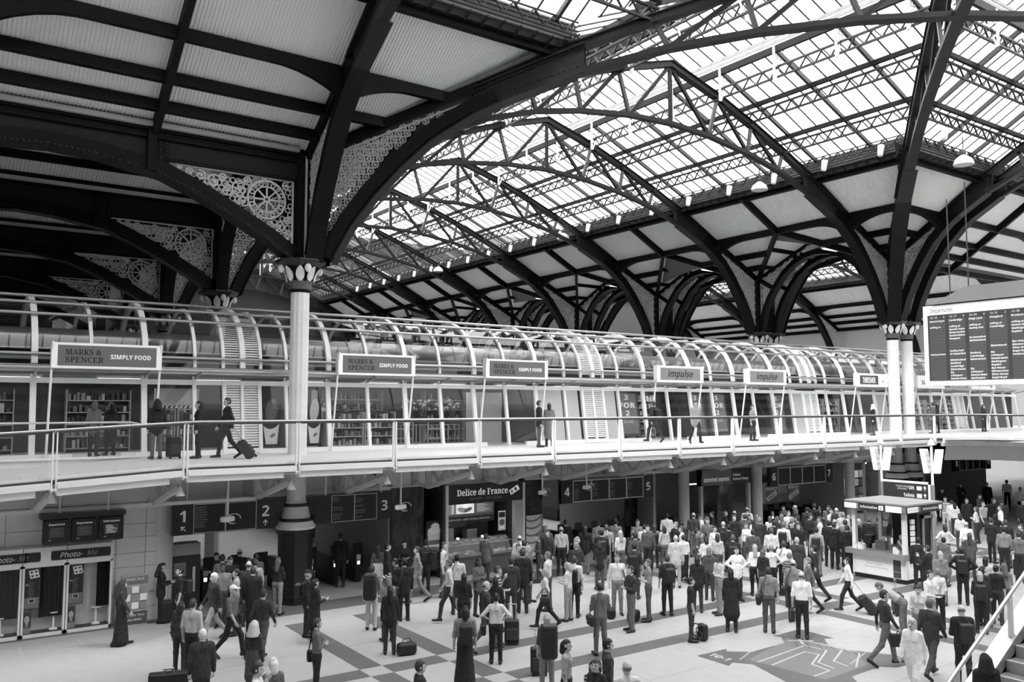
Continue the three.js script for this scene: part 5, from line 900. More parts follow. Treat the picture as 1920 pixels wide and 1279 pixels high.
  for (const [a, c, h0, h1, v, tex, lab] of [[15.3, 15.9, .4, 2.05, 27.2, cup, 'poster of a giant white coffee cup beside the pastry shop'], [19.72, 20.45, .25, 1.95, 27.2, wrap, 'poster of a pale filled wrap beside the pastry shop'], [13.95, 15.25, 0, 3.3, 27.3, dk(1), 'tall dark poster wall beside the number three board'], [26.0, 27.7, 0, 2.6, 28.4, dk(2), 'dark poster wall beside the round pillar'], [19.6, 20.6, 1.95, 3.3, 27.3, dk(3), 'dark poster over the wrap picture']]) { const t2 = thing('wall_poster', lab, 'poster', P((a + c) / 2, h0, v)); part('board', M.dark, t2, b => b.box(a, c, h0, h1, v + .02, v + .1)); face('print', tex, {}, t2, wallFace(a + .01, c - .01, h0 + .01, h1 - .01, v + .014)); }
}
// ------------------------------------------------------------------ ticket office, news stand and pillars
{
  const st = canvasTex(1024, 224, x => { rect(x, 74, 0, 0, 620, 224); rect(x, 18, 620, 0, 404, 224); words(x, 'stansted express', 225, 300, 140, 86, 'sans-serif', 'bold', 'center', 540); words(x, 'Tickets', 215, 650, 90, 48, 'sans-serif', 'bold', 'left', 180); words(x, 'Bureau de Change', 215, 650, 150, 48, 'sans-serif', 'bold', 'left', 340); });
  const t = thing('ticket_office', 'glazed ticket office with a grey and black name board', 'shop', P(31, 0, 27.2));
  part('name_board', M.black, t, b => b.box(29.3, 32.7, 2.58, 3.3, 27.0, 27.25)); face('lettering', st, lit(st, .2), t, wallFace(29.4, 32.65, 2.59, 3.28, 26.994));
  part('frame', M.grey, t, b => { for (const u of [29.3, 32.55]) b.box(u, u + .14, 0, 3.3, 27.0, 27.15); b.box(29.3, 32.7, 0, .2, 27.1, 27.2); }); for (const [a, c] of [[29.45, 31.0], [31.05, 32.5]]) part('glass_pane', M.glassDim, t, b => b.quad(P(a, .2, 27.12), P(c, .2, 27.12), P(c, 2.56, 27.12), P(a, 2.56, 27.12)));
  part('desk', M.dark2, t, b => b.box(29.6, 32.4, 0, 1.0, 29, 29.6)); part('ceiling_lamp', M.lampSoft, t, b => b.box(30, 32, 2.5, 2.54, 28.4, 28.6));
  for (const [u, lab] of [[28.2, 'round pale pillar beside the ticket office'], [33.15, 'round pale pillar between ticket office and platform gates'], [40.6, 'round pale pillar beside the news stand'], [47.4, 'round pale pillar by the dark passage']]) { const p = thing('pillar', lab, 'pillar', P(u, 0, 27.0)); part('shaft', M.grey, p, b => b.lathe(u, 27.0, [[.25, .3], [.25, 3.5]], 18)); part('foot', M.dark, p, b => b.lathe(u, 27.0, [[.28, 0], [.28, .3], [.25, .32]], 18)); }
  // news stand
  const big = canvasTex(128, 160, x => { rect(x, 95, 0, 0, 128, 160); words(x, 'BIGGEST', 200, 64, 40, 30, 'sans-serif', 'bold', 'center', 118); x.save(); x.translate(64, 100); x.rotate(-.5); rect(x, 190, -60, -20, 120, 40); words(x, 'SALE', 60, 0, 2, 30, 'sans-serif', 'bold', 'center'); x.restore(); });
  const n = thing('news_stand', 'dark open news stand with posters and rows of magazines', 'shop', P(38.6, 0, 29.5));
  part('counter', M.black, n, b => b.box(35.5, 40.3, 0, .9, 30.3, 30.8)); part('canopy', M.black, n, b => b.box(35.5, 40.3, 2.2, 2.5, 29.4, 30.6));
  for (const [a, k] of [[37.4, 0], [39.3, 1]]) face('offer_poster', big, lit(big, .15), n, wallFace(a, a + 1.0, 1.0, 2.05, 29.9 + k * .01)); for (let i = 0; i < 12; i++) part('magazine', i % 2 ? M.light : M.mid, n, b => b.box(38.45 + i * .07, 38.5 + i * .07, 1.5, 1.9, 30.0, 30.02));
  // shop with bright spot lamps beyond the number seven board
  const s2 = thing('corner_shop', 'glazed corner shop with bright spot lamps and stacked goods', 'shop', P(44, 0, 27.4));
  part('frame', M.grey, s2, b => { for (const u of [40.95, 42.4, 43.9, 46.6]) b.box(u, u + .12, 0, 3.3, 27.3, 27.42); b.box(40.9, 46.7, 3.15, 3.3, 27.3, 27.45); }); for (const [a, c] of [[41.1, 42.35], [42.55, 43.85], [44.05, 46.55]]) part('glass_pane', M.glass, s2, b => b.quad(P(a, .05, 27.36), P(c, .05, 27.36), P(c, 3.15, 27.36), P(a, 3.15, 27.36)));
  for (let i = 0; i < 16; i++) part('spot_lamp', M.lamp, s2, b => b.lathe(41.3 + (i % 8) * .62, 28.2 + (i > 7 ? .9 : 0) + .3 * (i % 2), [[0, 2.95], [.06, 2.95], [.07, 3.05], [0, 3.06]], 8)); { const L = new THREE.RectAreaLight(0xffffff, 5, 5, .6); L.position.set(43.7, 2.9, -28.6); L.lookAt(43.7, 0, -28.6); scene.add(L); }
  for (let r = 0; r < 5; r++) for (let i = 0; i < 7; i++) part('stacked_pack', [M.mid, M.light, M.grey, M.dark2][(r * 3 + i) % 4], s2, b => b.box(41.0 + i * .75, 41.0 + i * .75 + .62, .15 + r * .48, .55 + r * .48, 29.6, 30.1));
  // passage beyond the paired columns
  sone('wall_passage', M.mid, b => b.box(47.6, 62, 0, 3.4, 30.5, 30.7)); sone('ceiling_wing', M.light, b => b.box(46.4, 79.8, 3.4, 3.5, 4.2, 27));
  for (const [u, v, a, c] of [[49, 29.5, 0, 1.05], [51.5, 29.5, 0, 1.05]]) one('barrier_rail', M.steelDull, u < 50 ? 'steel crowd barrier in the dark passage, by the pillar' : 'steel crowd barrier in the dark passage, further in', 'barrier', b => { b.rod(P(u, a, v), P(u, c, v), .03, 6).rod(P(u + 1.6, a, v), P(u + 1.6, c, v), .03, 6).rod(P(u, c, v), P(u + 1.6, c, v), .03, 6).rod(P(u, .3, v), P(u + 1.6, .3, v), .02, 6); for (let i = 1; i < 8; i++) b.rod(P(u + i * .2, .3, v), P(u + i * .2, c, v), .012, 5); }, P(u + .8, 0, v));
}
// ------------------------------------------------------------------ information kiosk
{
  const info = canvasTex(1024, 128, x => { rect(x, 50, 0, 0, 1024, 128); rect(x, 235, 0, 14, 210, 100); words(x, 'west anglia', 190, 105, 64, 34, 'sans-serif', '', 'center', 180); rect(x, 130, 212, 14, 30, 100); words(x, 'Information', 235, 270, 66, 62, 'sans-serif', 'bold', 'left', 290); rect(x, 235, 580, 22, 76, 84); words(x, 'i', 40, 618, 66, 66, 'serif', 'bold', 'center'); rect(x, 238, 690, 10, 260, 110); words(x, 'west anglia', 205, 820, 62, 38, 'sans-serif', '', 'center', 220); rect(x, 120, 955, 10, 60, 110); });
  const info2 = canvasTex(512, 128, x => { rect(x, 42, 0, 0, 512, 128); rect(x, 215, 10, 16, 150, 96); words(x, 'west anglia', 150, 85, 64, 30, 'sans-serif', '', 'center', 130); rect(x, 110, 164, 16, 24, 96); words(x, 'Information', 215, 225, 66, 56, 'sans-serif', 'bold', 'left', 210); rect(x, 215, 450, 22, 46, 84); });
  const frontT = canvasTex(768, 384, x => { rect(x, 236, 0, 0, 768, 384); words(x, 'West Anglia', 150, 330, 150, 56, 'sans-serif', '', 'center', 320); words(x, 'Stansted Express', 150, 350, 220, 56, 'sans-serif', '', 'center', 400); rect(x, 70, 640, 0, 128, 384); words(x, '8 till late', 200, 704, 250, 28, 'sans-serif', 'bold', 'center', 110); });
  const u0 = 28.5, u1 = 30.3, v0 = 16.85, v1 = 18.9, t = thing('information_kiosk', 'square information kiosk with open counter and lettered roof band', 'kiosk', P(29.4, 0, 17.9));
  const side = (v, h) => P(u0, h, v);
  part('plinth', M.black, t, b => b.box(u0 + .03, u1 - .03, 0, .16, v0 + .03, v1 - .03)); const bp = part('base_panel', M.whitePaint, t, b => b.box(u0, u1, .16, .82, v0, v1)); face('base_print', frontT, {}, bp, [side(v1 - .12, .18), side(v0 + .2, .18), side(v0 + .2, .8), side(v1 - .12, .8)].map(p => add(p, [-.006, 0, 0])));
  part('counter', M.steelDull, t, b => b.box(u0 - .28, u1, .86, 1.04, v0 - .06, v1 + .14)); for (const [u, v] of [[u0 + .06, v0 + .06], [u0 + .06, v1 - .06], [u1 - .06, v0 + .06], [u1 - .06, v1 - .06]]) part('corner_post', M.light, t, b => b.box(u - .07, u + .07, .16, 2.5, v - .07, v + .07));
  part('roof', M.mid, t, b => b.box(u0 - .3, u1 + .25, 2.72, 2.78, v0 - .25, v1 + .1)); const rb = part('roof_band', M.dark, t, b => b.box(u0 - .3, u1 + .25, 2.46, 2.72, v0 - .25, v1 + .1));
  face('band_lettering', info, lit(info, .15), rb, [P(u0 - .305, 2.465, v1 + .1), P(u0 - .305, 2.465, v0 - .25), P(u0 - .305, 2.715, v0 - .25), P(u0 - .305, 2.715, v1 + .1)]); face('band_lettering', info2, lit(info2, .1), rb, [P(u0 - .3, 2.465, v0 - .255), P(u1 + .25, 2.465, v0 - .255), P(u1 + .25, 2.715, v0 - .255), P(u0 - .3, 2.715, v0 - .255)]);
  part('back_panel', M.black, t, b => b.box(u1 - .1, u1 - .05, 1.04, 2.46, v0, v1 - .55).box(u0 + .8, u1, 1.04, 2.46, v0 + .02, v0 + .05)); part('door', M.steelDull, t, b => { b.box(u1 - .75, u1 - .65, .16, 2.3, v0 - .05, v0).box(u1 - .15, u1 - .08, .16, 2.3, v0 - .05, v0).box(u1 - .75, u1 - .08, 2.2, 2.3, v0 - .05, v0); }); part('leaflet_column', M.light, t, b => { for (let i = 0; i < 6; i++) b.box(u0 + .28, u0 + .5, 1.06 + i * .2, 1.22 + i * .2, v0 - .07, v0 - .01); });
  const pic = canvasTex(128, 256, x => { rect(x, 120, 0, 0, 128, 256); x.fillStyle = g8(210); x.beginPath(); x.ellipse(60, 60, 40, 50, 0, 0, 7); x.fill(); rect(x, 235, 20, 120, 60, 50); x.fillStyle = g8(60); x.beginPath(); x.ellipse(90, 190, 30, 60, .4, 0, 7); x.fill(); }); face('picture_panel', pic, {}, t, [P(u1 - .12, 1.3, v1 - .1), P(u1 - .12, 1.3, v1 - .55), P(u1 - .12, 2.4, v1 - .55), P(u1 - .12, 2.4, v1 - .1)]);
  const ob = (name, m, label, cat, d, at) => one(name, m, label, cat, d, at);
  ob('leaflet_tray', M.dark2, 'dark stacked leaflet trays on the kiosk counter', 'tray', b => { for (let i = 0; i < 5; i++) b.box(28.7, 28.95, 1.05 + i * .065, 1.1 + i * .065, 17.75, 18.15); }, P(28.8, 1.04, 17.95)); ob('monitor', M.black, 'small dark monitor at the end of the kiosk counter', 'monitor', b => b.rbox(28.85, 1.36, 18.45, .3, .3, .34, .03).box(28.75, 28.9, 1.04, 1.22, 18.38, 18.52), P(28.85, 1.04, 18.45));
  for (const [v, lab] of [[18.72, 'white paper stack at the outer end of the kiosk counter'], [18.5, 'white folded leaflets beside the kiosk monitor'], [17.15, 'white paper cups by the kiosk corner post']]) ob('papers', M.white, lab, 'papers', b => { for (let i = 0; i < 3; i++) b.box(28.36, 28.5, 1.04, 1.16 + .05 * i, v + i * .06 - .06, v + i * .06 - .02); }, P(28.45, 1.04, v));
}
// ------------------------------------------------------------------ direction sign on two lamp posts
{
  const tex = canvasTex(768, 400, x => { rect(x, 52, 0, 0, 768, 400); words(x, 'To taxi rank, Underground', 225, 350, 36, 30, 'sans-serif', '', 'center', 260); words(x, 'and Bus station', 225, 330, 66, 30, 'sans-serif', '', 'center', 170); const row = (s, y) => { words(x, s, 240, 540, y, 58, 'sans-serif', 'bold', 'right', 420); rect(x, 235, 580, y - 24, 86, 48); x.strokeStyle = g8(240); x.lineWidth = 11; x.beginPath(); x.moveTo(718, y + 24); x.lineTo(718, y - 24); x.moveTo(696, y - 2); x.lineTo(718, y - 26); x.lineTo(740, y - 2); x.stroke(); }; row('Lift', 50); row('Toilets', 140); row('Tickets & Information', 230); row('To the West Broadgate', 320); });
  const U = 33, t = thing('direction_sign', 'dark hanging direction sign with white arrows between two lamp posts', 'sign', P(U, 0, 19.4));
  part('panel', M.dark, t, b => b.box(U, U + .12, 1.75, 3.14, 18.42, 20.4)); part('frame', M.whitePaint, t, b => b.box(U - .02, U + .1, 3.1, 3.18, 18.4, 20.42).box(U - .02, U + .1, 1.72, 3.18, 18.4, 18.48)); face('lettering', tex, lit(tex, .12), t, [P(U - .008, 1.76, 20.38), P(U - .008, 1.76, 18.5), P(U - .008, 3.09, 18.5), P(U - .008, 3.09, 20.38)]);
  for (const [v, lab] of [[20.46, 'white lamp post with splayed panel lamps at the far end of the direction sign'], [18.3, 'white lamp post with splayed panel lamps at the near end of the direction sign']]) {
    const p = thing('lamp_post', lab, 'lamp post', P(U, 0, v));
    part('shaft', M.steelDull, p, b => b.rod(P(U, 0, v), P(U, 3.1, v), .07, 10)); part('mast', M.whitePaint, p, b => b.rod(P(U, 3.0, v), P(U, 4.7, v), .05, 10).lathe(U, v, [[.15, 4.66], [.02, 4.92], [0, 4.92]], 12).lathe(U, v, [[.0, 4.66], [.15, 4.66]], 12));
    for (const q of [-1, 1]) {
      const c = h => P(U + .04 * q, h, v - q * (.1 + .16 * (h - 3.55)));
      const lp = part('lamp_panel', M.whitePaint, p, b => b.hexa([[-.13, 3.55], [.13, 3.55], [.13, 4.5], [-.13, 4.5]].map(([x, h]) => add(c(h), [x * .85, 0, x * .5], 1)).concat([[-.13, 3.55], [.13, 3.55], [.13, 4.5], [-.13, 4.5]].map(([x, h]) => add(add(c(h), [x * .85, 0, x * .5]), [0, 0, q * .1])))));
      if (q < 0) for (let i = 0; i < 4; i++) part('lamp_lens', M.grey, lp, b => { const h = 3.62 + i * .22; b.hexa([-.012, .0].flatMap(o => [[-.08, h], [.08, h], [.08, h + .15], [-.08, h + .15]].map(([x, y]) => add(add(c(y), [x * .85, 0, x * .5]), [-.06 + o, 0, .1])))); });
    }
  }
}
// ------------------------------------------------------------------ departure board
{
  const U = 35.8, v1 = 20, v0 = 5.4, h0 = 7.06, h1 = 10.5, t = thing('departure_board', 'huge white-framed departure board with grey flap columns hanging over the concourse', 'board', P(U, h0, 12.7));
  part('case', M.whitePaint, t, b => b.box(U, U + .9, h0, h1, v0, v1)); part('hood', M.dark2, t, b => b.hexa([P(U - .1, h1 + .04, v0), P(U + 1.6, h1 + .04, v0), P(U + 1.6, h1 + .04, v1 - .4), P(U - .1, h1 + .04, v1 - .4), P(U + .5, h1 + .75, v0), P(U + 1.2, h1 + .75, v0), P(U + 1.2, h1 + .75, v1 - 1.6), P(U + .5, h1 + .75, v1 - 1.6)]));
  const names = ['Stansted Airport', 'Cambridge', 'Kings Lynn', 'Chingford', 'Broxbourne', 'Norwich', 'Clacton', 'Southend', 'Enfield Town', 'Hertford East', 'Ipswich', 'Braintree'];
  const stops = ['Hackney Downs', 'Tottenham Hale', 'Cheshunt', 'Broxbourne', 'Harlow Town', 'Bishops Stortford', 'Stansted Mfchet', 'Newport', 'Audley End', 'Gt Chesterford', 'Whittlesford', 'Shelford', 'Cambridge', 'Waterbeach', 'Ely', 'Littleport', 'Downham Market', 'Watlington', 'Roydon', 'Rye House', 'Edmonton Green', 'Silver Street', 'Angel Road', 'Ponders End', 'Brimsdown', 'Enfield Lock', 'Waltham Cross'];
  const NCOL = 17, cw = (v1 - v0 - .4) / NCOL;
  const tx = []; for (let c = 0; c < 6; c++) tx.push(canvasTex(256, 896, x => {
    rect(x, 58, 0, 0, 256, 896); words(x, `12:${10 + c * 7}`, 225, 28, 30, 34, 'monospace', 'bold', 'left', 110); words(x, String([3, 6, 4, 2, 8, 5][c]), 225, 210, 30, 34, 'monospace', 'bold', 'left');
    for (let r = 0; r < 20; r++) { const y = 62 + r * 42; rect(x, 84, 20, y + 2, 216, 34); rect(x, 44, 20, y + 18, 216, 3); }
    const put2 = (s, r) => words(x, s, 240, 24, 62 + r * 42 + 20, 34, 'sans-serif', 'bold', 'left', 205);
    put2(names[c], 0); put2('calling at', 2); let r = 3, k = c * 4; const pat = ['00000000010000000000', '01111000110111111111', '01001100011100111111', '01000001011111111110', '01110011111000000000', '01100110011100110000'][c];
    for (; r < 20; r++) if (pat[r - 2] === '1') put2(stops[(k++) % stops.length], r);
  }));
  for (let c = 0; c < NCOL; c++) { const a = v1 - .22 - c * cw, e = a - cw + .02; const ff = part('flap_frame', M.dark, t, b => b.box(U - .03, U, h0 + .22, h1 - .42, e - .01, a + .01)); face('flap_column', tx[c % 6], {}, ff, [P(U - .035, h0 + .24, a), P(U - .035, h0 + .24, e), P(U - .035, h1 - .44, e), P(U - .035, h1 - .44, a)]); }
  const dep = canvasTex(512, 128, x => { rect(x, 226, 0, 0, 512, 128); words(x, 'Departures', 60, 20, 64, 92, 'sans-serif', '', 'left', 480); }); face('title', dep, {}, t, [P(U - .008, h1 - .4, v1 - .26), P(U - .008, h1 - .4, v1 - 1.36), P(U - .008, h1 - .06, v1 - 1.36), P(U - .008, h1 - .06, v1 - .26)]);
  part('hanging_rod', M.dark, t, b => { for (const [v, h] of [[19.2, 15.2], [18.4, 15.8], [12, 20], [7, 17]]) b.rod(P(U + .8, h1 + .5, v), P(U + .8, h, v), .03, 6); }); part('seam', M.grey, t, b => { for (let i = 1; i < 4; i++) b.box(U - .004, U + .004, h1 - .3 - i * .8, h1 - .294 - i * .8, v1 - .2, v1); for (let i = 1; i < 12; i++) b.box(U - .004, U + .004, h1 - .4, h1, v1 - i * 1.2, v1 - i * 1.2 + .008); });
}
// ------------------------------------------------------------------ escalator at the edge of the concourse
{
  const sl = .53, ux = 15.0, v1 = 8.5, v0 = 7.35, R = u => 1.0 + sl * Math.max(0, u - 15.3), top = 22.0, t = thing('escalator', 'escalator with steel balustrade and dark grooved steps climbing to the walkway', 'escalator', P(18, 0, 8));
  const pts = v => { const p = []; for (let u = ux; u <= top; u += .5) p.push(P(u, R(u), v)); return p; };
  for (const v of [v0, v1]) { part('handrail', M.steel, t, b => b.tube(pts(v), .04, 8)); part('skirt', M.steelDull, t, b => { for (let u = ux; u < top; u += .5) b.hexa([P(u, R(u) - 1.02, v - .1), P(u + .5, R(u + .5) - 1.02, v - .1), P(u + .5, R(u + .5) - 1.02, v + .1), P(u, R(u) - 1.02, v + .1), P(u, R(u) - .78, v - .1), P(u + .5, R(u + .5) - .78, v - .1), P(u + .5, R(u + .5) - .78, v + .1), P(u, R(u) - .78, v + .1)]); }); for (let u = 15.9; u < top; u += 2.1) { part('post', M.light, t, b => b.box(u - .06, u + .06, R(u) - .8, R(u) - .02, v - .03, v + .03)); if (u + 2.1 < top) part('glass_panel', M.glass, t, b => b.quad(P(u + .1, R(u + .1) - .78, v), P(u + 2, R(u + 2) - .78, v), P(u + 2, R(u + 2) - .06, v), P(u + .1, R(u + .1) - .06, v))); } }
  part('side_stone', M.whitePaint, t, b => { for (let u = 15.6; u < top; u += .5) b.hexa([P(u, 0, v1 + .1), P(u + .5, 0, v1 + .1), P(u + .5, 0, v1 + .26), P(u, 0, v1 + .26), P(u, R(u) - .8, v1 + .1), P(u + .5, R(u + .5) - .8, v1 + .1), P(u + .5, R(u + .5) - .8, v1 + .26), P(u, R(u) - .8, v1 + .26)]); }); part('truss_cover', M.dark2, t, b => b.hexa([P(15.4, 0, v0), P(top, 0, v0), P(top, 0, v1), P(15.4, 0, v1), P(15.4, .02, v0), P(top, R(top) - 1.35, v0), P(top, R(top) - 1.35, v1), P(15.4, .02, v1)]));
  for (let i = 0; i < 16; i++) { const u = 15.5 + i * .4, h = .02 + i * .212; part('step', M.steelDull, t, b => { b.box(u, u + .42, h, h + .2, v0 + .12, v1 - .12); for (let k = 0; k < 26; k++) b.box(u + .01, u + .4, h + .2, h + .212, v0 + .14 + k * .033, v0 + .155 + k * .033); }); part('step_edge', M.light, t, b => b.box(u - .004, u + .02, h + .2, h + .216, v0 + .12, v1 - .12)); }
}
// ------------------------------------------------------------------ lamps in the roof
{
  for (const [u, h, v, lab, grp] of [[38.6, 17.1, 19.4, 'white dome lamp hanging below the transept gutter over the departure board'], [36.6, 17.7, 29.2, 'white dome lamp hanging below the nave gutter, the first from the crossing'], [36.4, 17.7, 45.8, 'white dome lamp hanging below the nave gutter, the second from the crossing', 'dome lamps far along the nave'], [36.4, 17.7, 63, 'white dome lamp hanging below the nave gutter, the third from the crossing', 'dome lamps far along the nave']]) {
    const t = thing('dome_lamp', lab, 'lamp', P(u, h, v), grp); const dm = part('dome', M.whitePaint, t, b => b.lathe(u, v, [[.42, h], [.44, h + .06], [.36, h + .26], [.16, h + .42], [.1, h + .46], [0, h + .46]], 16)); part('gear', M.dark, t, b => b.lathe(u, v, [[.1, h + .46], [.12, h + .6], [.05, h + .66]], 10).rod(P(u, h + .6, v), P(u, h + 1.3, v), .03, 6)); part('glass', M.grey, dm, b => b.lathe(u, v, [[0, h + .03], [.42, h + .03]], 16));
  }
  const fl = thing('floodlight', 'third white drum floodlight along the nave gutter rail, counted from the crossing', 'lamp', P(NC + 9.55, 18.1, V0 - 1.2), 'floodlights along the nave gutter');
  part('drum', M.whitePaint, fl, b => b.rod(P(NC + 9.5, 17.95, V0 - 1.2), P(NC + 9.62, 18.45, V0 - 1.2), .12, 10, .16)); part('bracket', M.dark, fl, b => b.bar(P(NC + 9.5, 18.2, V0 - 1.2), P(NC + 9.8, 18.3, V0 - 1.2), .05, .05));
  for (let k = -2; k < 19; k++) if (k) copyOf(fl, P(NC + 9.55, 18.1, V0 - 1.2 + k * BAY / 3), 0, `${ORD[k + 2]} white drum floodlight along the nave gutter rail, counted from the crossing`);
  // strip lamps under the valley of the column rows
  for (let k = 0; k < 6; k++) { const v = V0 + BAY * k + 2.6, t = thing('strip_lamp', `long strip lamp beside the ${ORD[k]} arcade arch`, 'lamp', P(43.4, 15.3, v), 'strip lamps along the arcade'); part('tray', M.whitePaint, t, b => b.box(42.2, 43.6, 15.2, 15.3, v, v + .25)); part('tube', M.lampSoft, t, b => b.box(42.25, 43.55, 15.15, 15.2, v + .05, v + .2)); }
}
// ------------------------------------------------------------------ people: one smooth body each, meshed from a field of tapered limbs
function surfaceNet(f, lo, hi, c) {                                        // mesh f = 0 on a grid of cell c, skipping empty blocks
  const n = [0, 1, 2].map(i => Math.ceil((hi[i] - lo[i]) / c / 4) * 4 + 1), [nx, ny, nz] = n, F = new Float32Array(nx * ny * nz).fill(9), at = (i, j, k) => (k * ny + j) * nx + i;
  for (let k = 0; k < nz - 1; k += 4) for (let j = 0; j < ny - 1; j += 4) for (let i = 0; i < nx - 1; i += 4) {
    if (Math.abs(f(lo[0] + (i + 2) * c, lo[1] + (j + 2) * c, lo[2] + (k + 2) * c)) > 5.2 * c) continue;
    for (let z = k; z <= k + 4; z++) for (let y = j; y <= j + 4; y++) for (let x = i; x <= i + 4; x++) { const a = at(x, y, z); if (F[a] === 9) F[a] = f(lo[0] + x * c, lo[1] + y * c, lo[2] + z * c); }
  }
  const pos = [], nor = [], idx = [], id = new Int32Array(nx * ny * nz).fill(-1), E = 1e-3;
  for (let k = 0; k < nz - 1; k++) for (let j = 0; j < ny - 1; j++) for (let i = 0; i < nx - 1; i++) {
    let m = 0, sx = 0, sy = 0, sz = 0, ok = true; const v = [];
    for (let q = 0; q < 8; q++) { const w = F[at(i + (q & 1), j + (q >> 1 & 1), k + (q >> 2))]; if (w === 9) ok = false; v.push(w); }
    if (!ok) continue;
    for (const [a, b] of NET_EDGES) if ((v[a] < 0) !== (v[b] < 0)) { const t = v[a] / (v[a] - v[b]); m++; sx += (a & 1) + ((b & 1) - (a & 1)) * t; sy += (a >> 1 & 1) + ((b >> 1 & 1) - (a >> 1 & 1)) * t; sz += (a >> 2) + ((b >> 2) - (a >> 2)) * t; }
    if (!m) continue;
    let x = lo[0] + (i + sx / m) * c, y = lo[1] + (j + sy / m) * c, z = lo[2] + (k + sz / m) * c, d = f(x, y, z);
    let gx = (f(x + E, y, z) - d) / E, gy = (f(x, y + E, z) - d) / E, gz = (f(x, y, z + E) - d) / E; const l = Math.hypot(gx, gy, gz) || 1;
    const s = Math.max(-.5 * c, Math.min(.5 * c, d / l)); x -= gx / l * s; y -= gy / l * s; z -= gz / l * s;
    id[at(i, j, k)] = pos.length / 3; pos.push(x, y, z); nor.push(gx / l, gy / l, gz / l);
  }
  const quad = (a, b, e, d, up) => { if (a < 0 || b < 0 || e < 0 || d < 0) return; up ? idx.push(a, b, e, a, e, d) : idx.push(a, e, b, a, d, e); };
  for (let k = 1; k < nz - 1; k++) for (let j = 1; j < ny - 1; j++) for (let i = 1; i < nx - 1; i++) {
    const w = F[at(i, j, k)]; if (w === 9) continue; const s = w < 0;
    const x = F[at(i + 1, j, k)], y = F[at(i, j + 1, k)], z = F[at(i, j, k + 1)];
    if (x !== 9 && (x < 0) !== s) quad(id[at(i, j - 1, k - 1)], id[at(i, j, k - 1)], id[at(i, j, k)], id[at(i, j - 1, k)], s);
    if (y !== 9 && (y < 0) !== s) quad(id[at(i - 1, j, k - 1)], id[at(i - 1, j, k)], id[at(i, j, k)], id[at(i, j, k - 1)], s);
    if (z !== 9 && (z < 0) !== s) quad(id[at(i - 1, j - 1, k)], id[at(i, j - 1, k)], id[at(i, j, k)], id[at(i - 1, j, k)], s);
  }
  return { pos, nor, idx };
}
const NET_EDGES = []; for (let a = 0; a < 8; a++) for (const b of [1, 2, 4]) if (!(a & b)) NET_EDGES.push([a, a | b]);
const limb = (a, b, ra, rb, tag, zs = 1) => { const d = sub(b, a); return { a, d, l: dot(d, d) || 1e-9, ra, rb, tag, zs }; };
const limbD = (q, x, y, z) => { const px = x - q.a[0], py = y - q.a[1], pz = (z - q.a[2]); let t = (px * q.d[0] + py * q.d[1] + pz * q.d[2]) / q.l; t = t < 0 ? 0 : t > 1 ? 1 : t; const ex = px - t * q.d[0], ey = py - t * q.d[1], ez = (pz - t * q.d[2]) / q.zs; return (Math.sqrt(ex * ex + ey * ey + ez * ez) - q.ra - t * (q.rb - q.ra)) * (q.zs < 1 ? q.zs : 1); };
const blend = (q, k) => (x, y, z) => { let d = 9; for (let i = 0; i < q.length; i++) { const e = limbD(q[i], x, y, z), h = Math.max(k - Math.abs(d - e), 0) / k; d = Math.min(d, e) - h * h * k * .25; } return d; };
const turnX = (p, c, a) => { const y = p[1] - c[1], z = p[2] - c[2]; return [p[0], c[1] + y * Math.cos(a) - z * Math.sin(a), c[2] + y * Math.sin(a) + z * Math.cos(a)]; };
// limb directions: x to the figure's left, y up, z forward; s is +1 for the left side
const POSES = {
  stand: { legs: [[.04, -.02], [-.04, -.07]], arm: s => [[s * .16, -1, -.02], [s * .04, -1, .2]] },
  fold: { legs: [[.05, 0], [-.04, -.06]], arm: s => [[s * .16, -1, .12], [-s * .8, .1, .62]] },
  read: { legs: [[.05, 0], [-.03, -.06]], arm: s => [[s * .14, -1, .12], [-s * .3, .12, 1]], nod: .3 },
  hips: { legs: [[.04, 0], [-.03, -.05]], arm: s => [[s * .75, -.85, -.12], [-s * .75, -.5, .35]] },
  phone: { legs: [[.04, 0], [-.04, -.06]], arm: s => s > 0 ? [[.3, -.95, .25], [-.12, .95, .25]] : [[-.16, -1, 0], [-.04, -1, .2]] },
  drink: { legs: [[.04, 0], [-.04, -.06]], arm: s => s > 0 ? [[.2, -.85, .45], [-.35, .8, .35]] : [[-.16, -1, .1], [.5, -.1, .8]] },
  walk: { legs: [[.45, .14], [-.3, -.72]], arm: s => s > 0 ? [[.13, -1, -.38], [.06, -1, .05]] : [[-.13, -1, .3], [-.02, -.85, .55]] },
  bend: { legs: [[.12, -.1], [.02, -.12]], arm: s => [[s * .1, -1, .25], [s * .02, -1, .15]], lean: 1.05, nod: .2 },
  sit: { legs: [[1.45, -.05], [1.45, -.05]], arm: s => [[s * .14, -1, .15], [-s * .3, -.2, 1]] },
};
const bodyCache = {}, hairCache = {};
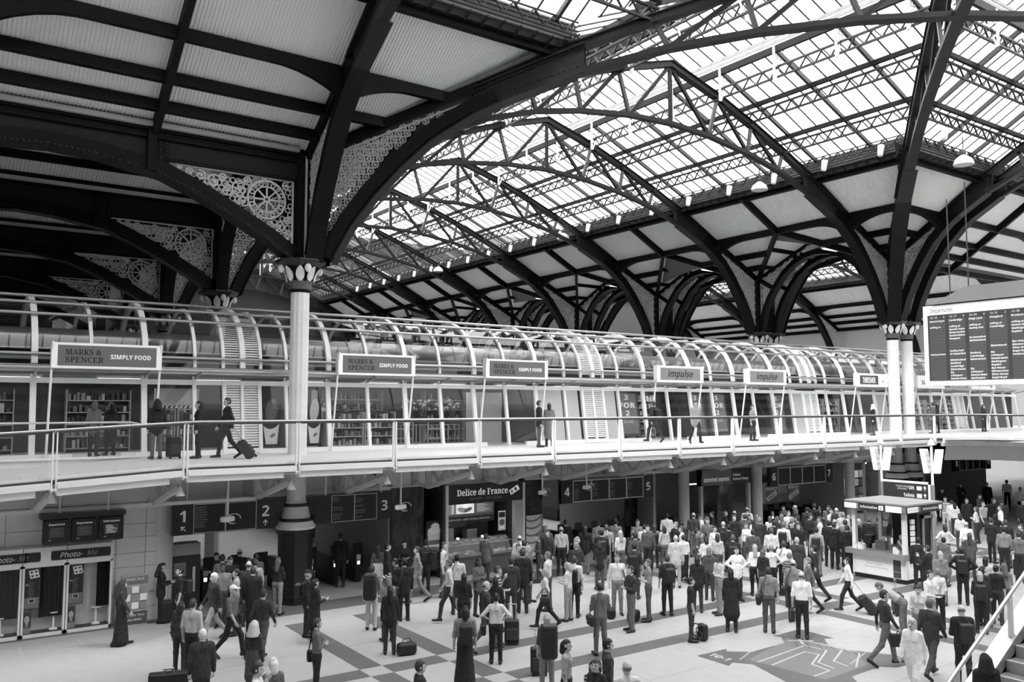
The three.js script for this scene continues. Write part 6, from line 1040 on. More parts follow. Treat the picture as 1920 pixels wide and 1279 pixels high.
function bodyFor(pose, sex, garm, sl) {
  const key = [pose, sex, garm === 'vest' || garm === 'stripe' ? 'shirt' : garm, sl].join(); if (bodyCache[key]) return bodyCache[key];
  const po = garm === 'long' && pose === 'walk' ? { ...POSES.walk, legs: [[.2, .06], [-.1, -.34]] } : POSES[pose], f = sex === 'f', g = key.split(',')[2], Q = [], hands = [], pel = [0, .95, 0], lean = po.lean || 0, T = p => turnX(p, pel, lean);
  const hw = f ? .085 : .08, sw = f ? .155 : .185, jk = g === 'jacket' || g === 'coat' ? .014 : 0, bt = g === 'knee' ? 'skin' : 'bottom';
  const foot = []; let low = 9;
  po.legs.forEach(([a, b], i) => {
    const s = i ? -1 : 1, hip = [s * hw, .91, 0], kn = [s * (hw + .02), .91 - .43 * Math.cos(a), .43 * Math.sin(a)], an = [s * (hw + .025), kn[1] - .41 * Math.cos(b), kn[2] + .41 * Math.sin(b)], w = bt === 'skin' ? .8 : 1;
    Q.push(limb(hip, kn, f ? .098 : .09, .064 * w, pose === 'walk' && bt === 'skin' ? 'bottom' : bt), limb(kn, an, .066 * w, .052 * w, bt));
    const tilt = b < -.4 ? -.7 : 0, toe = [an[0] + s * .03, an[1] - .045 + .2 * Math.sin(tilt), an[2] + .19 * Math.cos(tilt)], heel = [an[0], an[1] - .04, an[2] - .04];
    foot.push(limb(heel, toe, .045, .036, 'shoe')); Q.push(foot[i]); low = Math.min(low, an[1] - .088, toe[1] - .036);
  });
  // trunk
  for (const s of [-1, 1]) Q.push(limb([s * hw * .8, .93, -.005], T([s * .065, 1.12, 0]), f ? .112 : .102, .092 + jk, 'bottom', .92), limb(T([s * .062, 1.1, 0]), T([s * (sw - .09), 1.34, .0]), .094 + jk, .108 + jk, 'top', .9));
  Q.push(limb(T([-(sw - .035), 1.41, -.01]), T([sw - .035, 1.41, -.01]), .062 + jk, .062 + jk, 'top'), limb(T([0, 1.36, -.02]), T([0, 1.46, -.015]), .085, .06, 'top'), limb(T([0, 1.44, -.015]), T([0, 1.56, .0]), .05, .05, 'skin'));
  if (f) for (const s of [-1, 1]) Q.push(limb(T([s * .065, 1.29, .075]), T([s * .065, 1.28, .085]), .055, .05, 'top'));
  if (g === 'coat') Q.push(limb([0, 1.08, 0], [0, .52, -.01], .17, .235, 'top', .75));
  if (g === 'jacket') Q.push(limb(T([0, 1.12, 0]), T([0, .84, 0]), .165, .178, 'top', .74));
  if (g === 'long') Q.push(limb([0, 1.0, 0], [0, .16, 0], .14, .235, 'bottom', .85));
  if (g === 'knee') Q.push(limb([0, 1.0, 0], [0, .56, 0], .15, .2, 'bottom', .8));
  for (const s of [-1, 1]) {
    const [ud, fd] = po.arm(s).map(nrm), sh = T([s * sw, 1.4, -.012]), el = add(sh, ud, .29), wr = add(el, fd, .245), long = sl === 'l';
    Q.push(limb(sh, el, .054 + jk * .7, .044 + jk * .5 + (long ? 0 : .004), 'top'), limb(el, wr, long ? .043 + jk * .5 : .037, long ? .034 + jk * .4 : .027, long ? 'top' : 'skin'));
    // hand: palm, four curled fingers, thumb from the palm's side
    const side = nrm(crs(fd, Math.abs(fd[1]) > .7 ? [s, 0, 0] : UP)), pn = nrm(crs(side, fd)), pal = po === POSES.stand || pose === 'walk' || pose === 'sit' ? [-s, 0, 0] : pn, across = nrm(crs(fd, pal)), H = [];
    H.push(limb(add(wr, fd, -.02), add(wr, fd, .03), .025, .024, 'skin'));
    [-.026, -.009, .009, .026].forEach((o, i) => {
      const b0 = add(add(wr, fd, .02), across, o * .7), k0 = add(add(wr, fd, .085), across, o), L = [.062, .075, .07, .055][i], d1 = nrm(add(fd, pal, .5)), d2 = nrm(add(fd, pal, 1.5)), k1 = add(k0, d1, L * .55), k2 = add(k1, d2, L * .5);
      H.push(limb(b0, k0, .0145, .0125, 'skin'), limb(k0, k1, .0105, .0095, 'skin'), limb(k1, k2, .0095, .0085, 'skin'));
    });
    const th = add(add(wr, fd, .035), across, -.03), t1 = add(add(th, fd, .03), nrm(add(pal, across, -1.2)), .03); H.push(limb(add(wr, fd, .02), th, .016, .0135, 'skin'), limb(th, t1, .013, .011, 'skin'), limb(t1, add(t1, nrm(add(fd, pal, .6)), .026), .0105, .009, 'skin'));
    hands.push({ H, c: add(wr, fd, .07) });
  }
  const drop = [0, -low, 0], out = { pos: [], nor: [], slots: [[], [], [], [], []] };
  const take = (m, tag, mat) => {
    const base = out.pos.length / 3; for (let i = 0; i < m.pos.length; i += 3) { let p = m.pos.slice(i, i + 3), n = m.nor.slice(i, i + 3); if (mat) { p = mat(p, 1); n = mat(n, 0); } out.pos.push(p[0], p[1] - low, p[2]); out.nor.push(...n); }
    for (let i = 0; i < m.idx.length; i += 3) { const [a, b, c] = m.idx.slice(i, i + 3), C = [0, 1, 2].map(k => (m.pos[3 * a + k] + m.pos[3 * b + k] + m.pos[3 * c + k]) / 3); out.slots[tag(C)].push(a + base, b + base, c + base); }
  };
  const TAG = { skin: 0, top: 1, bottom: 2, shoe: 3 }, nearest = C => { let d = 9, t = 0; for (const q of Q) { const e = limbD(q, ...C); if (e < d) { d = e; t = TAG[q.tag]; } } if (t === 2 && C[1] > 1.0 && !lean && (g === 'shirt')) t = 1; return t; };
  const fb = blend(Q, .035), lo = [9, 9, 9], hi = [-9, -9, -9];
  for (const q of Q) for (const e of [q.a, add(q.a, q.d)]) for (let k = 0; k < 3; k++) { const r = Math.max(q.ra, q.rb) + .06; lo[k] = Math.min(lo[k], e[k] - r); hi[k] = Math.max(hi[k], e[k] + r); }
  take(surfaceNet(fb, lo, hi, .027), nearest);
  for (const { H, c } of hands) take(surfaceNet(blend(H, .006), add(c, [-.12, -.12, -.12]), add(c, [.12, .12, .12]), .0105), () => 0);
  // head in its own axes, about the neck's top
  const ell = (x, y, z, cx, cy, cz, a, b, c2) => { const k0 = Math.hypot((x - cx) / a, (y - cy) / b, (z - cz) / c2), k1 = Math.hypot((x - cx) / a / a, (y - cy) / b / b, (z - cz) / c2 / c2); return k0 * (k0 - 1) / (k1 || 1e-6); };
  const sm = (d, e, k) => { const h = Math.max(k - Math.abs(d - e), 0) / k; return Math.min(d, e) - h * h * k * .25; };
  const headF = (x, y, z) => { const ax = Math.abs(x); let d = ell(x, y, z, 0, .075, .0, .074, .105, .094); d = sm(d, ell(x, y, z, 0, .0, .04, .05, .058, .055), .05); d = sm(d, ell(x, y, z, 0, -.03, -.015, .046, .06, .046), .03); d = sm(d, limbD(NOSE, x, y, z), .012); d = sm(d, ell(ax, y, z, .077, .06, -.005, .012, .03, .02), .01); d = Math.max(d, -(Math.hypot(ax - .031, y - .078, z - .104) - .017)); return d; };
  const nod = (po.nod || 0) + lean * .6, neck = T([0, 1.555, .0]), hm = (p, w) => add(turnX(p, [0, 0, 0], nod), w ? neck : [0, 0, 0]);
  take(surfaceNet(headF, [-.11, -.1, -.12], [.11, .21, .15], .0125), C => (Math.abs(Math.abs(C[0]) - .031) < .016 && Math.abs(C[1] - .079) < .0085 && C[2] > .06) || (Math.abs(C[0]) < .021 && Math.abs(C[1] - .012) < .0055 && C[2] > .07) ? 4 : 0, hm);
  const G2 = new THREE.BufferGeometry(), uv = new Float32Array(out.pos.length / 3 * 2); for (let i = 0; i < uv.length / 2; i++) { uv[2 * i] = out.pos[3 * i]; uv[2 * i + 1] = out.pos[3 * i + 1]; }
  G2.setAttribute('position', new THREE.Float32BufferAttribute(out.pos, 3)); G2.setAttribute('normal', new THREE.Float32BufferAttribute(out.nor, 3)); G2.setAttribute('uv', new THREE.BufferAttribute(uv, 2));
  G2.setIndex(out.slots.flat()); let st = 0; out.slots.forEach((s, i) => { if (s.length) { G2.addGroup(st, s.length, i); st += s.length; } });
  return bodyCache[key] = { g: G2, head: [neck[0], neck[1] - low, neck[2]], nod, hand: hands.map(h => add(h.c, drop)), lean };
}
const NOSE = limb([0, .075, .09], [0, .045, .112], .009, .014, 'skin');
function hairFor(t) {
  if (hairCache[t]) return hairCache[t];
  const H = Math.hypot, e = (x, y, z, k) => (H(x / (.074 * k), (y - .075) / (.105 * k), z / (.094 * k)) - 1) * .08, cap = limb([0, .07, -.05], [0, t === 'l' ? -.2 : -.05, -.07], .082, t === 'l' ? .075 : .075, ''), veil = limb([0, .06, -.02], [0, -.22, -.03], .11, .17, ''), bun = limb([0, .12, -.115], [0, .12, -.13], .04, .045, '');
  const f = (x, y, z) => {
    let d = e(x, y, z, 1.12);
    if (t === 's' || t === 'u') { d = Math.max(d, .01 - y - (z < -.02 ? .02 : 0), Math.min(z - .03 + .0 * y, .118 - y)); if (t === 'u') d = Math.min(d, limbD(bun, x, y, z)); }
    if (t === 'l' || t === 'b') { d = Math.min(d, limbD(cap, x, y, z)); d = Math.max(d, Math.min(z - .03, .125 - y), -e(x, y, z, .98)); }
    if (t === 'n') d = Math.max(e(x, y, z, 1.05), z + .01, y - .09, .02 - y);
    if (t === 'c') { d = Math.max(e(x, y, z, 1.15), .105 - y); d = Math.min(d, Math.max(H(x / .07, (z - .1) / .1) - 1, Math.abs(y - .112) - .008)); }
    if (t === 'h' || t === 'k') { d = Math.min(e(x, y, z, 1.18), limbD(veil, x, y, z)); const open = H(x / .06, (y - .06) / .085) - 1; d = Math.max(d, -Math.max(open * .05, .02 - z)); if (t === 'k') d = Math.max(d, -.14 - y); }
    return d;
  };
  const m = surfaceNet(f, [-.22, -.42, -.24], [.22, .26, .24], .0125), g = new THREE.BufferGeometry();
  g.setAttribute('position', new THREE.Float32BufferAttribute(m.pos, 3)); g.setAttribute('normal', new THREE.Float32BufferAttribute(m.nor, 3)); g.setIndex(m.idx); g.setAttribute('uv', new THREE.Float32BufferAttribute(m.pos.length / 3 * 2, 2));
  g.setAttribute('uv', new THREE.BufferAttribute(new Float32Array(m.pos.length / 3 * 2), 2));
  return hairCache[t] = g;
}
const folds = noiseTex(256, (x, y) => .5 * vnoise(x * 10, y * 6, 30) + .3 * vnoise(x * 22, y * 12, 60) + .2 * vnoise(x * 60, y * 60, 60)); folds.repeat.set(1.6, 1.4);
const CLOTH = [.014, .035, .075, .13, .22, .34, .5, .66, .8, .88].map(g => G(g, .85, { bumpMap: folds, bumpScale: .05 })), SKIN = [G(.46, .55), G(.09, .5)], SHOE = G(.012, .4), EYE = G(.03, .5), HAIR = [.008, .02, .04, .08, .14, .22, .34, .48, .65].map(g => G(g, .6));
const stripes = (a, b) => { const t = noiseTex(64, (x, y) => (y * 4) % 1 < .5 ? a : b, true); t.repeat.set(1, 3.2); return new THREE.MeshPhysicalMaterial({ map: t, roughness: .85, side: THREE.DoubleSide }); };
const STRIPE = { 8: stripes(.9, .06), 6: stripes(.75, .15), 4: stripes(.55, .25), 2: stripes(.35, .12), 7: stripes(.8, .1) };
const PEOPLE = [
  [4.69, 24.36, 1.38, 1.66, 'walk', 'f', 'long', 'l', 1, 0, 'h', 1, '', 'A', 'black headscarf', 0, 0],
  [6.08, 26.23, 1.43, 1.68, 'read', 'f', 'jacket', 'l', 0, 0, 'l', 1, '', 'A2', 'long hair', 0, 0],
  [6.25, 24.87, -1.73, 1.76, 'stand', 'm', 'shirt', 's', 0, 1, 's', 0, 'backpack', 'A2', 'dark T-shirt', 0, 0],
  [6.76, 23.41, -1.5, 1.76, 'walk', 'm', 'jacket', 'l', 1, 5, 's', 8, '', 'B', 'white hair', 0, 0],
  [7.36, 24.69, -0.46, 1.76, 'stand', 'm', 'shirt', 's', 4, 1, 's', 0, '', 'B', '', 0, 1],
  [7.42, 23.65, -1.87, 1.76, 'stand', 'm', 'shirt', 's', 5, 1, 's', 0, '', 'B', 'polo shirt', 0, 0],
  [7.91, 23.74, 2.73, 1.76, 'stand', 'm', 'jacket', 'l', 0, 0, 's', 2, '', 'B', 'dark suit', 0, 0],
  [7.15, 20.7, 2.29, 1.76, 'walk', 'm', 'shirt', 'l', 1, 2, 's', 1, '', 'B2', 'dark denim shirt', 0, 0],
  [6.69, 21.55, 0.75, 1.76, 'walk', 'm', 'shirt', 's', 3, 0, 'c', 8, 'sling', 'B2', 'pale cap', 0, 0],
  [5.48, 20.59, 2.36, 1.76, 'stand', 'm', 'vest', 's', 6, 0, 's', 2, '', 'C', 'reflective work vest', 0, 0],
  [5.35, 21.09, 2.54, 1.62, 'stand', 'f', 'shirt', 'l', 1, 1, 'b', 1, '', 'C', '', 0, 0],
  [4.96, 17.87, 2.96, 1.72, 'stand', 'm', 'jacket', 'l', 1, 0, 's', 8, 'suitcaseL', 'C', 'white hair and dark jumper', 0, 0],
  [6.1, 18.16, 2.29, 1.66, 'stand', 'f', 'knee', 'l', 1, 2, 'k', 6, '', 'C2', 'pale head cloth', 0, 0],
  [5.07, 14.88, 1.07, 1.76, 'phone', 'm', 'shirt', 'l', 7, 1, 's', 1, '', 'C2', '', 0, 0],
  [5.51, 15.34, -3.14, 1.66, 'stand', 'f', 'shirt', 'l', 3, 2, 'b', 8, '', 'C2', 'white hair', 0, 0],
  [7.27, 17.61, 1.35, 1.66, 'fold', 'f', 'shirt', 'l', 3, 0, 's', 2, 'handbag', 'C3', 'grey jumper', 0, 0],
  [8.96, 22.41, 1.19, 1.76, 'stand', 'm', 'jacket', 'l', 0, 0, 'c', 0, 'backpack', 'D', 'black cap', 0, 0],
  [8.88, 21.72, 1.71, 1.64, 'read', 'f', 'coat', 'l', 0, 0, 'b', 0, '', 'D', '', 0, 0],
  [7.79, 26.2, 2.85, 1.76, 'stand', 'm', 'shirt', 's', 4, 1, 's', 1, '', 'G1', '', 0, 0],
  [8.34, 24.94, 2.82, 1.76, 'stand', 'm', 'shirt', 's', 5, 1, 's', 1, '', 'G1', '', 0, 0],
  [12.29, 27.83, 2.73, 1.82, 'stand', 'm', 'jacket', 'l', 0, 0, 's', 0, '', 'G3', 'dark uniform', 0, 0],
  [10.69, 22.06, 2.52, 1.76, 'stand', 'm', 'shirt', 's', 4, 6, 's', 2, 'rucksack', 'E', '', 0, 0],
  [10.51, 20.71, 3.02, 1.66, 'read', 'f', 'jacket', 'l', 4, 1, 'b', 4, '', 'E', 'grey hood', 0, 0],
  [10.03, 19.65, 2.67, 1.66, 'stand', 'f', 'jacket', 'l', 0, 1, 'l', 0, 'holdall', 'E', 'long black hair', 0, 0],
  [12.67, 25.75, 2.77, 1.66, 'stand', 'f', 'knee', 's', 2, 7, 'l', 1, '', 'E2', 'pale skirt', 0, 0],
  [12.78, 25.25, 1.28, 1.76, 'stand', 'm', 'jacket', 'l', 0, 0, 's', 0, '', 'E2', 'dark suit', 0, 0],
  [13.74, 25.93, -0.14, 1.66, 'fold', 'f', 'shirt', 'l', 0, 0, 'l', 0, '', 'E2', '', 0, 0],
  [11.97, 23.09, -2.4, 1.66, 'read', 'f', 'shirt', 's', 0, 0, 'u', 0, '', 'E', '', 0, 0],
  [11.9, 22.44, 3, 1.76, 'stand', 'm', 'jacket', 'l', 0, 0, 's', 0, 'shoulder', 'E', '', 0, 0],
  [13.26, 24.16, -1.99, 1.76, 'walk', 'm', 'shirt', 'l', 4, 4, 's', 1, '', 'E', 'khaki clothes', 0, 0],
  [14.17, 25.25, 2.63, 1.76, 'stand', 'm', 'jacket', 'l', 1, 0, 's', 0, 'backpack', 'E2', '', 0, 0],
  [14.38, 24.42, 0.86, 1.76, 'stand', 'm', 'shirt', 'l', 6, 2, 's', 1, 'rucksack', 'E2', '', 0, 0],
  [12.87, 21.55, -2.2, 1.76, 'walk', 'm', 'shirt', 'l', 7, 1, 's', 3, '', 'F', 'white shirt', 0, 0],
  [13.53, 22.18, 2.68, 1.76, 'stand', 'm', 'shirt', 's', 7, 1, 's', 0, 'shoulder', 'F', '', 0, 0],
  [12.42, 20, 2.59, 1.66, 'stand', 'f', 'shirt', 's', 0, 0, 'l', 0, '', 'F', '', 0, 0],
  [13.98, 21.68, 0.13, 1.66, 'fold', 'f', 'jacket', 'l', 3, 1, 'l', 0, '', 'F', '', 0, 1],
  [12.09, 18.4, 1.08, 1.76, 'walk', 'm', 'jacket', 'l', 1, 2, 'n', 3, '', 'F2', 'bald head', 0, 0],
  [13.46, 19.92, 1.15, 1.76, 'drink', 'm', 'stripe', 's', 6, 1, 's', 2, '', 'F', 'striped shirt', 0, 0],
  [12.84, 19.08, 2.37, 1.66, 'stand', 'f', 'jacket', 'l', 0, 0, 'l', 0, 'trolleyU', 'F2', '', 0, 0],
  [15.26, 21.24, 2.61, 1.88, 'stand', 'm', 'jacket', 'l', 0, 1, 's', 2, '', 'F', 'broad black jacket', 0, 0],
  [14.53, 20.81, 2.71, 1.76, 'stand', 'm', 'jacket', 'l', 1, 1, 's', 1, '', 'F', '', 0, 0],
  [16.18, 22.75, -0.09, 1.76, 'stand', 'm', 'shirt', 'l', 4, 3, 's', 2, '', 'F3', '', 0, 0],
  [16.19, 22.24, 0.42, 1.76, 'stand', 'm', 'jacket', 'l', 3, 2, 's', 6, '', 'F3', 'grey suit', 0, 0],
  [18.32, 24.54, -2.04, 1.66, 'fold', 'f', 'stripe', 'l', 2, 1, 's', 1, '', 'F3', 'striped jumper', 0, 0],
  [18.82, 24.64, -1.18, 1.76, 'stand', 'm', 'shirt', 'l', 1, 1, 's', 2, '', 'F3', '', 0, 0],
  [19.75, 25.06, 2.56, 1.76, 'stand', 'm', 'shirt', 'l', 6, 0, 'n', 2, '', 'F3', 'white shirt', 0, 0],
  [16.03, 21, -2.57, 1.76, 'fold', 'm', 'shirt', 's', 7, 2, 's', 4, '', 'H', 'white T-shirt', 0, 0],
  [14.73, 19.42, -2.31, 1.63, 'walk', 'f', 'shirt', 's', 7, 0, 'b', 6, 'handbag', 'H', 'white T-shirt', 0, 0],
  [11.76, 17.47, 2.55, 1.66, 'hips', 'f', 'shirt', 's', 7, 0, 's', 0, 'handbag', 'I', 'crossed black straps', 0, 0],
  [10.21, 16.39, 2.67, 1.76, 'stand', 'm', 'long', 's', 4, 0, 'b', 0, 'backpack', 'I', 'checked shirt and long black skirt', 0, 0],
  [11.5, 15.11, 2.67, 1.66, 'stand', 'f', 'shirt', 's', 2, 4, 'l', 6, 'rucksack', 'I2', 'fair hair', 0, 0],
  [10.57, 13.26, 0.72, 1.66, 'stand', 'f', 'shirt', 'l', 5, 0, 'b', 0, '', 'I3', '', 0, 0],
  [11.09, 13.08, -0.35, 1.55, 'sit', 'f', 'stripe', 's', 6, 5, 'l', 1, '', 'I3', 'striped top', 0, 0],
  [10.33, 12.1, -1.23, 1.6, 'stand', 'f', 'shirt', 'l', 0, 0, 'b', 1, '', 'I3', '', 0, 0],
  [11.02, 12.57, 1.03, 1.76, 'stand', 'm', 'shirt', 'l', 1, 1, 's', 0, '', 'I3', 'dark shirt', 0, 0],
  [10.34, 11.3, 2.75, 1.76, 'stand', 'm', 'shirt', 's', 7, 2, 'n', 4, '', 'I3', 'bald head', 0, 0],
  [7.59, 13.68, 1.24, 1.66, 'stand', 'f', 'jacket', 'l', 0, 0, 's', 1, '', 'I4', 'curly dark hair', 0, 0],
  [14.27, 16.55, 2.78, 1.76, 'read', 'm', 'shirt', 'l', 3, 3, 's', 0, 'shoulder', 'J', 'brown shirt', 0, 0],
  [15.77, 19.69, -2.6, 1.66, 'read', 'f', 'shirt', 's', 7, 5, 'b', 6, '', 'H', 'fair hair', 0, 0],
  [16.21, 19.95, 2.28, 1.76, 'stand', 'm', 'shirt', 'l', 7, 0, 's', 2, 'backpack', 'H', '', 0, 0],
  [17.44, 19.44, -0.64, 1.76, 'stand', 'm', 'shirt', 's', 7, 4, 's', 3, 'shoulder', 'K', 'white T-shirt', 0, 0],
  [16.48, 17.81, -1.79, 1.76, 'fold', 'm', 'shirt', 'l', 1, 3, 's', 1, '', 'K', 'dark shirt', 0, 0],
  [17.63, 18.32, -2.16, 1.76, 'fold', 'm', 'shirt', 's', 4, 2, 's', 3, '', 'K', 'grey shirt', 0, 0],
  [18.59, 18.52, 2.7, 1.76, 'stand', 'm', 'shirt', 's', 0, 0, 's', 2, 'backpack', 'K', '', 0, 0],
  [21.36, 23.62, 2.76, 1.66, 'stand', 'f', 'shirt', 's', 7, 3, 'l', 6, '', 'K2', 'fair hair', 0, 0],
  [20.43, 23.58, 2.51, 1.76, 'stand', 'm', 'jacket', 'l', 0, 3, 's', 0, 'backpack', 'K2', '', 0, 0],
  [20.65, 24.77, 2.45, 1.76, 'stand', 'm', 'jacket', 'l', 0, 4, 'l', 1, '', 'K2', 'black printed jacket', 0, 0],
  [21.94, 25.51, 2.61, 1.76, 'stand', 'm', 'jacket', 'l', 4, 3, 's', 1, '', 'K2', '', 0, 0],
  [21.49, 24.53, 2.42, 1.76, 'stand', 'm', 'shirt', 'l', 5, 4, 's', 3, '', 'K2', '', 0, 0],
  [21.26, 22.84, 2.39, 1.76, 'stand', 'm', 'jacket', 'l', 0, 0, 's', 3, '', 'K2', 'black hooded top', 0, 0],
  [19.32, 20.69, 2.22, 1.76, 'stand', 'm', 'shirt', 's', 1, 1, 's', 0, 'backpack', 'K2', '', 0, 0],
  [23.58, 24.14, 2.37, 1.66, 'stand', 'f', 'shirt', 'l', 4, 2, 'l', 2, 'backpack', 'L', '', 0, 0],
  [23.59, 23.63, 2.71, 1.66, 'stand', 'f', 'shirt', 's', 6, 3, 'b', 1, 'shoulder', 'L', '', 0, 0],
  [21.67, 21.15, 2.34, 1.76, 'stand', 'm', 'jacket', 'l', 6, 5, 'n', 6, '', 'L', 'pale suit and bald head', 0, 0],
  [24.16, 23.57, -1.84, 1.76, 'stand', 'm', 'jacket', 'l', 0, 0, 's', 4, '', 'L', '', 0, 0],
  [23.39, 24.87, -0.41, 1.76, 'stand', 'm', 'shirt', 'l', 4, 2, 's', 3, '', 'G5', '', 0, 0],
  [24.46, 27.14, 2.58, 1.66, 'stand', 'f', 'jacket', 'l', 0, 0, 'l', 0, '', 'G5', '', 0, 0],
  [21.09, 26.49, 2.47, 1.76, 'stand', 'm', 'jacket', 'l', 0, 0, 's', 1, '', 'G5', '', 0, 0],
  [23.97, 22.3, 0.75, 1.66, 'stand', 'f', 'shirt', 'l', 2, 2, 's', 0, '', 'M', '', 0, 0],
  [23.17, 21.24, -2.4, 1.76, 'fold', 'm', 'jacket', 'l', 3, 1, 's', 0, '', 'M', '', 0, 0],
  [25.04, 22.41, -0.49, 1.66, 'stand', 'f', 'shirt', 'l', 7, 1, 's', 1, '', 'M', 'white blouse', 0, 0],
  [25.77, 22.63, 2.29, 1.76, 'stand', 'm', 'jacket', 'l', 0, 0, 'n', 6, 'backpack', 'M', 'bald head', 0, 0],
  [25.24, 21.91, 2.63, 1.76, 'stand', 'm', 'jacket', 'l', 0, 0, 's', 0, '', 'M', '', 0, 0],
  [27.64, 23.71, -0.16, 1.76, 'stand', 'm', 'jacket', 'l', 0, 0, 's', 2, '', 'M', 'dark suit', 0, 0],
  [28.3, 23.68, 2.09, 1.76, 'stand', 'm', 'jacket', 'l', 2, 1, 's', 2, '', 'M', '', 0, 0],
  [29.06, 23.7, 2.26, 1.66, 'stand', 'f', 'shirt', 's', 4, 1, 'l', 4, '', 'M', '', 0, 0],
  [23.63, 21.03, 2.3, 1.66, 'stand', 'f', 'shirt', 's', 6, 2, 'b', 1, '', 'M', '', 0, 0],
  [23.37, 20.11, 2.28, 1.76, 'stand', 'm', 'shirt', 'l', 0, 1, 's', 3, 'backpack', 'M', 'black jumper', 0, 0],
  [26.73, 22.32, -1.4, 1.66, 'stand', 'f', 'shirt', 's', 8, 2, 's', 3, '', 'M', 'white top', 0, 0],
  [24.98, 20.56, 2.17, 1.76, 'stand', 'm', 'jacket', 'l', 2, 2, 's', 1, '', 'M', 'broad grey jacket', 0, 0],
  [25.85, 20.45, 2.24, 1.76, 'stand', 'm', 'shirt', 'l', 7, 1, 's', 3, '', 'M', 'pale braces', 0, 0],
  [27.56, 21.67, 2.59, 1.76, 'stand', 'm', 'jacket', 'l', 0, 0, 's', 1, '', 'M', '', 0, 0],
  [30.17, 23.32, 2.4, 1.66, 'stand', 'f', 'shirt', 'l', 5, 1, 'l', 4, '', 'M', '', 0, 0],
  [27.48, 21.16, 2.05, 1.76, 'stand', 'm', 'shirt', 'l', 8, 0, 's', 4, 'backpack', 'M', 'tall, white shirt', 0, 0],
  [28.41, 21.52, -0.4, 1.66, 'stand', 'f', 'coat', 'l', 0, 0, 'l', 0, '', 'M', '', 0, 0],
  [30.68, 23.36, -0.22, 1.76, 'stand', 'm', 'shirt', 'l', 8, 1, 's', 2, '', 'M', '', 0, 0],
  [29.47, 22.01, -2.85, 1.76, 'stand', 'm', 'jacket', 'l', 1, 1, 's', 1, '', 'M', '', 0, 0],
  [30.47, 22.15, 0.45, 1.76, 'fold', 'm', 'jacket', 'l', 0, 0, 's', 1, '', 'M', 'dark suit in profile', 0, 0],
  [30.07, 21.39, -2.35, 1.76, 'stand', 'm', 'shirt', 'l', 8, 1, 's', 2, '', 'M', '', 0, 0],
  [27.31, 19.59, 2.11, 1.76, 'stand', 'm', 'shirt', 'l', 5, 3, 's', 1, 'backpack', 'M', 'pale shirt', 0, 0],
  [29.31, 20.47, 2.27, 1.76, 'stand', 'm', 'jacket', 'l', 0, 0, 's', 1, '', 'M', '', 0, 0],
  [29.03, 20.04, 2, 1.76, 'stand', 'm', 'jacket', 'l', 0, 0, 's', 2, '', 'M', '', 0, 0],
  [28.74, 19.28, 2.34, 1.76, 'stand', 'm', 'jacket', 'l', 0, 0, 's', 2, '', 'M', '', 0, 0],
  [33.48, 23.26, 0.08, 1.66, 'fold', 'f', 'shirt', 's', 8, 1, 'b', 2, '', 'M', '', 0, 0],
  [33.25, 22.8, 2.52, 1.76, 'stand', 'm', 'vest', 'l', 1, 1, 'n', 5, '', 'M', 'dark waistcoat', 0, 0],
  [32.89, 22.35, -2.02, 1.66, 'read', 'f', 'shirt', 'l', 6, 1, 'l', 5, '', 'M', '', 0, 0],
  [22.84, 18.74, 2.35, 1.66, 'stand', 'f', 'shirt', 's', 8, 0, 'l', 6, '', 'N', 'long pale hair and white tunic', 0, 0],
  [22.29, 17.96, 1.73, 1.66, 'stand', 'f', 'shirt', 's', 0, 1, 'b', 3, '', 'N', '', 0, 0],
  [23.16, 18.34, 2.24, 1.66, 'hips', 'f', 'shirt', 's', 7, 0, 's', 5, '', 'N', '', 0, 0],
  [23.66, 18.23, 2.31, 1.76, 'stand', 'm', 'shirt', 's', 8, 0, 's', 2, 'shoulder', 'N', 'white T-shirt', 0, 0],
  [24.67, 18.47, 2.21, 1.76, 'fold', 'm', 'jacket', 'l', 1, 1, 's', 6, '', 'N', 'dark suit', 0, 0],
  [22.39, 17.05, 2.05, 1.66, 'read', 'f', 'stripe', 's', 4, 1, 's', 4, '', 'N', 'striped top', 0, 0],
  [23.7, 17.1, -2.87, 1.76, 'walk', 'm', 'shirt', 's', 0, 0, 's', 0, 'shoulder', 'N', 'black T-shirt', 0, 0],
  [22.14, 16.19, -2.34, 1.66, 'walk', 'f', 'shirt', 'l', 3, 0, 's', 4, '', 'N', '', 0, 0],
  [21.84, 18.65, -0.51, 1.66, 'hips', 'f', 'jacket', 'l', 8, 0, 'b', 1, '', 'N', 'white jacket', 0, 0],
  [21.12, 19.16, 2.13, 1.66, 'stand', 'f', 'shirt', 's', 2, 1, 'b', 4, '', 'N', '', 0, 0],
  [19.92, 17.7, -1.89, 1.76, 'fold', 'm', 'shirt', 'l', 6, 4, 's', 0, '', 'N', 'pale shirt', 0, 1],
  [22.82, 20.85, 2.66, 1.66, 'read', 'f', 'shirt', 's', 7, 1, 'b', 0, '', 'N', '', 0, 0],
  [20.99, 15.86, 2.22, 1.76, 'stand', 'm', 'shirt', 's', 4, 0, 'n', 1, 'shoulder', 'N', 'bald head and buff shirt', 0, 0],
  [23.4, 15.73, -2.46, 1.6, 'walk', 'm', 'shirt', 'l', 8, 0, 's', 0, 'trolley', 'N2', 'white school shirt', 0, 0],
  [17.06, 16.13, 0.93, 1.66, 'stand', 'f', 'shirt', 's', 0, 1, 'u', 0, 'rucksackF', 'O', 'black top', 0, 0],
  [19.63, 18.29, 2.32, 1.66, 'stand', 'f', 'jacket', 'l', 0, 1, 'b', 0, '', 'O', '', 0, 0],
  [18.69, 16.18, 2.28, 1.7, 'stand', 'f', 'coat', 'l', 0, 0, 'b', 0, '', 'O', 'long black coat', 0, 0],
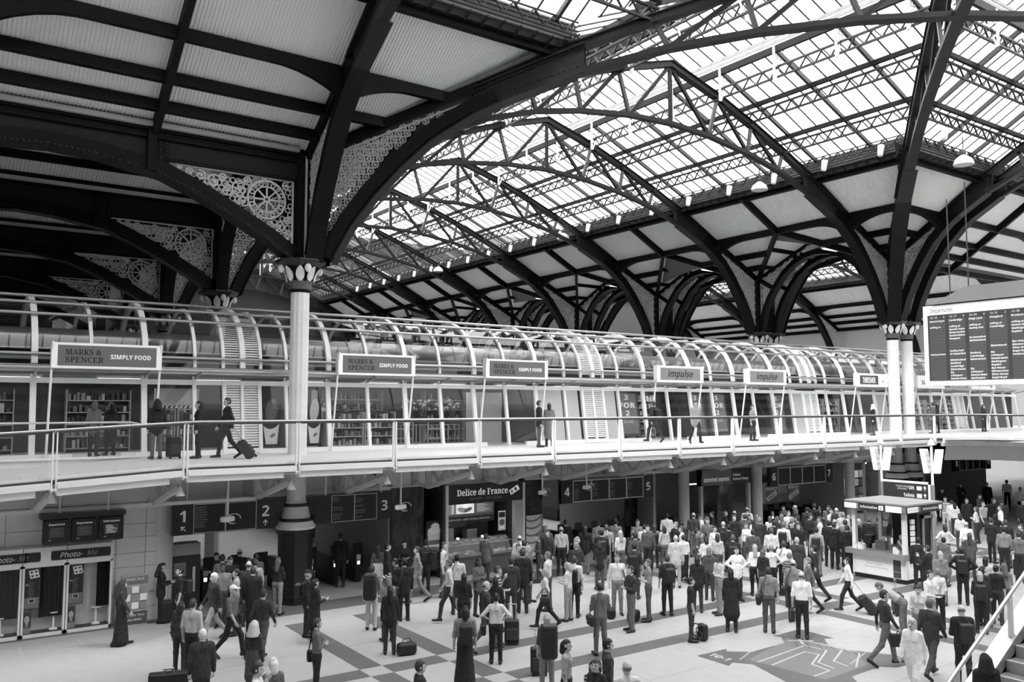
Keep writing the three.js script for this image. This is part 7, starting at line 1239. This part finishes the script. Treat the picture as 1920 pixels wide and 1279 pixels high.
  [19.46, 15.53, 2.24, 1.76, 'stand', 'm', 'shirt', 's', 4, 2, 's', 1, 'sling', 'P', 'grey T-shirt and jeans', 0, 0],
  [19.69, 14.63, 2.3, 1.76, 'stand', 'm', 'shirt', 's', 8, 0, 'n', 3, 'briefcase', 'P', 'bald head and white shirt', 0, 0],
  [19.24, 11.97, 0.91, 1.78, 'walk', 'm', 'shirt', 'l', 1, 3, 's', 1, 'briefcaseB', 'Q', 'dark shirt', 0, 0],
  [17.49, 10.26, -1.39, 1.7, 'walk', 'f', 'jacket', 'l', 8, 8, 'l', 7, '', 'Q', 'fair hair and white suit', 0, 0],
  [19.29, 10.87, 1.56, 1.76, 'walk', 'm', 'jacket', 'l', 1, 2, 's', 3, '', 'Q', '', 0, 0],
  [19.3, 10.15, 2.4, 1.76, 'read', 'm', 'jacket', 'l', 0, 0, 'n', 4, 'backpack', 'R', 'bald head', 0, 0],
  [21.84, 13.03, -2.69, 1.76, 'bend', 'm', 'shirt', 's', 5, 3, 's', 3, '', 'Q2', 'bending over a case', 0, 0],
  [22.64, 12.74, -0.01, 1.76, 'drink', 'm', 'shirt', 's', 7, 5, 's', 1, '', 'Q2', 'white T-shirt', 0, 0],
  [21.07, 12.16, -1.22, 1.66, 'read', 'f', 'shirt', 's', 6, 4, 'u', 1, '', 'Q2', 'dark glasses', 0, 0],
  [23.64, 13.07, 2.43, 1.66, 'stand', 'f', 'shirt', 's', 7, 0, 's', 4, 'carrier', 'Q2', '', 0, 0],
  [26.49, 14.53, 2.25, 1.66, 'stand', 'f', 'shirt', 'l', 4, 2, 'b', 6, 'carrier', 'T', '', 0, 0],
  [28.02, 16.12, 2.27, 1.76, 'stand', 'm', 'jacket', 'l', 0, 0, 's', 0, '', 'T', '', 0, 0],
  [26.65, 15.04, -2.98, 1.76, 'drink', 'm', 'jacket', 'l', 0, 0, 's', 1, '', 'T', '', 0, 0],
  [29.35, 17.5, -1.9, 1.62, 'drink', 'm', 'shirt', 's', 3, 1, 's', 0, '', 'Z', '', 0, 0],
  [45.87, 24.93, -0.72, 1.76, 'stand', 'm', 'jacket', 'l', 0, 0, 's', 0, '', 'U', 'dark suit', 0, 0],
  [41.66, 22.5, -1.25, 1.76, 'stand', 'm', 'stripe', 's', 8, 6, 's', 0, '', 'U', 'black and white striped shirt', 0, 0],
  [49.96, 26.04, -0.57, 1.76, 'fold', 'm', 'jacket', 'l', 0, 0, 's', 2, '', 'U', '', 0, 0],
  [41.78, 21.52, -0.75, 1.76, 'stand', 'm', 'jacket', 'l', 0, 0, 's', 3, '', 'U', 'school blazer', 0, 0],
  [45.35, 22.7, -0.06, 1.66, 'read', 'f', 'jacket', 'l', 2, 0, 'l', 1, '', 'U', '', 0, 0],
  [41, 20.37, -0.41, 1.76, 'walk', 'm', 'shirt', 's', 5, 1, 's', 2, '', 'U', '', 0, 0],
  [42.89, 20.77, -0.77, 1.76, 'stand', 'm', 'jacket', 'l', 0, 0, 's', 2, '', 'U', '', 0, 0],
  [40.08, 19.16, -2.52, 1.76, 'stand', 'm', 'shirt', 's', 8, 2, 's', 2, '', 'U', 'white shirt', 0, 0],
  [54.42, 25.58, 2.01, 1.76, 'walk', 'm', 'shirt', 's', 7, 0, 's', 0, '', 'U', '', 0, 0],
  [50, 22.79, -1.14, 1.76, 'stand', 'm', 'shirt', 'l', 7, 0, 's', 1, '', 'U', '', 0, 0],
  [42.65, 20.31, 2.19, 1.76, 'read', 'm', 'jacket', 'l', 1, 0, 's', 2, '', 'U', '', 0, 0],
  [32.59, 17.67, 2.42, 1.66, 'hips', 'f', 'shirt', 's', 7, 1, 'b', 1, '', 'V', '', 0, 0],
  [29.38, 15.98, 1.89, 1.66, 'stand', 'f', 'coat', 'l', 3, 2, 's', 0, '', 'V', 'loose grey coat', 0, 0],
  [33.27, 17.2, 2.57, 1.76, 'stand', 'm', 'shirt', 'l', 8, 1, 'n', 4, '', 'V', 'bald head', 0, 0],
  [31.13, 15.98, 2.04, 1.66, 'fold', 'f', 'jacket', 'l', 2, 1, 'l', 2, 'carrier', 'V', '', 0, 0],
  [33.07, 15.73, 2.19, 1.76, 'stand', 'm', 'shirt', 'l', 4, 0, 's', 0, 'trolleyU', 'V', '', 0, 0],
  [32.11, 14.76, 2, 1.76, 'read', 'm', 'shirt', 's', 3, 0, 's', 0, '', 'V', '', 0, 0],
  [27.13, 14.19, 2.05, 1.76, 'hips', 'm', 'jacket', 'l', 0, 0, 's', 0, 'backpack', 'X', '', 0, 0],
  [26.67, 13.24, 1.86, 1.66, 'stand', 'f', 'shirt', 's', 6, 1, 'b', 0, '', 'X', '', 0, 0],
  [24.97, 12.5, 1.51, 1.66, 'stand', 'f', 'jacket', 'l', 0, 0, 'b', 0, '', 'X', '', 0, 0],
  [24.14, 12.16, 2.12, 1.66, 'fold', 'f', 'jacket', 'l', 0, 0, 'b', 6, 'backpack', 'X', '', 0, 0],
  [25.47, 12.37, 1.85, 1.66, 'stand', 'f', 'shirt', 's', 0, 1, 'u', 0, '', 'X', 'black printed T-shirt', 0, 0],
  [25.97, 12.38, 2.36, 1.66, 'read', 'f', 'shirt', 's', 4, 2, 'l', 3, '', 'X', '', 0, 0],
  [37.57, 18.18, 2.02, 1.66, 'hips', 'f', 'jacket', 'l', 0, 0, 'l', 0, '', 'V', '', 0, 0],
  [34.36, 15.7, -2.19, 1.76, 'stand', 'm', 'jacket', 'l', 1, 1, 's', 1, '', 'V', '', 0, 0],
  [36.52, 19.13, 2.4, 1.66, 'stand', 'f', 'shirt', 's', 8, 2, 'b', 1, '', 'V', '', 0, 0],
  [39.66, 20.02, -3.02, 1.66, 'fold', 'f', 'shirt', 'l', 7, 1, 'l', 2, '', 'U', '', 0, 0],
  [51.56, 25.35, -0.94, 1.76, 'stand', 'm', 'jacket', 'l', 0, 0, 's', 0, '', 'U', '', 0, 0],
  [35.19, 17.2, 1.5, 1.76, 'read', 'm', 'jacket', 'l', 0, 0, 's', 1, '', 'V', '', 0, 0],
  [15.85, 7.95, 2.6, 1.7, 'stand', 'm', 'coat', 'l', 0, 0, 'k', 0, '', 'Y', 'black hood', 0.06, 0],
  [5.9, 26.58, -3.01, 1.74, 'stand', 'm', 'jacket', 'l', 0, 3, 'k', 0, 'trolleyU', 'W1', '', 4.635, 0],
  [6.97, 26.15, -1.83, 1.68, 'stand', 'f', 'jacket', 'l', 0, 0, 'l', 0, '', 'W1', '', 4.635, 0],
  [7.59, 25.4, -1.69, 1.78, 'walk', 'm', 'jacket', 'l', 0, 0, 's', 2, 'trolley', 'W1', '', 4.635, 0],
  [19.46, 26, 1.1, 1.76, 'stand', 'm', 'jacket', 'l', 0, 2, 's', 2, '', 'W2', '', 4.635, 0],
  [20.03, 26.12, 2.57, 1.66, 'stand', 'f', 'coat', 'l', 4, 0, 'b', 1, '', 'W2', 'grey hooded coat', 4.635, 0],
  [26.11, 26.69, -3.04, 1.76, 'walk', 'm', 'jacket', 'l', 1, 1, 's', 2, 'backpack', 'W3', '', 4.635, 0],
  [26.4, 24.55, -0.47, 1.76, 'walk', 'm', 'jacket', 'l', 5, 0, 's', 1, '', 'W3', 'pale-fronted jacket', 4.635, 0],
  [42.02, 26.43, -2.41, 1.66, 'stand', 'f', 'jacket', 'l', 0, 0, 'k', 8, '', 'W4', 'pale head cloth', 4.635, 0],
  [30.98, 25.39, 0.16, 1.6, 'stand', 'f', 'stripe', 'l', 7, 0, 'b', 2, '', 'W3', 'striped top', 4.635, 0],
  [29.35, 24.35, -0.53, 1.6, 'stand', 'f', 'jacket', 'l', 0, 0, 'l', 1, '', 'M', '', 0, 0],
  [25.57, 25.46, 2.53, 1.81, 'stand', 'm', 'shirt', 's', 8, 1, 's', 0, '', 'M', '', 0, 0],
  [22.52, 25.18, 2.24, 1.83, 'stand', 'm', 'shirt', 'l', 4, 0, 's', 0, '', 'M', '', 0, 0],
  [32.85, 24.02, 2.55, 1.7, 'stand', 'm', 'jacket', 'l', 1, 1, 's', 1, '', 'M', '', 0, 0],
  [25.81, 23.46, -1.18, 1.79, 'stand', 'm', 'jacket', 'l', 3, 1, 's', 2, '', 'M', '', 0, 0],
  [30.16, 20.78, 2.35, 1.71, 'stand', 'm', 'shirt', 'l', 6, 0, 'n', 1, '', 'M', '', 0, 0],
  [26.64, 24.98, 2.32, 1.8, 'stand', 'm', 'shirt', 'l', 2, 4, 'n', 1, '', 'M', '', 0, 0],
  [28.14, 25.31, -2.41, 1.72, 'fold', 'm', 'jacket', 'l', 0, 1, 's', 0, '', 'M', '', 0, 0],
  [32.6, 21.78, -0.63, 1.61, 'fold', 'f', 'jacket', 'l', 1, 4, 'l', 5, '', 'M', '', 0, 0],
  [33.46, 20.63, 2.12, 1.84, 'read', 'm', 'shirt', 'l', 2, 3, 's', 1, '', 'M', '', 0, 0],
  [27.51, 22.3, 2.25, 1.81, 'stand', 'm', 'jacket', 'l', 1, 3, 's', 5, '', 'M', '', 0, 0],
  [23.15, 22.29, -2.37, 1.83, 'stand', 'm', 'shirt', 's', 7, 1, 's', 2, '', 'M', '', 0, 0],
  [32.42, 20.32, 2.31, 1.67, 'fold', 'f', 'jacket', 'l', 1, 0, 'u', 1, '', 'M', '', 0, 0],
  [28.17, 23.11, 1.73, 1.61, 'stand', 'f', 'jacket', 'l', 8, 3, 'l', 1, '', 'M', '', 0, 0],
  [26.5, 24.11, -2.4, 1.74, 'fold', 'm', 'jacket', 'l', 1, 2, 's', 2, '', 'M', '', 0, 0],
  [29.89, 22.56, 1.69, 1.64, 'stand', 'f', 'jacket', 'l', 6, 1, 'b', 5, '', 'M', '', 0, 0],
  [29.28, 25.59, 0.72, 1.63, 'stand', 'f', 'shirt', 'l', 0, 0, 'b', 3, '', 'M', '', 0, 0],
  [24.91, 23.99, 2.34, 1.71, 'stand', 'f', 'shirt', 'l', 1, 0, 'b', 0, '', 'M', '', 0, 0],
  [29.79, 20.06, 1.99, 1.8, 'stand', 'm', 'jacket', 'l', 4, 1, 's', 2, '', 'M', '', 0, 0],
  [32.03, 24.01, 1.69, 1.71, 'stand', 'f', 'shirt', 'l', 0, 1, 'b', 3, '', 'M', '', 0, 0],
  [27.64, 20.6, -1.28, 1.77, 'stand', 'm', 'shirt', 's', 0, 1, 's', 2, '', 'M', '', 0, 0],
  [33.07, 25.45, -1.26, 1.63, 'read', 'f', 'jacket', 'l', 3, 1, 'l', 1, '', 'M', '', 0, 0],
  [22.76, 23.82, 2.2, 1.74, 'read', 'm', 'shirt', 'l', 7, 2, 's', 0, '', 'M', '', 0, 0],
  [32.79, 24.6, -2.5, 1.74, 'stand', 'm', 'shirt', 'l', 3, 1, 'n', 3, '', 'M', '', 0, 0],
  [29.59, 23.46, 2.24, 1.6, 'fold', 'f', 'shirt', 'l', 8, 3, 'b', 3, '', 'M', '', 0, 0],
  [27.51, 25.47, -0.47, 1.62, 'read', 'f', 'jacket', 'l', 8, 2, 'u', 2, '', 'M', '', 0, 0],
  [30.42, 25.35, 2.27, 1.74, 'stand', 'm', 'shirt', 'l', 8, 1, 'n', 1, '', 'M', '', 0, 0],
  [28.94, 24.8, 2.1, 1.74, 'stand', 'm', 'shirt', 's', 0, 1, 'n', 0, '', 'M', '', 0, 0],
  [33.48, 24.09, 2.19, 1.82, 'stand', 'm', 'shirt', 's', 0, 3, 's', 1, '', 'M', '', 0, 0],
  [31.32, 20.03, 2.14, 1.78, 'stand', 'm', 'jacket', 'l', 0, 1, 's', 3, '', 'M', '', 0, 0],
  [29.1, 22.73, 1.71, 1.7, 'stand', 'f', 'shirt', 'l', 1, 2, 'b', 3, '', 'M', '', 0, 0],
  [31.66, 21.41, 1.99, 1.82, 'stand', 'm', 'jacket', 'l', 6, 0, 's', 5, '', 'M', '', 0, 0],
  [22.71, 21.79, 2.34, 1.61, 'stand', 'f', 'shirt', 's', 7, 0, 'u', 2, '', 'M', '', 0, 0],
  [30.48, 19.94, 0.58, 1.8, 'stand', 'm', 'shirt', 'l', 0, 3, 'n', 0, '', 'M', '', 0, 0],
  [17.34, 24.31, 2.35, 1.74, 'stand', 'm', 'shirt', 'l', 7, 1, 'n', 0, '', 'K2', '', 0, 0],
  [22.27, 23.13, -1.12, 1.84, 'stand', 'm', 'shirt', 'l', 2, 0, 's', 0, '', 'K2', '', 0, 0],
  [16.74, 25.5, 2.04, 1.7, 'fold', 'm', 'jacket', 'l', 3, 1, 's', 2, '', 'K2', '', 0, 0],
  [19.27, 22.36, 2.6, 1.61, 'read', 'f', 'jacket', 'l', 0, 2, 'b', 0, '', 'K2', '', 0, 0],
  [18.16, 22.23, 2.28, 1.7, 'fold', 'm', 'shirt', 'l', 1, 0, 's', 5, '', 'K2', '', 0, 0],
  [19.24, 25.32, 2.49, 1.81, 'fold', 'm', 'jacket', 'l', 2, 3, 's', 5, '', 'K2', '', 0, 0],
  [20.79, 24.09, 2.43, 1.67, 'stand', 'f', 'jacket', 'l', 1, 0, 'u', 1, '', 'K2', '', 0, 0],
  [20.81, 22.24, 2.56, 1.79, 'stand', 'm', 'shirt', 's', 2, 3, 's', 0, '', 'K2', '', 0, 0],
  [19.27, 23.54, 0.88, 1.62, 'stand', 'f', 'shirt', 's', 3, 1, 'l', 5, '', 'K2', '', 0, 0],
  [16.8, 23.29, 2.52, 1.74, 'read', 'm', 'jacket', 'l', 1, 3, 's', 0, '', 'K2', '', 0, 0],
  [43.48, 15.14, -0.89, 1.67, 'stand', 'f', 'shirt', 'l', 0, 1, 'l', 0, '', 'V', '', 0, 0],
  [39.19, 23.13, 2.1, 1.69, 'stand', 'f', 'shirt', 'l', 3, 2, 'b', 2, '', 'V', '', 0, 0],
  [37.94, 21.45, 2.26, 1.68, 'stand', 'f', 'jacket', 'l', 3, 4, 'b', 3, '', 'V', '', 0, 0],
  [34.71, 16.43, 2.36, 1.81, 'stand', 'm', 'jacket', 'l', 0, 2, 's', 2, '', 'V', '', 0, 0],
  [36.07, 13.93, -1.55, 1.79, 'stand', 'm', 'jacket', 'l', 3, 3, 's', 0, '', 'V', '', 0, 0],
  [40.89, 21.76, 2.06, 1.71, 'read', 'm', 'jacket', 'l', 8, 4, 's', 1, '', 'V', '', 0, 0],
  [40.37, 21.36, 2.06, 1.65, 'stand', 'f', 'shirt', 'l', 7, 1, 'b', 0, '', 'V', '', 0, 0],
  [42.03, 17.21, 1.44, 1.71, 'stand', 'm', 'shirt', 'l', 3, 3, 's', 1, '', 'V', '', 0, 0],
  [33.86, 18.97, -0.71, 1.6, 'stand', 'f', 'shirt', 'l', 8, 1, 'u', 1, '', 'V', '', 0, 0],
  [43.47, 19.73, -0.8, 1.76, 'stand', 'm', 'jacket', 'l', 1, 1, 's', 0, '', 'V', '', 0, 0],
  [39.64, 22.1, 2.08, 1.63, 'stand', 'f', 'shirt', 's', 7, 0, 'u', 2, '', 'V', '', 0, 0],
  [41.85, 14.3, -2.81, 1.83, 'stand', 'm', 'jacket', 'l', 3, 0, 'n', 0, '', 'V', '', 0, 0],
  [41.56, 23.3, -2.63, 1.71, 'stand', 'f', 'shirt', 'l', 0, 4, 'u', 5, '', 'V', '', 0, 0],
  [34.05, 23.76, -1.31, 1.73, 'read', 'm', 'jacket', 'l', 3, 0, 's', 1, '', 'V', '', 0, 0],
  [9.14, 25.21, 2.27, 1.68, 'fold', 'f', 'shirt', 'l', 0, 4, 'l', 3, '', 'B', '', 0, 0],
  [7.99, 24.38, 2.82, 1.81, 'stand', 'm', 'jacket', 'l', 1, 1, 'n', 3, '', 'B', '', 0, 0],
  [8.62, 27.2, 2.83, 1.71, 'stand', 'm', 'shirt', 's', 0, 4, 'n', 0, '', 'B', '', 0, 0],
  [7.81, 25.53, 0.05, 1.8, 'read', 'm', 'jacket', 'l', 0, 2, 's', 2, '', 'B', '', 0, 0],
  [8.77, 26.09, -3.12, 1.71, 'fold', 'm', 'shirt', 's', 3, 1, 's', 1, '', 'B', '', 0, 0],
  [7.91, 27.2, -0.63, 1.67, 'read', 'f', 'shirt', 's', 0, 0, 'b', 1, '', 'B', '', 0, 0],
  [4.6, 28.9, 2.62, 1.68, 'stand', 'f', 'jacket', 'l', 4, 1, 'b', 4, '', 'W0', 'pale hooded jacket', 4.635, 0],
  [5.15, 29.4, 3.49, 1.66, 'stand', 'f', 'coat', 'l', 0, 0, 'l', 0, '', 'W0', '', 4.635, 0],
  [12.6, 30.3, 0.35, 1.74, 'read', 'm', 'shirt', 's', 6, 1, 's', 1, '', 'W5', '', 4.635, 0],
  [13.6, 30.6, -0.7, 1.66, 'read', 'f', 'shirt', 's', 3, 1, 'l', 0, '', 'W5', '', 4.635, 0],
  [14.5, 30.4, 0.17, 1.74, 'stand', 'm', 'shirt', 'l', 1, 1, 's', 0, '', 'W5', '', 4.635, 0],
  [49.2, 26.9, 2.97, 1.66, 'stand', 'f', 'jacket', 'l', 1, 0, 'l', 0, '', 'W4', '', 4.635, 0],
  [47.9, 26.4, 3.32, 1.76, 'stand', 'm', 'jacket', 'l', 3, 0, 's', 1, '', 'W4', '', 4.635, 0],
  [54.5, 26.8, 0, 1.66, 'stand', 'f', 'shirt', 'l', 1, 1, 'l', 0, '', 'W4', '', 4.635, 0]];

const SHADE = ['black', 'dark', 'charcoal', 'dark grey', 'grey', 'light grey', 'pale', 'cream', 'white', 'bright white'];
const PLACE = { A: 'beside the photo booths', A2: 'beside the rounded wall end', B: 'before the platform one gates', B2: 'before the platform two gates', C: 'near the large suitcase', C2: 'between suitcase and column', C3: 'beside the crossing floor bands', D: 'beside the black column plinth', G1: 'at the platform one gates', G3: 'at the platform three gates', E: 'below the platform three board', E2: 'before the dark poster wall', F: 'before the pastry counter', F2: 'queueing behind the pastry counter crowd', F3: 'beside the wrap poster', H: 'on open floor before the wrap poster', I: 'by the crossing floor bands', I2: 'beside the upright suitcase', I3: 'in the group by the lower floor band', I4: 'alone by the lower floor band', J: 'on the middle floor band', K: 'before the platform four gates', K2: 'queueing for the platform four gates', L: 'queueing for the platform five gates', G5: 'at the platform five gates', M: 'in the dense crowd below the six and seven board', N: 'in the crowd before the ticket office', N2: 'walking past the information kiosk', O: 'on the floor band before the crowd', P: 'beside the floor map', Q: 'walking beside the floor map', Q2: 'before the information kiosk', R: 'beside the escalator', T: 'beside the information kiosk wall', Z: 'inside the information kiosk', U: 'before the dark passage', V: 'in the crowd behind the direction sign', X: 'in the crowd between kiosk and escalator', Y: 'at the foot of the escalator', W0: 'in the food shop entrance', W1: 'on the upper walkway near the louvre door', W2: 'on the upper walkway by the grey panels', W3: 'on the upper walkway by the kiosk shop', W4: 'on the upper walkway by the paired columns', W5: 'behind the bakery shelves' };
const POSEWORD = { stand: '', fold: 'arms folded', read: 'hands held forward', hips: 'hands on hips', phone: 'hand to ear', drink: 'hand to mouth', walk: 'walking', bend: '', sit: 'seated' };
const GARM = { shirt: 'shirt', stripe: 'striped top', vest: 'vest', jacket: 'jacket', coat: 'coat', long: 'top', knee: 'top' };
const LOWER = { long: 'long skirt', knee: 'skirt' };
// bags
const bagMats = [G(.012, .6), G(.03, .6), G(.1, .7), G(.6, .5)];
const bagProto = {};
function bagShape(kind) {
  if (bagProto[kind]) return bagProto[kind].clone();
  const o = new THREE.Group(), at = (name, m, draw) => { const b = new MB(); draw(b); const q = new THREE.Mesh(b.geometry(), m); q.name = name; q.castShadow = q.receiveShadow = true; o.add(q); };
  const D = bagMats[0], K = bagMats[1];
  const pk = (w, h, d) => { at('sack', D, b => b.rbox(0, 0, 0, w, h, d, Math.min(w, d) * .35, 0, 3)); at('pocket', K, b => b.rbox(0, -h * .18, d * .5, w * .7, h * .42, d * .35, .03)); for (const s of [-1, 1]) at('strap', K, b => b.tube([[s * w * .3, h * .42, -d * .4], [s * w * .34, h * .5, -d * 1.0], [s * w * .36, h * .3, -d * 1.55], [s * w * .36, -h * .2, -d * 1.3], [s * w * .34, -h * .38, -d * .4]], .018, 5)); };
  if (kind === 'backpack') pk(.3, .42, .18); else if (kind === 'rucksack') { pk(.36, .66, .26); at('lid', K, b => b.rbox(0, .34, .0, .34, .12, .26, .05)); }
  else if (kind === 'shoulder' || kind === 'handbag' || kind === 'sling') { const w = kind === 'handbag' ? .28 : .34; at('pouch', D, b => b.rbox(0, 0, 0, .13, .26, w, .05)); at('flap', K, b => b.rbox(.03, .05, 0, .1, .14, w * .94, .03)); at('strap', K, b => b.tube(kind === 'handbag' ? [[0, .1, -.1], [0, .32, -.06], [0, .36, 0], [0, .32, .06], [0, .1, .1]] : [[-.02, .1, -.13], [-.1, .42, -.14], [-.2, .62, -.06], [-.2, .63, .04], [-.1, .4, .14], [-.02, .1, .13]], .014, 5)); }
  else if (kind === 'briefcase') { at('case', D, b => b.rbox(0, 0, 0, .1, .3, .42, .02)); at('handle', K, b => b.tube([[0, .14, -.07], [0, .2, -.06], [0, .2, .06], [0, .14, .07]], .012, 5)); at('lock', M.steelDull, b => b.box(.045, .056, .08, .1, -.12, -.08).box(.045, .056, .08, .1, .08, .12)); }
  else if (kind === 'carrier') { at('bag', bagMats[3], b => b.geo(new THREE.SphereGeometry(.17, 10, 8), new THREE.Matrix4().makeScale(.7, 1.1, 1))); at('handle', bagMats[3], b => b.tube([[0, .14, -.05], [0, .3, -.02], [0, .3, .02], [0, .14, .05]], .01, 5)); }
  else if (kind === 'holdall') { at('body', D, b => b.rbox(0, .16, 0, .5, .3, .26, .09)); at('handle', K, b => b.tube([[-.12, .3, 0], [-.08, .4, 0], [.08, .4, 0], [.12, .3, 0]], .014, 5)); }
  else { const h = kind === 'suitcase' ? .62 : .58, w = kind === 'suitcase' ? .78 : .38; at('shell', D, b => b.rbox(0, h / 2 + .05, 0, w, h, .26, .05)); at('front_pocket', K, b => b.rbox(0, h * .4 + .05, .14, w * .8, h * .5, .06, .02)); for (const s of [-1, 1]) at('wheel', K, b => b.rod([s * w * .4 - .02, .04, -.1], [s * w * .4 + .02, .04, -.1], .04, 8)); at('handle', M.steelDull, b => { const top = kind === 'suitcase' ? h + .14 : h + .46; b.rod([-.1, h, -.08], [-.1, top, -.08], .009, 5).rod([.1, h, -.08], [.1, top, -.08], .009, 5).rod([-.11, top, -.08], [.11, top, -.08], .014, 6); }); at('grip', K, b => b.tube([[-.09, h + .04, .02], [-.07, h + .09, .02], [.07, h + .09, .02], [.09, h + .04, .02]], .012, 5)); }
  bagProto[kind] = o; return o.clone();
}
function bag(kind, label, root, local, turn = 0, tilt = 0) {
  const o = bagShape(kind); o.name = numbered({ sling: 'shoulder_bag', shoulder: 'shoulder_bag', trolley: 'suitcase', carrier: 'carrier_bag' }[kind] || kind);
  put(o, label, { backpack: 'backpack', rucksack: 'backpack', shoulder: 'bag', sling: 'bag', handbag: 'bag', briefcase: 'briefcase', carrier: 'bag', holdall: 'bag', suitcase: 'suitcase', trolley: 'suitcase' }[kind]);
  const p = new THREE.Vector3(...local).applyEuler(root.rotation).add(root.position); o.position.copy(p); o.rotation.order = 'YXZ'; o.rotation.y = root.rotation.y + turn; o.rotation.x = tilt; scene.add(o); (labelsUsed[label] = labelsUsed[label] || []).push(o);
}
const labelsUsed = {};
for (const [u, v, turn, H, pose, sex, garm, sl, top, bot, hair, hg, bagKind, place, note, base, skin] of PEOPLE) {
  const B = bodyFor(pose, sex, garm, sl), k = H / 1.745, root = new THREE.Group();
  const noteHas = note && /(shirt|suit|jumper|jacket|coat|top|blouse|vest|waistcoat|blazer|clothes|uniform|tunic|polo)/.test(note), pw = POSEWORD[pose];
  const upper = noteHas ? note : `${SHADE[top]} ${GARM[garm]}`, low = `${SHADE[bot]} ${LOWER[garm] || 'trousers'}`, extra = note && !noteHas ? ', ' + note : '';
  let label = `person in ${upper} and ${low}${extra}${pw ? ', ' + pw : ''}, ${PLACE[place]}`;
  if (label.split(/\s+/).length > 16) label = `person in ${upper}${extra}${pw ? ', ' + pw : ''}, ${PLACE[place]}`;
  if (label.split(/\s+/).length > 16) label = `person in ${upper}${extra}, ${PLACE[place]}`;
  root.name = numbered('person'); put(root, label, 'person'); (labelsUsed[label] = labelsUsed[label] || []).push(root);
  root.position.set(u, base, -v); root.rotation.y = turn; scene.add(root);
  const body = new THREE.Mesh(B.g, [SKIN[skin], garm === 'stripe' ? STRIPE[top] || STRIPE[6] : CLOTH[top], CLOTH[bot], SHOE, EYE]); body.name = 'body'; body.scale.setScalar(k); body.castShadow = body.receiveShadow = true; root.add(body);
  const cloth = 'hkc'.includes(hair), hm = new THREE.Mesh(hairFor(hair), cloth ? CLOTH[hg] : HAIR[hg]); hm.name = { h: 'headscarf', k: 'hood', c: 'cap' }[hair] || 'hair'; hm.position.set(B.head[0] * k, B.head[1] * k, B.head[2] * k); hm.rotation.x = B.nod; hm.scale.setScalar(k); hm.castShadow = true; root.add(hm);
  if (!bagKind) continue;
  const whoW = `person in ${noteHas ? note : SHADE[top] + ' ' + GARM[garm]} ${PLACE[place]}`.split(/\s+/); const who = whoW.length > 11 ? `person ${PLACE[place]}` : whoW.join(' ');
  const hl = B.hand[0].map(x => x * k), hr = B.hand[1].map(x => x * k);
  if (bagKind === 'backpack' || bagKind === 'rucksack') bag(bagKind, `dark backpack of ${who}`, root, [0, (bagKind === 'rucksack' ? 1.18 : 1.2) * k, -.25 - (bagKind === 'rucksack' ? .05 : 0)], Math.PI);
  else if (bagKind === 'rucksackF') bag('backpack', `dark backpack at feet of ${who}`, root, [.12, .23, .32], .4);
  else if (['shoulder', 'sling'].includes(bagKind)) bag(bagKind, `dark shoulder bag of ${who}`, root, [.27, .88 * k, -.05], 0);
  else if (bagKind === 'handbag') bag('handbag', `dark handbag of ${who}`, root, [.3, .86 * k, -.02], 0);
  else if (bagKind === 'briefcase' || bagKind === 'briefcaseB') { const h = bagKind === 'briefcase' ? hr : hl; bag('briefcase', `black briefcase of ${who}`, root, [h[0], h[1] - .22, h[2]], 0); }
  else if (bagKind === 'carrier') bag('carrier', `pale carrier bag of ${who}`, root, [hr[0] - .04, hr[1] - .3, hr[2]], 0);
  else if (bagKind === 'holdall') bag('holdall', `black holdall on floor by ${who}`, root, [-.42, 0, -.1], .3);
  else if (bagKind === 'trolleyU') bag('trolley', `black upright suitcase by ${who}`, root, [-.45, 0, -.15], .2);
  else if (bagKind === 'trolley') bag('trolley', `black wheeled suitcase pulled by ${who}`, root, [.16, 0, -.72], 0, .62);
  else if (bagKind === 'suitcaseL') bag('suitcase', `large black suitcase standing by ${who}`, root, [.55, 0, 1.05], -.1);
}
for (const [l, a] of Object.entries(labelsUsed)) if (a.length > 1) a.forEach(o => o.userData.group = (o.userData.category === 'person' ? 'look-alike people ' : 'look-alike bags ') + l.split(', ').pop());
{ // loose luggage on the floor
  const spot = (kind, u, v, t, label) => { const r = new THREE.Group(); r.position.set(u, 0, -v); r.rotation.y = t; bag(kind, label, r, [0, 0, 0]); };
  spot('trolley', 12.1, 16.2, 2.6, 'upright black suitcase with raised handle beside the fair-haired backpacker'); spot('holdall', 17.3, 18.6, .4, 'flat dark holdall lying on the upper floor band'); spot('holdall', 17.0, 19.3, 1.2, 'dark bags piled behind the flat holdall'); spot('trolley', 24.2, 14.6, .8, 'soft black case under the bending person'); spot('trolley', 6.2, 26.1, .3, 'black suitcase against the rounded wall end');
}
renderer.render(scene, camera);
